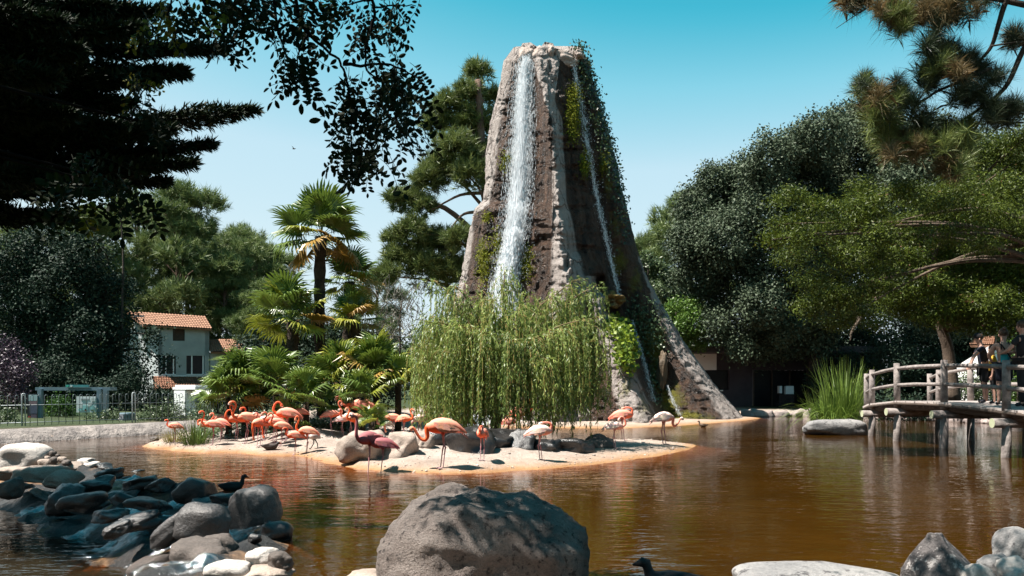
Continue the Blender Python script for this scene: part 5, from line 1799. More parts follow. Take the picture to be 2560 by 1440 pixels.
mb.add([p for r_ in rowsv for p in r_], [(i * m + k, (i + 1) * m + k, (i + 1) * m + k + 1, i * m + k + 1) for i in range(len(rowsv) - 1) for k in range(m - 1)])
mb.thing('bank_wall', M_KERB, PG(200, 1098), 'low weathered grey concrete bank wall under the hooked railing', 'wall', None, True)

# ---- low dark pavilion in the shade right of the tower
M_PAV = pm('pavilion_shade_wall', (0.045, 0.038, 0.046), (0.07, 0.06, 0.07), 1.5, 0.9, 0.3, 25, 0.01)  # shade of the trees is put into this dark wall colour
PD = 46.0
pv = empty('pavilion', P(1900, 1035, PD), 'low dark pavilion with a flat roof in the shade right of the rock tower', 'building')


def fb(px0, px1, py0, py1, d, th, name, mat, label=None, par=None):
    return fbox(px0, px1, py0, py1, d, th, name, mat, par or pv, label)


fb(1690, 1790, 884, 925, PD, .25, 'sunlit_wall_patch', M_WHITE)  # sunlit bit of the wall, its light put into white paint
fb(1790, 1822, 884, 925, PD, .25, 'wall', M_PAV)
fb(1690, 1822, 975, 1042, PD, .25, 'wall', M_PAV)
fb(1822, 1880, 884, 1042, PD, .25, 'wall', M_PAV)
fb(2020, 2200, 884, 1042, PD, .25, 'wall', M_PAV)
fb(1880, 2020, 884, 925, PD, .25, 'wall', M_PAV)
fb(1700, 1820, 925, 975, PD + .2, .05, 'window', M_GLASS)
w = fb(1884, 2018, 927, 1040, PD + .25, .05, 'window', M_GLASS)
for px in (1884, 1930, 1974, 2018):
    fb(px - 1.5, px + 1.5, 925, 1040, PD + .1, .08, 'mullion', M_SHUT, None, w)
fb(1660, 2230, 868, 884, PD - .6, 2.6, 'roof', pm('roof_felt', (0.05, 0.045, 0.05), (0.08, 0.07, 0.07), 2, .9, .3, 15, .02))
fb(1690, 2200, 884, 1042, PD + 5, .25, 'back_wall', M_PAV)
fb(1788, 1806, 975, 978, PD - .2, .3, 'sill', M_WHITE)
cbx = empty('white_crate', P(1955, 1010, 44), 'small white crate standing in front of the dark pavilion window', 'crate')
fbox(1946, 1953, 965, 983, 44, .3, 'panel', M_SIGN, cbx)
fbox(1962, 1982, 965, 985, 44, .3, 'panel', M_SIGN, cbx)
fbox(1945, 1983, 985, 1035, 44, .34, 'body', M_GLASS, cbx)
# stony far kerb on the right
kb = 0
M_STONE = rockmat('kerb_stone', (0.22, 0.18, 0.17), (0.38, 0.32, 0.30), None, 3.0)
rr = random.Random(6)
kst = empty('stone_kerb', PG(1990, 1041), 'row of rough stones edging the far right bank of the pond', 'stone kerb')
x = 1872
a0 = [(1872, 1042), (1990, 1041), (2160, 1046), (2330, 1052), (2450, 1058), (2580, 1062)]
km = [rock_mesh('stone', (0.26, 0.22, 0.2), 300 + k, M_STONE, 3, .25, 1.3, .3, 3) for k in range(5)]
while x < 2580:
    py = pw(x, a0)
    p = PG(x, float(py))
    o = link(rr.choice(km), 'stone', kst, p + Vector((0, 0.15, .05)) - ORG[kst.name])
    s = rr.uniform(.7, 1.4)
    o.scale = (s * 1.2, s, s * rr.uniform(.7, 1.1))
    o.rotation_euler = (rr.uniform(-.3, .3), rr.uniform(-.3, .3), rr.uniform(0, 6))
    x += 0.42 * s * F / p.y

# ---- sunlit white cottage seen past the people
ct = empty('white_cottage', P(2430, 1000, 40), 'small sunlit white cottage with an orange roof seen behind the people on the bridge', 'house')
mb = MB()
a, b = P(2395, 1010, 40), P(2520, 860, 40)
sn = Vector((-.75, -.66, 0))
c0 = P(2392, 1010, 40)
c1 = P(2475, 1010, 37.4)
mb.prism([c0, c1, Vector((c1.x, c1.y, 3.4)), Vector((c0.x, c0.y, 2.5))], Vector((.6, .75, 0)) * 3)
mb.part('wall', M_WHITE, ct, False)
tiled_roof(P(2424, 862, 39.6), P(2486, 862, 37.6), P(2490, 842, 38.6), P(2440, 842, 40.6), 0.16, M_TILE, 'roof', ct, 5)

# ================================================================== THE FOOTBRIDGE
M_LOG = pm('grey_log', (0.12, 0.10, 0.095), (0.31, 0.27, 0.25), 7, 0.85, 0.8, 26, 0.02)
M_LOGE = pm('log_end', (0.30, 0.33, 0.20), (0.42, 0.42, 0.30), 6, 0.8, 0.3, 24, 0.01)
M_DECK = pm('deck_plank', (0.34, 0.29, 0.27), (0.48, 0.42, 0.39), 3, 0.85, 0.4, 30, 0.01)
M_BEAM = pm('dark_beam', (0.05, 0.036, 0.03), (0.10, 0.075, 0.06), 4, 0.85, 0.4, 20, 0.01)
BX0, BX1 = 10.35, 12.35


def deck_z(y):
    return float(pw(y, [(9, .55), (13.5, .86), (16.7, 1.02), (19.35, 1.11), (21.7, 1.10), (24.0, .97), (26.0, .80), (29, .5)]))


def bx(y, side):
    return (BX0 if side == 0 else BX1) + float(pw(y, [(13, 0), (16.75, 0), (19.35, .10), (21.75, .12), (24.05, .47), (25.4, .88)]))


br = empty('footbridge', (11.3, 20, 0), 'arched rustic log footbridge with grey post-and-rail sides at the right', 'footbridge')
ys = []
y = 11.0
dm = None
while y < 25.4:
    z = deck_z(y)
    z2 = deck_z(y + .17)
    if dm is None:
        q = MB()
        q.box((0, 0, 0), (2.16, 0.150, 0.045))
        dm = q.mesh('plank', M_DECK, False)
    o = link(dm, 'plank', br, Vector(((bx(y, 0) + bx(y, 1)) / 2 + random.uniform(-.02, .02), y, z - .0225 + random.uniform(-.003, .003))) - ORG[br.name])
    o.rotation_euler = (math.atan2(z2 - z, .17), 0, random.uniform(-.006, .006))
    y += 0.162
for s in (0, 1):
    for off in (0.16,):
        mb = MB()
        mb.tube([(bx(v, s) + (off if s == 0 else -off), v, deck_z(v) - .15) for v in np.linspace(11, 25.4, 40)], 0.095, 8)
        mb.part('beam', M_BEAM, br, True)
mb = MB()
mb.tube([(bx(v, 0) - .06, v, deck_z(v) - .075) for v in np.linspace(11, 25.4, 60)], 0.045, 6)
mb.part('edge_beam', M_BEAM, br, True)
POSTS = [13.2, 16.75, 19.35, 21.75, 24.05, 25.2]
for s in (0, 1):
    prevp = None
    tops = []
    for v in POSTS:
        z = deck_z(v)
        X = bx(v, s)
        tilt = random.uniform(-.02, .02)
        mb = MB()
        mb.tube([(X, v, z - .16), (X + tilt * .5, v, z + .5), (X + tilt, v, z + 1.02)], [0.088, 0.083, 0.076], 9)
        mb.part('post', M_LOG, br, True)
        tops.append(Vector((X, v, z)))
    for hh, rr_ in ((0.88, .050), (0.43, .047)):
        for i in range(len(tops) - 1):
            a, b = tops[i] + Vector((0, 0, hh)), tops[i + 1] + Vector((0, 0, hh))
            mb = MB()
            mb.tube([a.lerp(b, u) + Vector((0, 0, .012 * math.sin(u * 3.14) + random.uniform(-.006, .006))) for u in (0, .2, .4, .6, .8, 1)], [rr_ * random.uniform(.92, 1.06) for _ in range(6)], 8)
            mb.part('rail', M_LOG, br, True)
for v in (13.2, 16.75, 19.35, 21.75, 24.05):
    z = deck_z(v) - .30
    mb = MB()
    mb.tube([(bx(v, 0) - .30, v, z), (bx(v, 1) + .25, v, z)], 0.105, 10)
    cbm = mb.part('crossbeam', M_LOG, br, True)
    mb = MB()
    mb.tube([(bx(v, 0) - .303, v, z), (bx(v, 0) - .300, v, z)], 0.103, 10)
    mb.part('log_end', M_LOGE, cbm, False)
    for s in (0, 1):
        X = bx(v, s)
        mb = MB()
        mb.tube([(X + (-.04 if s == 0 else .04), v, -1.0), (X, v, 0.2), (X + .01, v, z - .05)], [0.105, 0.098, 0.090], 10)
        mb.part('pile', M_LOG, br, True)
# bank under the far end of the bridge
bl = PG(2085, 1080)

# ================================================================== ROCKS
M_RKW = rockmat('pale_stone', (0.42, 0.385, 0.355), (0.56, 0.52, 0.48), None, 1.6, 0.8, 0.5)
M_RKT = rockmat('tan_stone', (0.27, 0.215, 0.18), (0.43, 0.355, 0.30), None, 2.2, 0.8, 0.6)
M_RKG = rockmat('grey_stone', (0.058, 0.048, 0.043), (0.155, 0.13, 0.115), None, 2.5, 0.7, 0.5)
M_RKD = rockmat('wet_shade_stone', (0.010, 0.010, 0.011), (0.042, 0.038, 0.037), None, 2.5, 0.75, 0.5, None, 0.9)  # dark for wet weir stones and for shade put into the colour
M_RKS = rockmat('smooth_stone', (0.030, 0.029, 0.030), (0.095, 0.088, 0.086), None, 1.4, 0.7, 0.6, None, 0.5)
M_GRAN = rockmat('granite', (0.25, 0.205, 0.182), (0.48, 0.41, 0.37), (0.05, 0.042, 0.042), 3.2, 0.9, 2.2)
M_GRAND = rockmat('dark_granite', (0.055, 0.05, 0.052), (0.17, 0.155, 0.15), (0.42, 0.39, 0.37), 2.2, 0.85, 1.0)
M_SPOT = rockmat('lichen_stone', (0.17, 0.168, 0.17), (0.31, 0.30, 0.29), (0.035, 0.032, 0.035), 1.8, 0.85, 0.7)


def rock(px, py, w, h, mat, label, seed, d=None, zb=None, amp=.18, sq=.2, fac=2, rz=0.0, tilt=0.0, group=None, name='rock', depth=0.85, sub=4, low=False):
    """a rock whose outline covers w x h photo pixels round (px, py)"""
    if d is None:
        z = zb if zb is not None else (LOWZ * .5 if low else (0.08 if px < 740 and py > 1120 else 0.0))
        d = F * (HC - z) / max(30, (py + h * .42 - HOR))
    c = P(px, py + h * .08, d)
    if px < 740 and py > 1120:
        w, h = w * .93, h * .9
    rx, rz_ = w / 2 * d / F, h / 2 * d / F * 1.14
    me = rock_mesh(name, (rx, max(rx, rz_) * depth if depth else rx, rz_), seed, mat, sub, amp, 1.3, sq, fac)
    o = link(me, name, None, c + Vector((0, max(rx, rz_) * .3, 0)))
    o.rotation_euler = (0, tilt, rz)
    ORG[o.name] = c
    return tag(o, label, 'rock', group)


rock(57, 1140, 128, 72, M_RKW, 'large rounded white boulder at the left end of the stone weir', 1, amp=.10, sq=.35, fac=1, name='boulder')
rock(20, 1182, 84, 36, M_RKT, 'flat tan rock just below the white boulder at the left edge', 2)
rock(92, 1186, 130, 44, M_RKT, 'broad low tan slab under the small cobbles beside the white boulder', 3, sq=.4)
rock(18, 1216, 66, 50, M_RKG, 'grey rock with a dark hollow side at the waterline on the left edge', 4)
rock(44, 1197, 30, 20, M_RKT, 'small tan stone lying between two bigger rocks near the left edge', 5)
rock(150, 1195, 90, 46, M_RKT, 'sunlit tan rock split by an orange trickle of water', 6, sq=.3)
for i, (px, py, w, h) in enumerate(((131, 1134, 20, 16), (116, 1146, 18, 13), (144, 1140, 12, 12), (111, 1157, 34, 24), (134, 1151, 22, 20), (153, 1148, 22, 14), (164, 1156, 26, 14), (127, 1169, 26, 14), (62, 1182, 36, 18), (45, 1172, 24, 12), (88, 1172, 22, 12))):
    rock(px, py, w, h, M_RKT if i % 2 else M_RKG, 'small rounded cobble in the heap beside the white boulder', 20 + i, group='cobbles beside the white boulder', fac=1, name='cobble', sub=3, d=13.9 - i * .1)
rock(180, 1166, 50, 26, M_RKT, 'pale cobble with a black shaded underside, left of a long pale stone', 33, amp=.15)
rock(213, 1153, 40, 20, M_RKW, 'pale humped stone on top of the weir, behind a long flat stone', 34)
rock(222, 1164, 56, 18, M_RKW, 'long flat pale stone pointing right at the edge of the shade', 35, tilt=-.15)
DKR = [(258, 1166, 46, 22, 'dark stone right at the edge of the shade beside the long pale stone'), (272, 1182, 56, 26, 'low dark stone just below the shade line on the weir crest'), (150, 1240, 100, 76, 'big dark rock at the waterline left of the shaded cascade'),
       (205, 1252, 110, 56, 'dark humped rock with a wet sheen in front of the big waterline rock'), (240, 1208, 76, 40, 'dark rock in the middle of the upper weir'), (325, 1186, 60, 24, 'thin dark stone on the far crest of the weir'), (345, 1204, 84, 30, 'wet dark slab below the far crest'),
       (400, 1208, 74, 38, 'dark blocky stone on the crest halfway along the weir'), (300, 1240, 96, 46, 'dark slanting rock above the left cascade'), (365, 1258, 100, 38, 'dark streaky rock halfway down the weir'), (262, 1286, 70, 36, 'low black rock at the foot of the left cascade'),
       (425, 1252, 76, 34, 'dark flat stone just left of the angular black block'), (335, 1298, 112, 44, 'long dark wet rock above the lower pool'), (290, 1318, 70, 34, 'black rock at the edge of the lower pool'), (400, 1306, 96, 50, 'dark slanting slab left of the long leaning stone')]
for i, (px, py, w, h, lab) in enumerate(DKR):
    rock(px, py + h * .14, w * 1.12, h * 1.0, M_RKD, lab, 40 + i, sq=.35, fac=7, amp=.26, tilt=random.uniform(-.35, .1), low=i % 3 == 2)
rock(484, 1222, 104, 66, M_RKD, 'angular black block of stone on the crest of the weir', 60, sq=.6, fac=6, amp=.1)
rock(526, 1234, 24, 22, M_RKD, 'small black stone touching the angular block', 61, sub=3)
rock(556, 1250, 70, 36, M_RKD, 'low black stone where the moorhen swims past', 62, sq=.3)
rock(432, 1318, 150, 56, M_RKS, 'long leaning grey stone sloping down to the lower pool', 63, tilt=-.62, sq=.3, fac=2, depth=.5)
rock(500, 1308, 142, 116, M_RKS, 'big rounded grey boulder in front of the long leaning stone', 64, sq=.25, fac=2, amp=.12, name='boulder', zb=.02)
rock(620, 1270, 152, 108, M_RKS, 'largest smooth grey boulder at the right end of the weir', 65, sq=.4, fac=3, amp=.10, name='boulder', zb=.05, tilt=-.22)
rock(636, 1346, 34, 24, M_RKD, 'small dark stone below the largest weir boulder', 66, sub=3, zb=.14)
rock(500, 1405, 170, 110, M_RKG, 'large dappled rock at the bottom edge left of the bright stones', 67, sq=.3, fac=3, zb=-.05)
rock(545, 1366, 110, 66, M_RKG, 'brownish rock between the rounded boulder and the bright stones', 68, sq=.2, zb=.05)
rock(565, 1425, 120, 52, M_RKW, 'bright pale stone at the bottom edge of the weir', 69, zb=.08, amp=.14)
rock(655, 1392, 92, 48, M_RKW, 'brightest white stone near the right tip of the weir', 70, zb=.14, amp=.16)
rock(700, 1402, 66, 50, M_RKG, 'grey stone leaning on the brightest white stone', 71, zb=.13)
rock(640, 1436, 170, 40, M_RKT, 'low tan rock at the bottom edge of the weir tip', 72, zb=.06)
rr = random.Random(31)
fill = [rock_mesh('cobble', (.12, .10, .075), 400 + k, (M_RKD, M_RKG, M_RKD)[k % 3], 3, .2, 1.3, .25, 2) for k in range(6)]
for i in range(22):
    s = rr.uniform(0.18, .97)
    k = int(s * (len(CREST) - 1))
    a, b = Vector((*CREST[k], 0)), Vector((*CREST[k + 1], 0))
    p = a.lerp(b, s * (len(CREST) - 1) - k)
    q = p + Vector((-.62, -.78, 0)) * rr.uniform(-.2, 1.35)
    o = link(rr.choice(fill), 'cobble', None, Vector((q.x, q.y, gz(q.x, q.y) - .02)))
    sc_ = rr.uniform(.6, 1.7)
    o.scale = (sc_ * 1.2, sc_, sc_)
    o.rotation_euler = (rr.uniform(-.3, .3), rr.uniform(-.4, .4), rr.uniform(0, 6))
    tag(o, 'small wet dark cobble filling a gap between the big rocks of the weir', 'cobble', 'cobbles in the gaps of the weir')

# the big foreground boulder, shaped to its outline
bd = 5.7
me = rock_mesh('boulder', (.76, .62, .775), 5, M_GRAN, 6, .045, 1.6, .30, 0)
co = np.empty(len(me.vertices) * 3, np.float32)
me.vertices.foreach_get('co', co)
co = co.reshape(-1, 3)
u = np.clip(co[:, 0] / .76, -1, 1)
prof = np.interp(u, [-1, -.85, -.7, -.55, -.35, -.05, .33, .46, .65, .8, .9, 1], [.40, .66, .84, .935, 1.0, 1.0, .935, .89, .79, .70, .61, .44])
cur = np.interp(np.abs(u), [0, .3, .6, .8, .9, 1], [1.0, .985, .90, .76, .62, .34])
co[:, 2] = np.where(co[:, 2] > 0, co[:, 2] * prof / cur, co[:, 2])
# undercut at the lower left, ledge across the front
und = np.exp(-((co[:, 0] + .52) / .2) ** 2 - ((co[:, 2] + .02) / .12) ** 2) * (co[:, 1] < 0)
co[:, 1] += und * .22
edge = np.exp(-((co[:, 2] - .48 + co[:, 0] * .12) / .05) ** 2) * (co[:, 1] < 0) * .03
co[:, 1] -= edge
co += (fbm(co * 7, 5, 7, .62) * .020 - np.abs(fbm(co * 3.2, 3, 17)) * .035)[:, None] * unit(co)
me.vertices.foreach_set('co', co.ravel())
me.update()
o = link(me, 'boulder', None, P(1217, 965 + 1.53 * F / bd, bd))
ORG[o.name] = o.location.copy()
tag(o, 'huge rough granite boulder in the middle of the foreground with dappled light', 'boulder')
rock(925, 1446, 120, 30, M_RKT, 'pinkish flat stone at the bottom edge left of the huge granite boulder', 81, d=5.9)
rock(2062, 1474, 400, 96, M_SPOT, 'long flat speckled boulder at the bottom edge left of the pointed rock', 82, d=5.8, sq=.6, fac=3, amp=.06, sub=5, name='boulder', depth=.5)
o = rock(2362, 1420, 200, 170, M_GRAND, 'pointed dark speckled rock near the bottom right corner', 83, d=5.7, sq=.3, fac=5, amp=.07, sub=5)
for v_ in o.data.vertices:                  # narrow towards the peak
    k_ = max(0.0, v_.co.z / .24)
    v_.co.x *= 1 - .62 * min(1, k_) ** 1.2
    v_.co.y *= 1 - .5 * min(1, k_)
rock(2446, 1440, 76, 62, M_RKW, 'pale grey rounded stone wedged right of the pointed rock', 84, d=5.5)
rock(2494, 1422, 80, 70, M_SPOT, 'white stone with dark lichen spots between two pale stones', 85, d=5.6, amp=.12)
rock(2550, 1372, 92, 100, M_SPOT, 'tall white rounded stone at the right edge of the foreground', 86, d=5.9, amp=.1, fac=1)
rock(2552, 1428, 90, 60, M_RKW, 'white stone in the bottom right corner', 87, d=5.4)
rock(2096, 1070, 150, 42, M_SPOT, 'long pale boulder in the water under the iris clump', 88, amp=.1, sq=.5, fac=2, name='boulder', depth=.5)
# island rocks
ISR = [(905, 1128, 116, 84, M_RKT, 'pale tan rock behind the legs of the dark flamingos'), (992, 1126, 120, 84, M_RKT, 'broad pale rock right of the dark flamingos'), (1052, 1122, 70, 80, M_RKT, 'upright pale rock left of the preening flamingo'),
       (950, 1098, 110, 36, M_RKT, 'flat pale rock on which a white flamingo rests'), (1105, 1118, 76, 66, M_RKG, 'shaded rock under the preening flamingo'), (1172, 1126, 100, 70, M_RKG, 'shaded rock below the front-facing flamingo'),
       (1250, 1118, 110, 70, M_RKG, 'dark rock at the foot of the willow trunk'), (1308, 1124, 60, 60, M_RKD, 'black notched rock right of the willow trunk'), (1368, 1130, 70, 44, M_RKD, 'dark rock behind the white flamingo on one leg'),
       (1432, 1126, 96, 44, M_RKD, 'long dark rock under the right willow strands'), (1500, 1118, 70, 36, M_RKG, 'grey rock at the right end of the dark island rocks'), (770, 1074, 110, 40, M_RKT, 'smooth tan rock on the slope behind the grey chick'),
       (838, 1074, 60, 54, M_RKT, 'tan rock right of the smooth rock on the slope'), (386, 1100, 20, 16, M_RKG, 'greenish stone at the left tip of the island'), (418, 1106, 40, 14, M_RKW, 'flat pale stone under the leftmost flamingo'),
       (445, 1106, 24, 20, M_RKW, 'round pale stone right of the flat one on the island shore'), (462, 1102, 22, 10, M_RKW, 'small pale stone beside the grass tuft')]
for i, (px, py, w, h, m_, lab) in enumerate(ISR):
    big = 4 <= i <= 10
    rock(px, py - (h * .12 if big else 0), w * (1.25 if big else 1), h * (1.3 if big else 1), M_RKD if i in (4, 5, 6) else m_, lab, 120 + i, sq=.35, fac=6, amp=.28)  # rocks under the willow: its shadow is put into their dark stone

# small stones strewn along the island shore and the bank, beyond counting
r_ = np.random.default_rng(44)
n_ = 5200
px_ = r_.uniform(-9, 4.6, n_)
py_ = r_.uniform(13.6, 22.5, n_)
si_ = sdist(ISLE, px_, py_)
ok = (si_ > -.12) & (r_.random(n_) < np.where(si_ < .35, .75, .28))
px_, py_ = px_[ok], py_[ok]
bv, bf = ico(1)
bv = bv * np.array([1, .85, .6])
sz_ = r_.uniform(.007, .022, len(px_)) * np.where(r_.random(len(px_)) < .08, 2.2, 1)
ct_ = np.stack([px_, py_, ground_z(px_, py_) + sz_ * .2], -1)
tri = np.array(bf)
V = (bv[tri][None] * sz_[:, None, None, None] + ct_[:, None, None, :]).reshape(-1, 3)
t = NT('pebble_mix')
M_PEB = t.pbr(t.mix(t.attr('tint'), (0.10, 0.08, 0.07), (0.55, 0.48, 0.42)), .85)
nthing(np_mesh('pebbles', V, 3, M_PEB, tint=np.repeat(r_.random(len(px_)), 60 * len(bf) // 20)), 'pebbles', (-2, 17, 0), kind='stuff')
# ================================================================== FLAMINGOS
M_PLUME = colmat('plumage', 0.75, 0.15, 0.25, 70, 0.22)
PALE = (0.84, 0.34, 0.25)
WHITE = (0.84, 0.62, 0.54)
SALM = (0.86, 0.145, 0.065)
ORNG = (0.86, 0.115, 0.025)
DEEP = (0.60, 0.12, 0.08)
BLK = (0.02, 0.018, 0.02)
LEGC = (0.42, 0.27, 0.28)
NECKS = {
    'alert': [(.27, .655), (.325, .70), (.335, .78), (.295, .87), (.265, .96), (.285, 1.03), (.335, 1.055), (.385, 1.035), (.42, .985), (.425, .955)],
    'ess': [(.27, .635), (.33, .655), (.345, .73), (.295, .80), (.255, .87), (.275, .935), (.325, .95), (.375, .925), (.405, .875), (.41, .845)],
    'low': [(.265, .66), (.30, .72), (.27, .79), (.25, .84), (.28, .885), (.33, .885), (.37, .85), (.385, .815)],
    'feed': [(.27, .635), (.325, .56), (.335, .43), (.32, .30), (.315, .19), (.30, .12), (.265, .075), (.22, .065)],
    'curl': [(.255, .58), (.245, .50), (.28, .445), (.345, .46), (.40, .53), (.44, .60), (.475, .625), (.515, .60), (.525, .575)],
    'tuck': [(.24, .70), (.255, .76), (.215, .815), (.14, .83), (.06, .825), (.0, .80), (-.05, .785)],
    'preen': [(.27, .665), (.315, .72), (.305, .82), (.255, .90), (.195, .915), (.145, .87), (.125, .81), (.135, .77)],
    'hook': [(.26, .665), (.31, .73), (.30, .83), (.255, .93), (.235, 1.02), (.275, 1.075), (.325, 1.05), (.335, .99), (.325, .935), (.31, .905)],
    'over': [(.27, .67), (.33, .65), (.39, .665), (.43, .72), (.455, .79), (.49, .825), (.53, .81), (.565, .77), (.57, .745)],
    'down': [(.255, .58), (.27, .50), (.26, .42), (.25, .34), (.245, .27), (.235, .22), (.21, .18), (.19, .155)],
    'up': [(.265, .66), (.30, .73), (.30, .83), (.295, .93), (.29, 1.02), (.315, 1.065), (.365, 1.075), (.42, 1.085), (.45, 1.09)],
}
_fl = {}


def flamingo_mesh(pose, tone, legs, seed):
    key = (pose, tone, legs)
    if key in _fl:
        return _fl[key]
    top, low, neck, hd = {'pale': (PALE, SALM, SALM, PALE), 'white': (WHITE, PALE, SALM, WHITE), 'salmon': (PALE, ORNG, SALM, SALM), 'orange': ((.80, .36, .25), ORNG, ORNG, (.78, .30, .18)), 'shade_pink': ((.34, .12, .13), (.30, .075, .08), (.32, .09, .10), (.28, .10, .10))}[tone]  # darkest tone paints tree shade into the plumage of two birds
    spine = [(-.37, .545, .006, .012), (-.33, .568, .022, .03), (-.26, .605, .050, .055), (-.18, .640, .088, .088), (-.09, .662, .118, .112), (.01, .668, .130, .125), (.10, .660, .122, .118), (.17, .648, .098, .098), (.215, .645, .068, .070), (.245, .650, .047, .047)]
    nk = catmull([(x, 0, z) for x, z in [(.245, .650)] + NECKS[pose]], 4)[1:]
    m = len(nk)
    rings = [(x, z, ry, rz) for x, z, ry, rz in spine]
    cols = []
    for i, p in enumerate(nk):
        u = i / (m - 1)
        r = lerp(.040, .0225, min(1, u * 2.2))
        if u > .72:                                        # head, then the bent beak
            v = (u - .72) / .28
            r = float(np.interp(v, [0, .25, .45, .62, .8, .93, 1], [.0235, .036, .038, .029, .023, .014, .003]))
        rings.append((p.x, p.z, r * (.92 if u < .72 else .78), r))
    mb = MB()
    n = 10
    vs, cs = [], []
    R_ = [Vector((a[0], 0, a[1])) for a in rings]
    for i, (x, z, ry, rz) in enumerate(rings):
        t_ = (R_[min(i + 1, len(R_) - 1)] - R_[max(i - 1, 0)]).normalized()
        nn = Vector((-t_.z, 0, t_.x))
        for k in range(n):
            a = 2 * math.pi * k / n
            vs.append(R_[i] + nn * math.cos(a) * rz + Vector((0, 1, 0)) * math.sin(a) * ry)
            if i < len(spine):
                h = 0.5 + 0.5 * math.cos(a)
                c = tuple(lerp(low[j], top[j], min(1, max(0, (h - .25) * 1.8))) for j in range(3))
                if i < 3:
                    c = tuple(lerp(c[j], DEEP[j] if tone != 'white' else top[j], .45) for j in range(3))
            else:
                u = (i - len(spine)) / (m - 1)
                if u < .72:
                    c = tuple(lerp(lerp(low[j], neck[j], min(1, u * 3)), hd[j], u * .6) for j in range(3))
                elif u < .865:
                    c = hd
                elif u < .93:
                    c = (.75, .58, .52)
                else:
                    c = BLK
            cs.append(c)
    fs = []
    for i in range(len(rings) - 1):
        for k in range(n):
            fs.append((i * n + k, i * n + (k + 1) % n, (i + 1) * n + (k + 1) % n, (i + 1) * n + k))
    fs += [tuple(range(n))[::-1], tuple((len(rings) - 1) * n + k for k in range(n))]
    mb.add(vs, fs, cs)
    # eye
    hp = nk[int(m * .80)]
    for s in (-1, 1):
        mb.ball(hp + Vector((0, s * .027, .006)), .006, 6, (.5, .4, .1))
    # legs: thigh, backward hock, shank, webbed foot
    for s in ((-1, 1) if legs == 2 else (1,)):
        y = s * .038
        fx = .02 if s < 0 else -.02
        if legs == 1:
            y, fx = 0.01, .02
        p = [(.005, y, .575), (.0, y, .50), (-.015 + fx * .3, y, .36), (-.02 + fx, y, .325), (-.01 + fx, y, .29), (fx + .01, y, .12), (fx + .02, y, .025), (fx + .03, y, .012)]
        cl = [low, tuple(lerp(low[j], LEGC[j], .6) for j in range(3)), LEGC, (.45, .18, .20), (.45, .18, .20), LEGC, LEGC, LEGC]
        mb.tube(p, [.040, .020, .0115, .0155, .0120, .0095, .0100, .010], 6, True, cl)
        f = Vector(p[-1])
        for a in (-.55, 0, .55):
            mb.tube([f, f + Vector((math.cos(a) * .075, math.sin(a) * .075, -.006))], [.009, .004], 4, True, LEGC)
        mb.add([f + Vector((0, 0, -.004)), f + Vector((.062, -.036, -.009)), f + Vector((.074, 0, -.009)), f + Vector((.062, .036, -.009))], [(0, 1, 2), (0, 2, 3)], LEGC)
    body = mb.mesh('body', M_PLUME, True)
    # folded wings: overlapping feather rows
    w = MB()
    rr_ = random.Random(seed)
    for s in (-1, 1):
        for row, (x0, x1, zc, ln, nf) in enumerate(((.10, -.20, .615, .17, 8), (.13, -.12, .665, .16, 8), (.15, -.05, .715, .15, 7))):
            for k in range(nf):
                u = k / (nf - 1)
                x = lerp(x0, x1, u)
                fat = float(np.interp(x, [-.3, -.18, -.05, .05, .15, .22], [.05, .088, .125, .133, .112, .06]))
                zz = zc - .018 * u
                fy = s * (fat * math.sqrt(max(.05, 1 - ((zz - .662) / (.125 + .0)) ** 2)) + .006)
                c0 = top if row else tuple(lerp(top[j], low[j], .55) for j in range(3))
                c0 = tuple(min(1, v * rr_.uniform(.82, 1.10)) for v in c0)
                d = Vector((-1, s * .18 * (x < 0) * -1, -.26 - .1 * row)).normalized()
                sd = Vector((.2, s * -.15, 1)).normalized()
                b = Vector((x, fy, zz))
                wd = .030
                w.add([b, b + d * ln * .35 + sd * wd + Vector((0, s * .004, 0)), b + d * ln * .85 + sd * wd * .7, b + d * ln, b + d * ln * .85 - sd * wd * .7, b + d * ln * .35 - sd * wd + Vector((0, s * .004, 0))], [(0, 1, 2, 3, 4, 5)], c0)
        for k in range(5):                                   # long drooping feathers over the tail
            b = Vector((-.14 - k * .02, s * (.075 - k * .012), .675 - k * .018))
            d = Vector((-1, s * -.12, -.50 - k * .09)).normalized()
            sd = Vector((0.3, s * .6, .5)).normalized()
            cc = tuple(lerp(top[j], DEEP[j], .25 + .13 * k) for j in range(3)) if tone != 'white' or k < 3 else (.12, .03, .04)
            L = .24
            w.add([b, b + d * L * .4 + sd * .018, b + d * L, b + d * L * .4 - sd * .018], [(0, 1, 2, 3)], cc)
    wing = w.mesh('wing_feathers', M_PLUME, False)
    _fl[key] = (body, wing)
    return _fl[key]


def flamingo(fx, fy, top, face, pose, tone, label, legs=2, yaw=0.0, k=1.0, lift=0.0, sc=None):
    """feet at photo pixel (fx, fy); back top at row top; face +1 right, -1 left"""
    p = stand(fx, fy)
    if p.z < -.1:
        p.z = -.1
    s = sc or min(1.32, max(.62, (fy - top) * p.y / F / .795 * k * 1.02))
    body, wing = flamingo_mesh(pose, tone, legs, len(_fl))
    e = empty('flamingo', p, label, 'flamingo', 'flamingos on the island', 0, 1)
    e.rotation_euler = (0, 0, (0 if face > 0 else math.pi) + yaw)
    e.scale = (s, s, s)
    a = link(body, 'body', e)
    b = link(wing, 'wing_feathers', e)
    return e


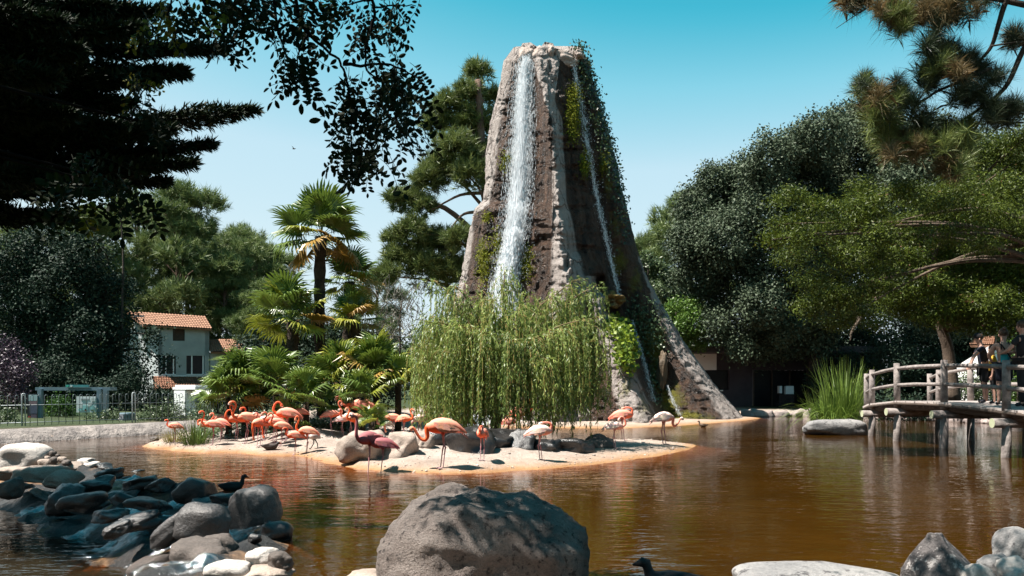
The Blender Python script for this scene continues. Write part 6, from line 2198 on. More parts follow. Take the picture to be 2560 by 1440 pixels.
FLOCK = [
    (437, 1108, 1059, -1, 'low', 'salmon', 'leftmost flamingo, standing among the grass with its neck folded', 2, .1),
    (533, 1112, 1050, -1, 'alert', 'salmon', 'flamingo with raised S-shaped neck facing left beside the grass tuft', 2, .15),
    (552, 1104, 1046, -1, 'ess', 'pale', 'flamingo hidden behind the left S-necked bird, only its orange head showing', 2, -.2),
    (555, 1098, 1036, 1, 'hook', 'salmon', 'flamingo facing right with its neck straight up and head turned back', 2, .3),
    (592, 1102, 1036, -1, 'preen', 'orange', 'flamingo preening with its neck bent back in the crowd', 2, .5),
    (617, 1108, 1031, -1, 'alert', 'orange', 'broad orange flamingo with its head raised left in the crowd', 2, .35),
    (648, 1114, 1046, -1, 'down', 'orange', 'bright orange flamingo seen from the front bending its neck down', 2, 1.15),
    (636, 1098, 1034, -1, 'ess', 'salmon', 'flamingo at the back of the crowd between two orange birds', 2, .3),
    (704, 1096, 1036, -1, 'alert', 'orange', 'orange flamingo at the back of the crowd with its head held up', 2, .2),
    (738, 1100, 1040, -1, 'low', 'salmon', 'flamingo with folded neck just left of the tall hooked neck', 2, .25),
    (512, 1102, 1052, -1, 'tuck', 'salmon', 'sleeping flamingo behind the left S-necked bird', 2, .2),
    (664, 1100, 1040, -1, 'low', 'white', 'whitish flamingo with folded neck behind the bending orange bird', 2, .6),
    (684, 1106, 1042, -1, 'feed', 'salmon', 'flamingo lowering its head to the sand in the middle of the crowd', 2, .2),
    (690, 1098, 1032, -1, 'ess', 'pale', 'pink flamingo behind the feeding one with an S-shaped neck', 2, .4),
    (718, 1114, 1032, -1, 'preen', 'salmon', 'plump salmon flamingo preening its breast left of the tall hooked neck', 2, .1),
    (768, 1100, 1033, -1, 'hook', 'orange', 'flamingo with a tall hooked neck above its arched orange back', 2, .05),
    (750, 1108, 1055, -1, 'low', 'salmon', 'flamingo standing just below and in front of the tall hooked neck', 2, .1),
    (828, 1094, 1034, 1, 'hook', 'pale', 'pale flamingo facing right with its neck hooked over, near the palms', 2, .1),
    (856, 1092, 1038, 1, 'low', 'white', 'small white flamingo between two others in the right group', 2, .3),
    (876, 1094, 1032, -1, 'low', 'white', 'white-backed flamingo behind the front-facing orange one', 2, .2),
    (890, 1104, 1034, -1, 'ess', 'orange', 'orange-breasted flamingo facing the pond, left of the rocks', 2, 1.0),
    (906, 1090, 998, -1, 'over', 'pale', 'tallest flamingo stretching its neck forward over the others', 2, .08),
    (923, 1186, 1079, -1, 'up', 'shade_pink', 'pink flamingo coloured dark for shade, with upright neck, standing in the shallows', 1, .9),
    (957, 1184, 1094, -1, 'tuck', 'shade_pink', 'pink flamingo coloured dark for shade, sleeping on one leg in the shallows', 1, .0),
    (960, 1104, 1066, -1, 'tuck', 'white', 'white flamingo resting low behind the two dark ones', 2, .1),
    (982, 1094, 1034, -1, 'down', 'orange', 'flamingo bowing its neck left of the bird looking right', 2, .2),
    (1010, 1096, 1036, 1, 'ess', 'orange', 'orange-legged flamingo looking right with a raised slender neck', 2, -.5),
    (1050, 1098, 1036, 1, 'low', 'white', 'white flamingo half hidden behind the left willow strands', 2, .9),
    (1086, 1092, 1030, 1, 'ess', 'orange', 'flamingo behind the willow strands left of the big preening one', 2, .2),
    (1108, 1170, 1045, -1, 'curl', 'orange', 'largest flamingo, curling its neck under to preen at the shore', 2, .05),
    (1160, 1108, 1040, -1, 'low', 'pale', 'pale flamingo almost hidden by willow leaves above the shaded rocks', 2, .3),
    (1206, 1150, 1070, -1, 'tuck', 'pale', 'flamingo facing the pond with its head tucked away, before the rocks', 2, 1.35),
    (1272, 1104, 1046, 1, 'low', 'pale', 'pink flamingo in the shade of the willow near its trunk', 2, .3),
    (1300, 1092, 1018, 1, 'alert', 'salmon', 'flamingo behind the willow strands with its neck raised', 2, .2),
    (1350, 1150, 1062, 1, 'tuck', 'white', 'white flamingo with hidden head standing on the shore right of the willow trunk', 2, .1),
    (1536, 1122, 1054, 1, 'preen', 'white', 'white and orange flamingo with neck curled down at the right of the willow', 2, -.05),
    (1556, 1100, 1024, 1, 'tuck', 'pale', 'pink flamingo standing behind the curled one at the right', 2, .0),
    (1659, 1111, 1030, 1, 'curl', 'white', 'rightmost flamingo, white with dark red tail feathers, on the island tip', 2, .3),
]
for q in FLOCK:
    flamingo(*q[:6], q[6], q[7], q[8])

# ---- grey chick
ck = stand(786, 1122)
mb = MB()
GREY, GRL = (.36, .33, .33), (.60, .54, .50)
s_ = 1.0
sp = [(-.12, .20, .012), (-.08, .235, .05), (-.02, .25, .075), (.04, .245, .07), (.08, .24, .045), (.105, .26, .024), (.12, .31, .018), (.115, .36, .018), (.13, .395, .026), (.165, .39, .022), (.195, .37, .010), (.205, .35, .004)]
vs = [Vector((x, 0, z)) for x, z, r in sp]
mb.tube(vs, [r for _, _, r in sp], 8, True, [GREY] * 3 + [GRL] * 2 + [GREY] * 5 + [BLK] * 2)
for s in (-1, 1):
    mb.tube([(.0, s * .03, .19), (-.02 + s * .03, s * .03, .10), (s * .06, s * .03, .012)], [.014, .010, .009], 5, True, (.06, .055, .06))
    mb.tube([(s * .06, s * .03, .01), (s * .06 + .04, s * .03, .004)], [.012, .006], 4, True, (.06, .055, .06))
o = mb.thing('flamingo_chick', M_PLUME, (0, 0, 0), 'small grey flamingo chick walking on the sand with dark legs', 'flamingo chick', None, True)
o.location = ck
o.rotation_euler = (0, 0, math.pi)
o.scale = (1.15,) * 3

# ---- water birds
M_DUCK = colmat('dark_plumage', 0.6, 0.3, 0.3, 50, 0.3)


def duck(loc, s, yaw, col, head, label, name='moorhen', bill=(.3, .1, .04), cat='water bird', headup=1.0):
    mb = MB()
    sp = [(-.20, .10, .006), (-.16, .085, .03), (-.08, .065, .065), (.02, .06, .078), (.10, .075, .06), (.135, .11, .036), (.145, .10 + .06 * headup, .028), (.155, .10 + .105 * headup, .033), (.18, .10 + .115 * headup, .030), (.205, .10 + .10 * headup, .016), (.235, .10 + .09 * headup, .006)]
    mb.tube([(x, 0, z) for x, z, r in sp], [r for _, _, r in sp], 10, True, [col] * 6 + [head] * 3 + [bill] * 2)
    body = mb.mesh('body', M_DUCK, True)
    w = MB()
    for sg in (-1, 1):
        for k in range(4):
            b = Vector((.04 - k * .03, sg * .068, .095 - k * .008))
            d = Vector((-1, sg * -.12, .08)).normalized()
            w.add([b, b + d * .07 + Vector((0, 0, .022)), b + d * .15, b + d * .07 - Vector((0, 0, .022))], [(0, 1, 2, 3)], tuple(v * 1.25 for v in col))
    wing = w.mesh('wing_feathers', M_DUCK, False)
    e = empty(name, loc, label, cat)
    e.rotation_euler = (0, 0, yaw)
    e.scale = (s, s, s)
    link(body, 'body', e)
    link(wing, 'wing_feathers', e)
    return e


DK_ = (.018, .017, .018)
duck(PG(580, 1224) + Vector((0, 0, -.02)), 1.0, .25, DK_, DK_, 'black moorhen swimming behind the weir rocks', bill=(.10, .03, .02))
duck(stand(676, 1124), 1.05, .1, (.05, .035, .03), DK_, 'dark duck lying on the sand in front of the flamingos', 'duck', headup=.35)
duck(PG(1758, 1067), .95, 2.8, (.10, .06, .035), (.06, .04, .03), 'small brown duck at the foot of the rock tower', 'duck')
fd = P(1682, 1484, 5.9)
duck(fd, 1.25, 3.0, DK_, DK_, 'dark duck cut off by the bottom edge, swimming left', 'duck', bill=(.04, .03, .03), headup=.7)
# a swift in the sky
mb = MB()
sw = P(735, 372, 42)
mb.tube([sw + Vector((-.10, 0, 0)), sw, sw + Vector((.10, 0, .01))], [.01, .035, .01], 6)
mb.add([sw + Vector((-.03, 0, 0)), sw + Vector((-.06, .25, .06)), sw + Vector((.03, .05, .01))], [(0, 1, 2)])
mb.add([sw + Vector((-.03, 0, 0)), sw + Vector((-.06, -.25, .10)), sw + Vector((.03, -.05, .01))], [(0, 1, 2)])
mb.thing('bird', pm('swift_black', DK_, (.03, .03, .03), 9, .7, 0), sw, 'tiny dark bird flying in the open sky', 'bird')

# ================================================================== PEOPLE
def skin_mesh(name, nodes, edges, mat, sub=1):
    """one continuous surface grown round a skeleton: nodes = {key: (x, y, z, r)}"""
    keys = list(nodes)
    me = bpy.data.meshes.new(name + '_skel')
    me.from_pydata([nodes[k][:3] for k in keys], [(keys.index(a), keys.index(b)) for a, b in edges], [])
    ob = bpy.data.objects.new(name + '_skel', me)
    COL.objects.link(ob)
    md = ob.modifiers.new('skin', 'SKIN')
    md.use_smooth_shade = True
    for i, k in enumerate(keys):
        sv = me.skin_vertices[0].data[i]
        r = nodes[k][3]
        sv.radius = r if isinstance(r, tuple) else (r, r)
        sv.use_root = (i == 0)
    if sub:
        ob.modifiers.new('sub', 'SUBSURF').levels = sub
    dg = bpy.context.evaluated_depsgraph_get()
    out = bpy.data.meshes.new_from_object(ob.evaluated_get(dg))
    out.name = name
    out.materials.clear()
    out.materials.append(mat)
    out.polygons.foreach_set('use_smooth', np.ones(len(out.polygons), bool))
    bpy.data.objects.remove(ob)
    bpy.data.meshes.remove(me)
    return out


M_SKIN = pm('skin', (0.36, 0.20, 0.15), (0.44, 0.26, 0.20), 6, 0.55, 0.1, 60, 0.002)


def figure(base, H, yaw, pose):
    """skeleton of a standing person, x = facing direction, heights as parts of H"""
    q = {}
    q['pelvis'] = (0, 0, .52, .080)
    q['waist'] = (.0, 0, .60, .066)
    q['chest'] = (.005, 0, .72, .078)
    q['neck0'] = (.0, 0, .825, .038)
    q['neck1'] = (.005, 0, .865, .031)
    q['head0'] = (.012, 0, .905, .052)
    q['head1'] = (.012, 0, .955, .053)
    q['crown'] = (.004, 0, .985, .034)
    q['nose'] = (.066, 0, .925, .010)
    for s, n in ((1, 'l'), (-1, 'r')):
        q['sh' + n] = (0, s * .105, .800, .036)
        q['hip' + n] = (0, s * .050, .500, .058)
        q['knee' + n] = (.012, s * .056, .285, .034)
        q['calf' + n] = (-.006, s * .058, .20, .032)
        q['ank' + n] = (-.01, s * .060, .045, .021)
        q['toe' + n] = (.075, s * .066, .016, .018)
        el = pose.get('el' + n, (.0, s * .135, .635))
        wr = pose.get('wr' + n, (.03, s * .145, .500))
        q['el' + n] = (*el, .025)
        q['wr' + n] = (*wr, .017)
        d = Vector(wr) - Vector(el)
        d.normalize()
        sd = Vector((1, 0, 0)) if abs(d.x) < .8 else Vector((0, 0, 1))
        palm_ = Vector(wr) + d * .035
        q['palm' + n] = (*palm_, .017)
        for i, (o_, L) in enumerate(((-.014, .042), (-.005, .050), (.004, .047), (.013, .038))):
            b_ = palm_ + sd * o_ + d * .012
            q['f%d%s' % (i, n)] = (*(b_ + d * L * .5), .0058)
            q['g%d%s' % (i, n)] = (*(b_ + d * L + Vector((0, -s * .008, -.004))), .0050)
        q['th' + n] = (*(palm_ + sd * .024 + d * .004), .0065)
        q['ti' + n] = (*(palm_ + sd * .032 + d * .024), .0055)
    for k, v in pose.get('set', {}).items():
        q[k] = (*v, q[k][3])
    E = [('pelvis', 'waist'), ('waist', 'chest'), ('chest', 'neck0'), ('neck0', 'neck1'), ('neck1', 'head0'), ('head0', 'head1'), ('head1', 'crown'), ('head0', 'nose')]
    for n in 'lr':
        E += [('chest', 'sh' + n), ('sh' + n, 'el' + n), ('el' + n, 'wr' + n), ('wr' + n, 'palm' + n), ('pelvis', 'hip' + n), ('hip' + n, 'knee' + n), ('knee' + n, 'calf' + n), ('calf' + n, 'ank' + n), ('ank' + n, 'toe' + n), ('palm' + n, 'th' + n), ('th' + n, 'ti' + n)]
        for i in range(4):
            E += [('palm' + n, 'f%d%s' % (i, n)), ('f%d%s' % (i, n), 'g%d%s' % (i, n))]
    lean = pose.get('lean', 0.0)
    out = {}
    for k, (x, y, z, r) in q.items():
        if z > .5 and lean:
            x = x + (z - .5) * lean
        out[k] = (x * H, y * H, z * H, r * H)
    return out, E


def clothe(nodes, keys, edges, grow, H, extra=None):
    n = {}
    for k in keys:
        x, y, z, r = nodes[k]
        n[k] = (x, y, z, r + grow * H)
    for k, v in (extra or {}).items():
        n[k] = tuple(c * H for c in v)
    return n, edges


def person(base, H, yaw, pose, label, garments, hair=None, cap=None):
    e = empty('person', base, label, 'person', 'people on the footbridge')
    e.rotation_euler = (0, 0, yaw)
    nd, ed = figure(base, H, yaw, pose)
    link(skin_mesh('body', nd, ed, M_SKIN, 1), 'body', e)
    for nm, keys, edges, grow, mat, extra in garments:
        n, E = clothe(nd, keys, edges, grow, H, extra)
        link(skin_mesh(nm, n, E, mat, 1), nm, e)
    hx, hy, hz, _ = nd['head1']
    if hair:
        mb = MB()
        mb.ball((hx - .008 * H, hy, hz + .006 * H), (.062 * H, .058 * H, .062 * H), 12)
        if hair[1] == 'bun':
            mb.ball((hx - .045 * H, hy, hz + .052 * H), .030 * H, 8)
        link(mb.mesh('hair', hair[0], True), 'hair', e)
    if cap:
        mb = MB()
        mb.ball((hx, hy, hz + .012 * H), (.063 * H, .059 * H, .058 * H), 12)
        mb.add([(hx + .03 * H, -.045 * H, hz + .02 * H), (hx + .13 * H, -.03 * H, hz + .005 * H), (hx + .13 * H, .03 * H, hz + .005 * H), (hx + .03 * H, .045 * H, hz + .02 * H), (hx + .03 * H, .045 * H, hz + .030 * H), (hx + .13 * H, .03 * H, hz + .012 * H), (hx + .13 * H, -.03 * H, hz + .012 * H), (hx + .03 * H, -.045 * H, hz + .030 * H)], [(0, 1, 2, 3), (4, 5, 6, 7), (1, 6, 5, 2), (0, 7, 6, 1), (2, 5, 4, 3)])
        link(mb.mesh('cap', cap, True), 'cap', e)
    fc = MB()
    for s in (-1, 1):
        fc.ball((nd['head0'][0] + .050 * H, s * .019 * H, nd['head0'][2] + .028 * H), .006 * H, 6)
        fc.ball((nd['head0'][0] - .002 * H, s * .054 * H, nd['head0'][2] + .018 * H), (.010 * H, .006 * H, .018 * H), 6)
    fc.tube([(nd['head0'][0] + .050 * H, -.012 * H, nd['head0'][2] - .018 * H), (nd['head0'][0] + .053 * H, .012 * H, nd['head0'][2] - .018 * H)], .004 * H, 5)
    link(fc.mesh('face', M_SKIN, True), 'face', e)
    return e


M_NAVY = pm('navy_cotton', (0.010, 0.011, 0.020), (0.018, 0.020, 0.032), 6, 0.9, 0.3, 60, 0.004)
M_BLACKC = pm('black_cotton', (0.008, 0.008, 0.010), (0.016, 0.016, 0.018), 6, 0.9, 0.3, 60, 0.004)
M_TURQ = pm('turquoise_cotton', (0.02, 0.25, 0.30), (0.03, 0.36, 0.40), 7, 0.8, 0.5, 22, 0.012)
M_YELL = pm('yellow_cotton', (0.55, 0.30, 0.03), (0.65, 0.38, 0.05), 6, 0.85, 0.3, 40, 0.006)
M_HAIR = pm('brown_hair', (0.030, 0.018, 0.012), (0.07, 0.04, 0.025), 20, 0.6, 0.5, 60, 0.006)
M_SHOE = pm('dark_shoe', (0.010, 0.010, 0.014), (0.02, 0.02, 0.03), 6, 0.6, 0.2)
TORSO = ['pelvis', 'waist', 'chest', 'neck0', 'shl', 'shr']
TE = [('pelvis', 'waist'), ('waist', 'chest'), ('chest', 'neck0'), ('chest', 'shl'), ('chest', 'shr')]


def tee(mat, H, nd_pose, grow=.008):
    def mid(n, s):
        e_ = nd_pose.get('el' + n, (.0, s * .135, .635))
        L = nd_pose.get('lean', 0)
        a = Vector((0, s * .105, .80))
        b = Vector(e_)
        m = a.lerp(b, .62)
        return (m.x + (m.z - .5) * L, m.y, m.z, .038)
    return ('shirt', TORSO, TE + [('shl', 'sll'), ('shr', 'slr')], grow, mat, {'sll': mid('l', 1), 'slr': mid('r', -1)})


def shorts(mat, low=.30, grow=.012):
    return ('shorts', ['pelvis', 'hipl', 'hipr'], [('pelvis', 'hipl'), ('pelvis', 'hipr'), ('hipl', 'll'), ('hipr', 'lr')], grow, mat, {'ll': (.008, .055, low, .050), 'lr': (.008, -.055, low, .050)})


SHOES = [('shoe', ['ankl', 'toel'], [('ankl', 'toel')], .006, M_SHOE, {}), ('shoe', ['ankr', 'toer'], [('ankr', 'toer')], .006, M_SHOE, {})]


def on_deck(px, d):
    X = (px - 1280) * d / F
    return Vector((X, d, deck_z(d) + .006))


# boy leaning on the rail
pz_ = {'lean': .16, 'ell': (.14, .16, .68), 'wrl': (.20, .20, .565), 'elr': (.10, -.15, .66), 'wrr': (.17, -.10, .56)}
person(on_deck(2462, 18.75), 1.62, R(160), pz_, 'boy in a dark T-shirt and cap leaning on the bridge rail', [tee(M_NAVY, 1.62, pz_), shorts(M_BLACKC, .28)] + SHOES, (M_HAIR, ''), M_BLACKC)
# small child in yellow between them
pz_ = {'lean': .05}
person(on_deck(2485, 18.4), 1.34, R(150), pz_, 'child in a yellow T-shirt half hidden between the boy and the woman', [tee(M_YELL, 1.34, pz_, .012), shorts(M_BLACKC, .27)] + SHOES, (M_HAIR, ''))
# woman in turquoise
pz_ = {'lean': .04, 'ell': (.05, .165, .66), 'wrl': (.15, .11, .60), 'elr': (.03, -.17, .655), 'wrr': (.16, -.14, .625)}
wm = person(on_deck(2510, 17.9), 1.70, R(75), pz_, 'woman in a turquoise strappy top with a shoulder bag, seen from behind on the bridge',
            [('top', ['pelvis', 'waist', 'chest'], [('pelvis', 'waist'), ('waist', 'chest')], .008, M_TURQ, {}), ('skirt', ['pelvis', 'hipl', 'hipr'], [('pelvis', 'hipl'), ('pelvis', 'hipr'), ('hipl', 'll'), ('hipr', 'lr')], .016, M_NAVY, {'ll': (.005, .045, .30, .062), 'lr': (.005, -.045, .30, .062)})] + SHOES, (M_HAIR, 'bun'))
mb = MB()
for s in (-1, 1):
    mb.tube([(.09, s * .09, 1.33), (.03, s * .10, 1.42), (-.09, s * .085, 1.34), (-.10, s * .08, 1.25)], .012, 5)
mb.tube([(.07, .12, 1.40), (-.09, .08, 1.36), (-.135, -.02, 1.18), (-.12, -.14, .98)], .014, 5)
link(mb.mesh('straps', M_BLACKC, True), 'straps', wm)
mb = MB()
mb.box((-.10, -.20, .90), (.24, .10, .20), rz=.3)
mb.tube([(-.2, -.2, 1.0), (-.10, -.2, 1.03), (.0, -.18, 1.0)], .012, 5)
link(mb.mesh('shoulder_bag', pm('blue_bag', (.02, .14, .20), (.03, .2, .28), 6, .6, .3, 30, .01), 'auto'), 'shoulder_bag', wm)
# man at the edge of the picture
pz_ = {'lean': .05, 'ell': (.10, .15, .66), 'wrl': (.20, .06, .64), 'elr': (.10, -.15, .66), 'wrr': (.20, -.06, .64)}
person(on_deck(2562, 17.4), 1.86, R(120), pz_, 'man in black clothes cut off by the right edge, standing beside the woman', [tee(M_BLACKC, 1.86, pz_, .012), ('trousers', ['pelvis', 'hipl', 'hipr', 'kneel', 'kneer', 'ankl', 'ankr'], [('pelvis', 'hipl'), ('pelvis', 'hipr'), ('hipl', 'kneel'), ('hipr', 'kneer'), ('kneel', 'ankl'), ('kneer', 'ankr')], .012, M_BLACKC, {})] + SHOES, (M_HAIR, ''))
# ================================================================== DARK CONIFER AT THE TOP LEFT
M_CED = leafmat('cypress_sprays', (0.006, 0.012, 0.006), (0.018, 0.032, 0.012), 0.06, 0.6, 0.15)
CT = Vector((-11.6, 10.2, 0))
CT.z = gz(CT.x, CT.y) - .1
cedar = empty('cypress_tree', CT, 'large black-green cypress whose boughs reach in from the left edge of the picture', 'tree')
mb = MB()
trunk_tube(mb, [CT, CT + Vector((.1, 0, 4)), CT + Vector((0, .1, 9)), CT + Vector((.1, 0, 13))], .42, .12, 10, 6, 3, .01)
mb.part('trunk', M_BARKD, cedar, True)


def bough(a, b, wid, n, seed, sag=.05, tipup=.02):
    r = np.random.default_rng(seed)
    a, b = np.array(a), np.array(b)
    L = np.linalg.norm(b - a)
    ax = unit(b - a)
    side = unit(np.cross(ax, np.array([0, 0, 1.0])))
    upv = np.cross(side, ax)
    u = r.random(n) ** 0.75
    w = wid * (1 - u) ** 0.62 * (0.75 + .35 * np.sin(u * 21 + seed) + .25 * r.random(n)) + .03
    th = r.uniform(0, 6.283, n)
    q = r.random(n) ** .6
    pos = a + ax * (u * L)[:, None] + upv * ((-sag * 4 * u * (1 - u) + tipup * u ** 4) * L * .35)[:, None]
    pos += side * (np.cos(th) * w * q)[:, None] + upv * (np.sin(th) * w * q * .55)[:, None]
    d = unit(ax * 1.0 + side * (np.cos(th) * .8)[:, None] + upv * (np.sin(th) * .5 + .12)[:, None] + r.normal(size=(n, 3)) * .32)
    V = []
    I = np.repeat(np.arange(n), 5)
    dd = unit(d[I] + r.normal(size=(n * 5, 3)) * .35)
    bb = pos[I] + dd * (r.uniform(-.05, .10, n * 5))[:, None]
    nr = unit(np.cross(dd, r.normal(size=(n * 5, 3))))
    V = leaf_quads(bb, nr, .13, .026, r, dd)
    ct = [Vector(a + ax * L * t_) + Vector(upv) * ((-sag * 4 * t_ * (1 - t_) + tipup * t_ ** 4) * L * .35) for t_ in (0, .2, .4, .6, .8, 1)]
    return V, np.repeat(r.random(n * 5), 4), ct


BG = [((-260, -30), (410, 34), 11.0, .50), ((-260, 60), (356, 76), 10.2, .40), ((-260, 70), (560, 128), 11.4, .42), ((-260, 130), (466, 186), 11.2, .46), ((-260, 210), (330, 262), 11.0, .52), ((-260, 330), (642, 280), 11.6, .62),
      ((-260, 400), (532, 366), 11.4, .46), ((-260, 420), (486, 412), 11.0, .40), ((-260, 430), (420, 458), 11.3, .30), ((-260, 460), (290, 470), 10.8, .40), ((-260, 510), (180, 545), 11.2, .36), ((-260, -120), (330, -70), 11.2, .5), ((-260, 0), (270, 20), 10.6, .5), ((-260, 290), (300, 320), 10.4, .5),
      ((-260, 180), (390, 205), 10.8, .44), ((-260, 250), (180, 290), 10.2, .5), ((-260, 360), (430, 330), 11.0, .46), ((-260, 100), (200, 130), 9.8, .5), ((-260, 440), (120, 440), 10.0, .45), ((-260, 20), (160, 60), 9.6, .5), ((-260, 150), (140, 200), 9.4, .5), ((-260, -200), (420, -130), 11, .5)]
cb_ = MB()
for i, (a, b, d, w) in enumerate(BG):
    s = CT + Vector((0, 0, 0))
    A, B = P(a[0], a[1], d), P(b[0], b[1], d + random.uniform(-.4, .6))
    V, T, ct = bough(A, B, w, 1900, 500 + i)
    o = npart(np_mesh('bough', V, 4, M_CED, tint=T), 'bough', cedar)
    mb = MB()
    mb.tube([Vector((CT.x, CT.y, A.z))] + ct, [.10, .08, .06, .045, .03, .02, .008], 6, True)
    mb.part('branch', M_BARKD, o, True)
for i in range(26):                        # boughs towards the eye, left of the picture: they shade the weir
    y = 7.2 + i * .19
    x = -4.9 - (i % 3) * .9 - max(0, (y - 8.0)) * .7
    z = 5.4 + (i % 4) * .5
    A = Vector((CT.x + .3, CT.y - .4, z + .3))
    V, T, ct = bough(A, (x, y, z), 1.0, 1800, 560 + i)
    o = npart(np_mesh('bough', V, 4, M_CED, tint=T), 'bough', cedar)
    mb = MB()
    mb.tube(ct, [.08, .06, .045, .03, .02, .008], 6, True)
    mb.part('branch', M_BARKD, o, True)

# ================================================================== ROBINIA HANGING OVER THE EYE
M_ROBB = pm('robinia_bark', (0.005, 0.004, 0.004), (0.012, 0.010, 0.009), 5, 0.95, 0.3, 30, 0.004, spec=0.05)
M_ROB = leafmat('robinia_leaflets', (0.004, 0.009, 0.003), (0.013, 0.021, 0.005), 0.10, 0.6, 0.08, (0.13, 0.12, 0.012))  # near-black base carries backlit shade, the third colour carries sunlight
RT = Vector((-5.2, 0.6, 0.2))
rob = empty('robinia_tree', RT, 'black locust whose dark sprays of oval leaflets hang across the sky at upper left', 'tree')
mb = MB()
trunk_tube(mb, [RT - Vector((0, 0, .3)), RT + Vector((.2, .1, 2.2)), RT + Vector((.8, .5, 4.2)), RT + Vector((1.4, 1.0, 6.2))], .24, .12, 10, 6, 2, .01)
mb.part('trunk', M_BARKD, rob, True)
RD = 3.2


def pinnate(seed, pairs, L):
    """compound leaf hanging along -z from its stalk"""
    r = random.Random(seed)
    mb = MB()
    pts = [Vector((0.012 * math.sin(k * .6), 0.0, -L * k / 8)) + Vector((0, .03 * (k / 8) ** 2, 0)) for k in range(9)]
    mb.tube(pts, .0016, 3, False)
    ln, wd = L * .205, L * .098

    def leaflet(b, d, nv):
        d = d.normalized()
        s = d.cross(nv).normalized()
        k = r.uniform(.82, 1.12)
        out = []
        for t_, w_ in ((0.0, .0), (.12, .42), (.35, .92), (.6, 1.0), (.82, .74), (.95, .34), (1.0, .0)):
            out.append((b + d * ln * k * t_ + nv * .004 * math.sin(t_ * 3), w_ * wd * .5 * k))
        lft = [p - s * w for p, w in out[1:-1]]
        rgt = [p + s * w for p, w in out[1:-1]]
        vs = [out[0][0]] + lft + [out[-1][0]] + rgt[::-1]
        mb.add(vs, [tuple(range(len(vs)))])
    for i in range(pairs):
        u = .20 + .74 * i / (pairs - 1)
        p = Vector((0.0, .03 * u * u, -L * u))
        for s in (-1, 1):
            d = Vector((s * 1.0, r.uniform(-.5, .35), -.30 + r.uniform(-.25, .2)))
            leaflet(p + Vector((s * .004, 0, r.uniform(-.006, .006))), d, Vector((r.uniform(-.5, .5), 1, r.uniform(-.6, .6))).normalized())
    leaflet(Vector((0, .03, -L)), Vector((r.uniform(-.2, .2), 0, -1)), Vector((0, 1, .2)).normalized())
    me = mb.mesh('leaf', M_ROB, False)
    nv = len(me.vertices)
    a = me.attributes.new('tint', 'FLOAT', 'POINT')
    a.data.foreach_set('value', np.full(nv, r.uniform(.0, .85), np.float32))
    return me


LEAFS = [pinnate(700 + k, 5 + k % 4, .20 + .025 * (k % 3)) for k in range(9)]
LY = pinnate(790, 6, .20)  # yellow-green leaf with sunlight painted into its colour
LY.attributes['tint'].data.foreach_set('value', np.full(len(LY.vertices), 1.0, np.float32))
TWIGS = [[(560, -90), (575, 0), (603, 31), (617, 55), (648, 75), (672, 87), (690, 110)], [(690, -90), (686, 0), (693, 62), (711, 121), (728, 167), (738, 215)], [(735, -90), (738, 0), (759, 59), (770, 87), (808, 118), (846, 149), (857, 174), (870, 215), (881, 267), (915, 300), (930, 380), (935, 430)],
         [(925, -90), (933, 0), (936, 42), (916, 115), (919, 174), (957, 205), (1005, 235), (1050, 255)], [(857, 160), (900, 165), (960, 160), (1020, 180), (1060, 205)], [(930, 20), (985, 12), (1040, 15)], [(648, 75), (690, 62), (700, 40)], [(881, 267), (860, 300), (850, 330), (838, 365)], [(915, 300), (970, 330), (1010, 370)],
         [(603, 31), (610, 90), (606, 140)], [(770, 87), (745, 130), (742, 190)], [(500, -90), (510, 0), (535, 50), (560, 90), (590, 115)], [(420, -90), (430, 10), (400, 60), (375, 95)], [(700, -80), (780, 0), (800, 40)], [(590, -80), (640, -10), (720, 30), (790, 70)], [(455, -90), (470, 20), (520, 70)],
         [(330, 300), (345, 250), (370, 215)], [(200, 430), (260, 480), (310, 520), (335, 535)], [(180, 440), (200, 500), (185, 560)], [(300, 260), (330, 250), (420, 290)], [(933, 0), (880, 10), (850, 30)], [(957, 205), (950, 260), (985, 300), (1000, 335)]]
mb = MB()
tw3 = []
for i, tw_ in enumerate(TWIGS):
    dd = RD + random.uniform(-.22, .25)
    q = catmull([P(x, y, dd) for x, y in tw_], 4)
    q = [p + Vector((random.uniform(-.004, .004), 0, random.uniform(-.004, .004))) for p in q]
    r0 = .0075 if len(tw_) > 4 else .0045
    mb.tube(q, [lerp(r0, .0018, k / (len(q) - 1)) for k in range(len(q))], 5, True)
    tw3.append(q)
top_ = RT + Vector((1.4, 1.0, 6.2))
for k in (0, 1, 2, 3, 11, 12, 14, 15):
    s = tw3[k][0]
    mb.tube([RT + Vector((.8, .5, 4.2)), (RT + Vector((.8, .5, 4.2))).lerp(s, .5) + Vector((0, 0, .5)), s], [.05, .03, .0075], 6)
lfs = [P(180, 440, RD), P(330, 300, RD), P(200, 430, RD)]
for s in lfs:
    mb.tube([RT + Vector((.2, .1, 2.2)), (RT + Vector((.2, .1, 2.2))).lerp(s, .5) + Vector((0, 0, .25)), s], [.04, .02, .005], 5)
mb.part('branches', M_ROBB, rob, True)
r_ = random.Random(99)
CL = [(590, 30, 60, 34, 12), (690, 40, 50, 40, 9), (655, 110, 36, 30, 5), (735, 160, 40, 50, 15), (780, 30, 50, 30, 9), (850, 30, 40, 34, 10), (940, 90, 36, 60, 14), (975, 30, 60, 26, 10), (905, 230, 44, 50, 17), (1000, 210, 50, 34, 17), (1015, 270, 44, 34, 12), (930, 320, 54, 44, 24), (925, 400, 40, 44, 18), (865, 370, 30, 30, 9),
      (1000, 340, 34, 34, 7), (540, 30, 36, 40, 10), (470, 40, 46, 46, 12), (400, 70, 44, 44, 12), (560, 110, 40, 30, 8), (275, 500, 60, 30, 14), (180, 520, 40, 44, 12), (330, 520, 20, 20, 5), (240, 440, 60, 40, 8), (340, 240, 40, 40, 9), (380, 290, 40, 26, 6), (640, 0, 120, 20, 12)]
nleaf = 0
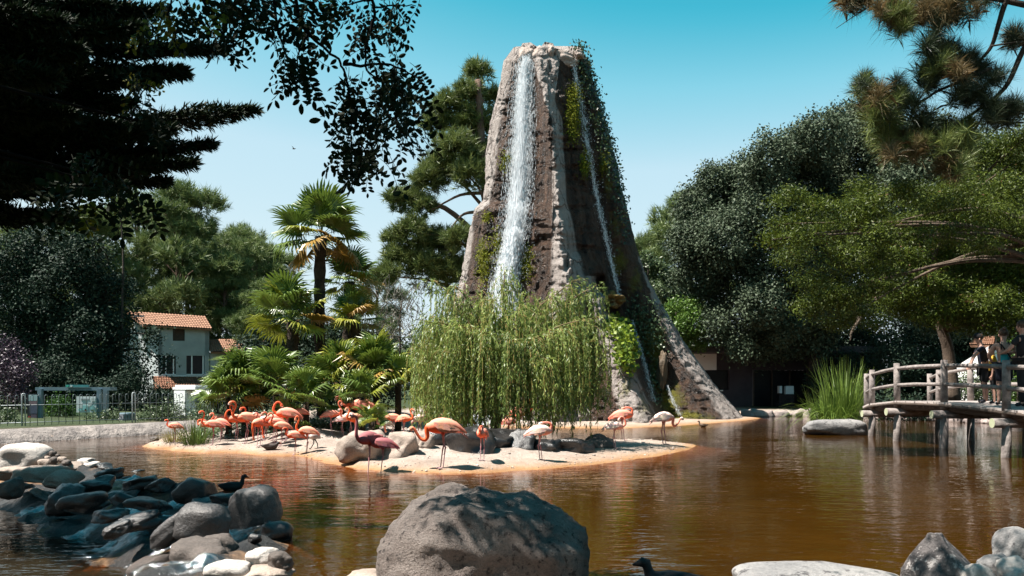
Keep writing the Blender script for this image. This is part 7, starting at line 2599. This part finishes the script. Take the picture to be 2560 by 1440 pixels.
for (cx_, cy_, sx, sy, n) in CL:
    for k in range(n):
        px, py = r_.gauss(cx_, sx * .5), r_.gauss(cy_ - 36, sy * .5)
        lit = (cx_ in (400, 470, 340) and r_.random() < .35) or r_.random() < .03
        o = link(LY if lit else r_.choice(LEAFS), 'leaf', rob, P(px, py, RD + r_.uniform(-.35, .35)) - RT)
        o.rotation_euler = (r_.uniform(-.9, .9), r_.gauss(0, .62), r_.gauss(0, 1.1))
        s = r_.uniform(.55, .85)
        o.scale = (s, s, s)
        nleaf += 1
# the canopy overhead, above and outside the frame: it dapples the boulder
rc = np.random.default_rng(5)
lb = [(-4.2, 3.0, 5.8, .9, .9, .4), (-2.6, 2.4, 5.3, 1.1, 1.1, .5), (-4.9, 4.0, 6.2, .8, .7, .4), (-2.6, 2.9, 5.6, 1.0, .8, .5), (-1.6, 1.6, 5.0, 1.0, .9, .5), (-5.4, 1.4, 6.2, 1.2, 1.0, .6), (0.2, 4.6, 5.5, .8, .6, .35), (0.9, 4.9, 5.8, .7, .5, .3)]
V, T = lobe_crown(lb + [(-.9, 3.9, 5.4, 1.0, .8, .4)], 15, .085, .05, 71, .13, 22)
V2, T2 = lobe_crown([(-2.05, 5.0, 5.6, .55, .6, .35), (-2.35, 5.3, 5.9, .5, .6, .3), (-1.75, 4.6, 5.5, .6, .6, .35), (-2.75, 4.9, 5.75, .35, .45, .25)], 24, .085, .05, 73, .12, 22)
npart(np_mesh('crown', np.concatenate([V, V2]), 4, M_ROB, tint=np.minimum(np.concatenate([T, T2]), .85)), 'crown', rob)
mb = MB()
for j, l in enumerate(limbs_to(lb, (RT, top_), 4, 10, .6)):
    trunk_tube(mb, l, .06, .015, 6, 5, j, .02)
mb.part('limbs', M_BARKD, rob, True)

# ================================================================== LONG-NEEDLED PINE AT THE TOP RIGHT
M_NP = leafmat('long_needles', (0.060, 0.095, 0.025), (0.22, 0.26, 0.075), 0.25, 0.45, 0.35)
M_NP2 = leafmat('brown_needles', (0.070, 0.060, 0.024), (0.20, 0.14, 0.065), 0.2, 0.5, 0.3)
M_NPD = leafmat('shaded_needles', (0.014, 0.026, 0.014), (0.050, 0.070, 0.034), 0.15, 0.45, 0.35)  # darker copy of the long needles, with shade put into the colour
ND = 16.5
NB = Vector((12.9, 16.6, 0.3))
npn = empty('long_needled_pine', NB, 'pine with drooping tufts of long needles reaching in at the upper right corner', 'pine tree')
mb = MB()
trunk_tube(mb, [NB - Vector((0, 0, .4)), NB + Vector((.1, 0, 3)), NB + Vector((-.2, .1, 7)), NB + Vector((-.3, 0, 10))], .26, .14, 10, 6, 4, .01)
mb.part('trunk', M_BARKD, npn, True)
NBR = [([(2760, -160), (2560, -60), (2517, 0), (2496, 62), (2479, 115), (2450, 150), (2400, 190)], .075), ([(2760, 60), (2600, 80), (2560, 122), (2520, 208), (2479, 250), (2400, 305), (2340, 340)], .075), ([(2479, 170), (2427, 194), (2347, 226), (2295, 257), (2222, 257), (2170, 262)], .04), ([(2517, -60), (2420, -10), (2340, 10), (2260, 20), (2200, 8), (2130, -2)], .04),
       ([(2260, -50), (2194, 0), (2167, 21), (2139, 38), (2112, 56), (2090, 71)], .018), ([(2167, 21), (2135, 33), (2095, 22), (2080, 10)], .010), ([(2400, 305), (2330, 330), (2270, 350), (2220, 345)], .03), ([(2480, 250), (2440, 320), (2400, 370)], .03), ([(2427, 194), (2360, 175), (2330, 140)], .03), ([(2479, 115), (2540, 105), (2580, 95)], .02)]
mb = MB()
for pts, r0 in NBR:
    q = catmull([P(x, y, ND + (i - 3) * .08) for i, (x, y) in enumerate(pts)], 4)
    mb.tube(q, [lerp(r0, r0 * .28, k / (len(q) - 1)) for k in range(len(q))], 6)
for k in (0, 1, 3, 4):
    q0 = P(NBR[k][0][0][0], NBR[k][0][0][1], ND - .24)
    mb.tube([NB + Vector((-.2, .1, max(2.5, q0.z - 1.0))), q0], [.10, NBR[k][1]], 7)
mb.part('branches', M_BARKD, npn, True)


def tuft(seed, mat, droop):
    r = np.random.default_rng(seed)
    n = 330
    ax = np.tile(np.array([[0, 0, 1.0]]), (1, 1))
    d = unit(np.array([0, 0, .75]) + unit(r.normal(size=(n, 3))) * .95)
    b = np.stack([r.normal(size=n) * .012, r.normal(size=n) * .012, r.uniform(-.14, .10, n)], -1)
    L = .25 * r.uniform(.7, 1.15, n)
    s = unit(np.cross(d, r.normal(size=(n, 3)))) * .0021
    mid = b + d * (L * .55)[:, None]
    tip = b + d * L[:, None]
    tip[:, 2] -= droop * L * (1 - d[:, 2])
    V = np.stack([b - s, b + s, mid + s, tip, mid - s], 1)[:, [0, 1, 2, 3, 4]].reshape(-1, 3)
    return np_mesh('needle_tuft', V, 5, mat, tint=np.repeat(r.random(n), 5))


TU = {'g': [tuft(800 + k, M_NP, .15) for k in range(3)], 'b': [tuft(810 + k, M_NP2, .4) for k in range(3)], 'd': [tuft(820 + k, M_NPD, .2) for k in range(3)]}
NT_ = [(2150, 0, 40, 20, 'bd', 9), (2210, 30, 36, 26, 'bg', 11), (2262, 48, 30, 26, 'bg', 10), (2320, 30, 44, 26, 'bb', 12), (2400, 10, 50, 18, 'bd', 9), (2360, 44, 40, 14, 'bd', 6), (2160, 225, 16, 26, 'gd', 7), (2180, 258, 26, 20, 'bg', 7), (2252, 240, 28, 26, 'gd', 8), (2345, 135, 26, 28, 'dg', 9), (2320, 185, 22, 30, 'dg', 8), (2370, 180, 26, 30, 'db', 8), (2425, 150, 22, 40, 'dd', 7),
       (2460, 185, 30, 26, 'dd', 7), (2440, 240, 40, 30, 'dd', 6), (2540, 98, 24, 14, 'bd', 4), (2215, 325, 22, 30, 'g', 11), (2240, 360, 30, 26, 'ggb', 10), (2290, 372, 30, 22, 'ggb', 8), (2350, 355, 40, 20, 'ggb', 8), (2405, 345, 40, 24, 'ggb', 8), (2380, 400, 34, 26, 'ggb', 7), (2400, 430, 24, 18, 'bg', 4), (2470, 285, 50, 22, 'dd', 9), (2530, 290, 30, 26, 'dd', 7), (2290, 310, 50, 20, 'dd', 6), (2220, 285, 20, 20, 'gd', 4)]
for (cx_, cy_, sx, sy, kd, n) in NT_:
    for k in range(n):
        px, py = r_.gauss(cx_, sx * .6), r_.gauss(cy_, sy * .6)
        o = link(r_.choice(TU[r_.choice(kd)]), 'needle_tuft', npn, P(px, py, ND + r_.gauss(0, .28)) - NB)
        o.rotation_euler = (r_.gauss(-.2, .6), r_.gauss(-.25, .6), r_.uniform(0, 6.28))
        s = r_.uniform(1.1, 1.7)
        o.scale = (s, s, s)
# its higher crown, above the frame, throws shade on the bridge
lb = [(10.4, 16.2, 10.2, 1.6, 1.5, .7), (11.6, 14.8, 10.6, 1.5, 1.4, .7), (12.6, 17.0, 11.0, 1.6, 1.6, .8), (9.0, 14.4, 9.2, 1.2, 1.1, .5)]
V, T = pine_lobes(lb, 9, .26, .012, 40, 88)
npart(np_mesh('crown', V, 3, M_NPD, tint=T), 'crown', npn)
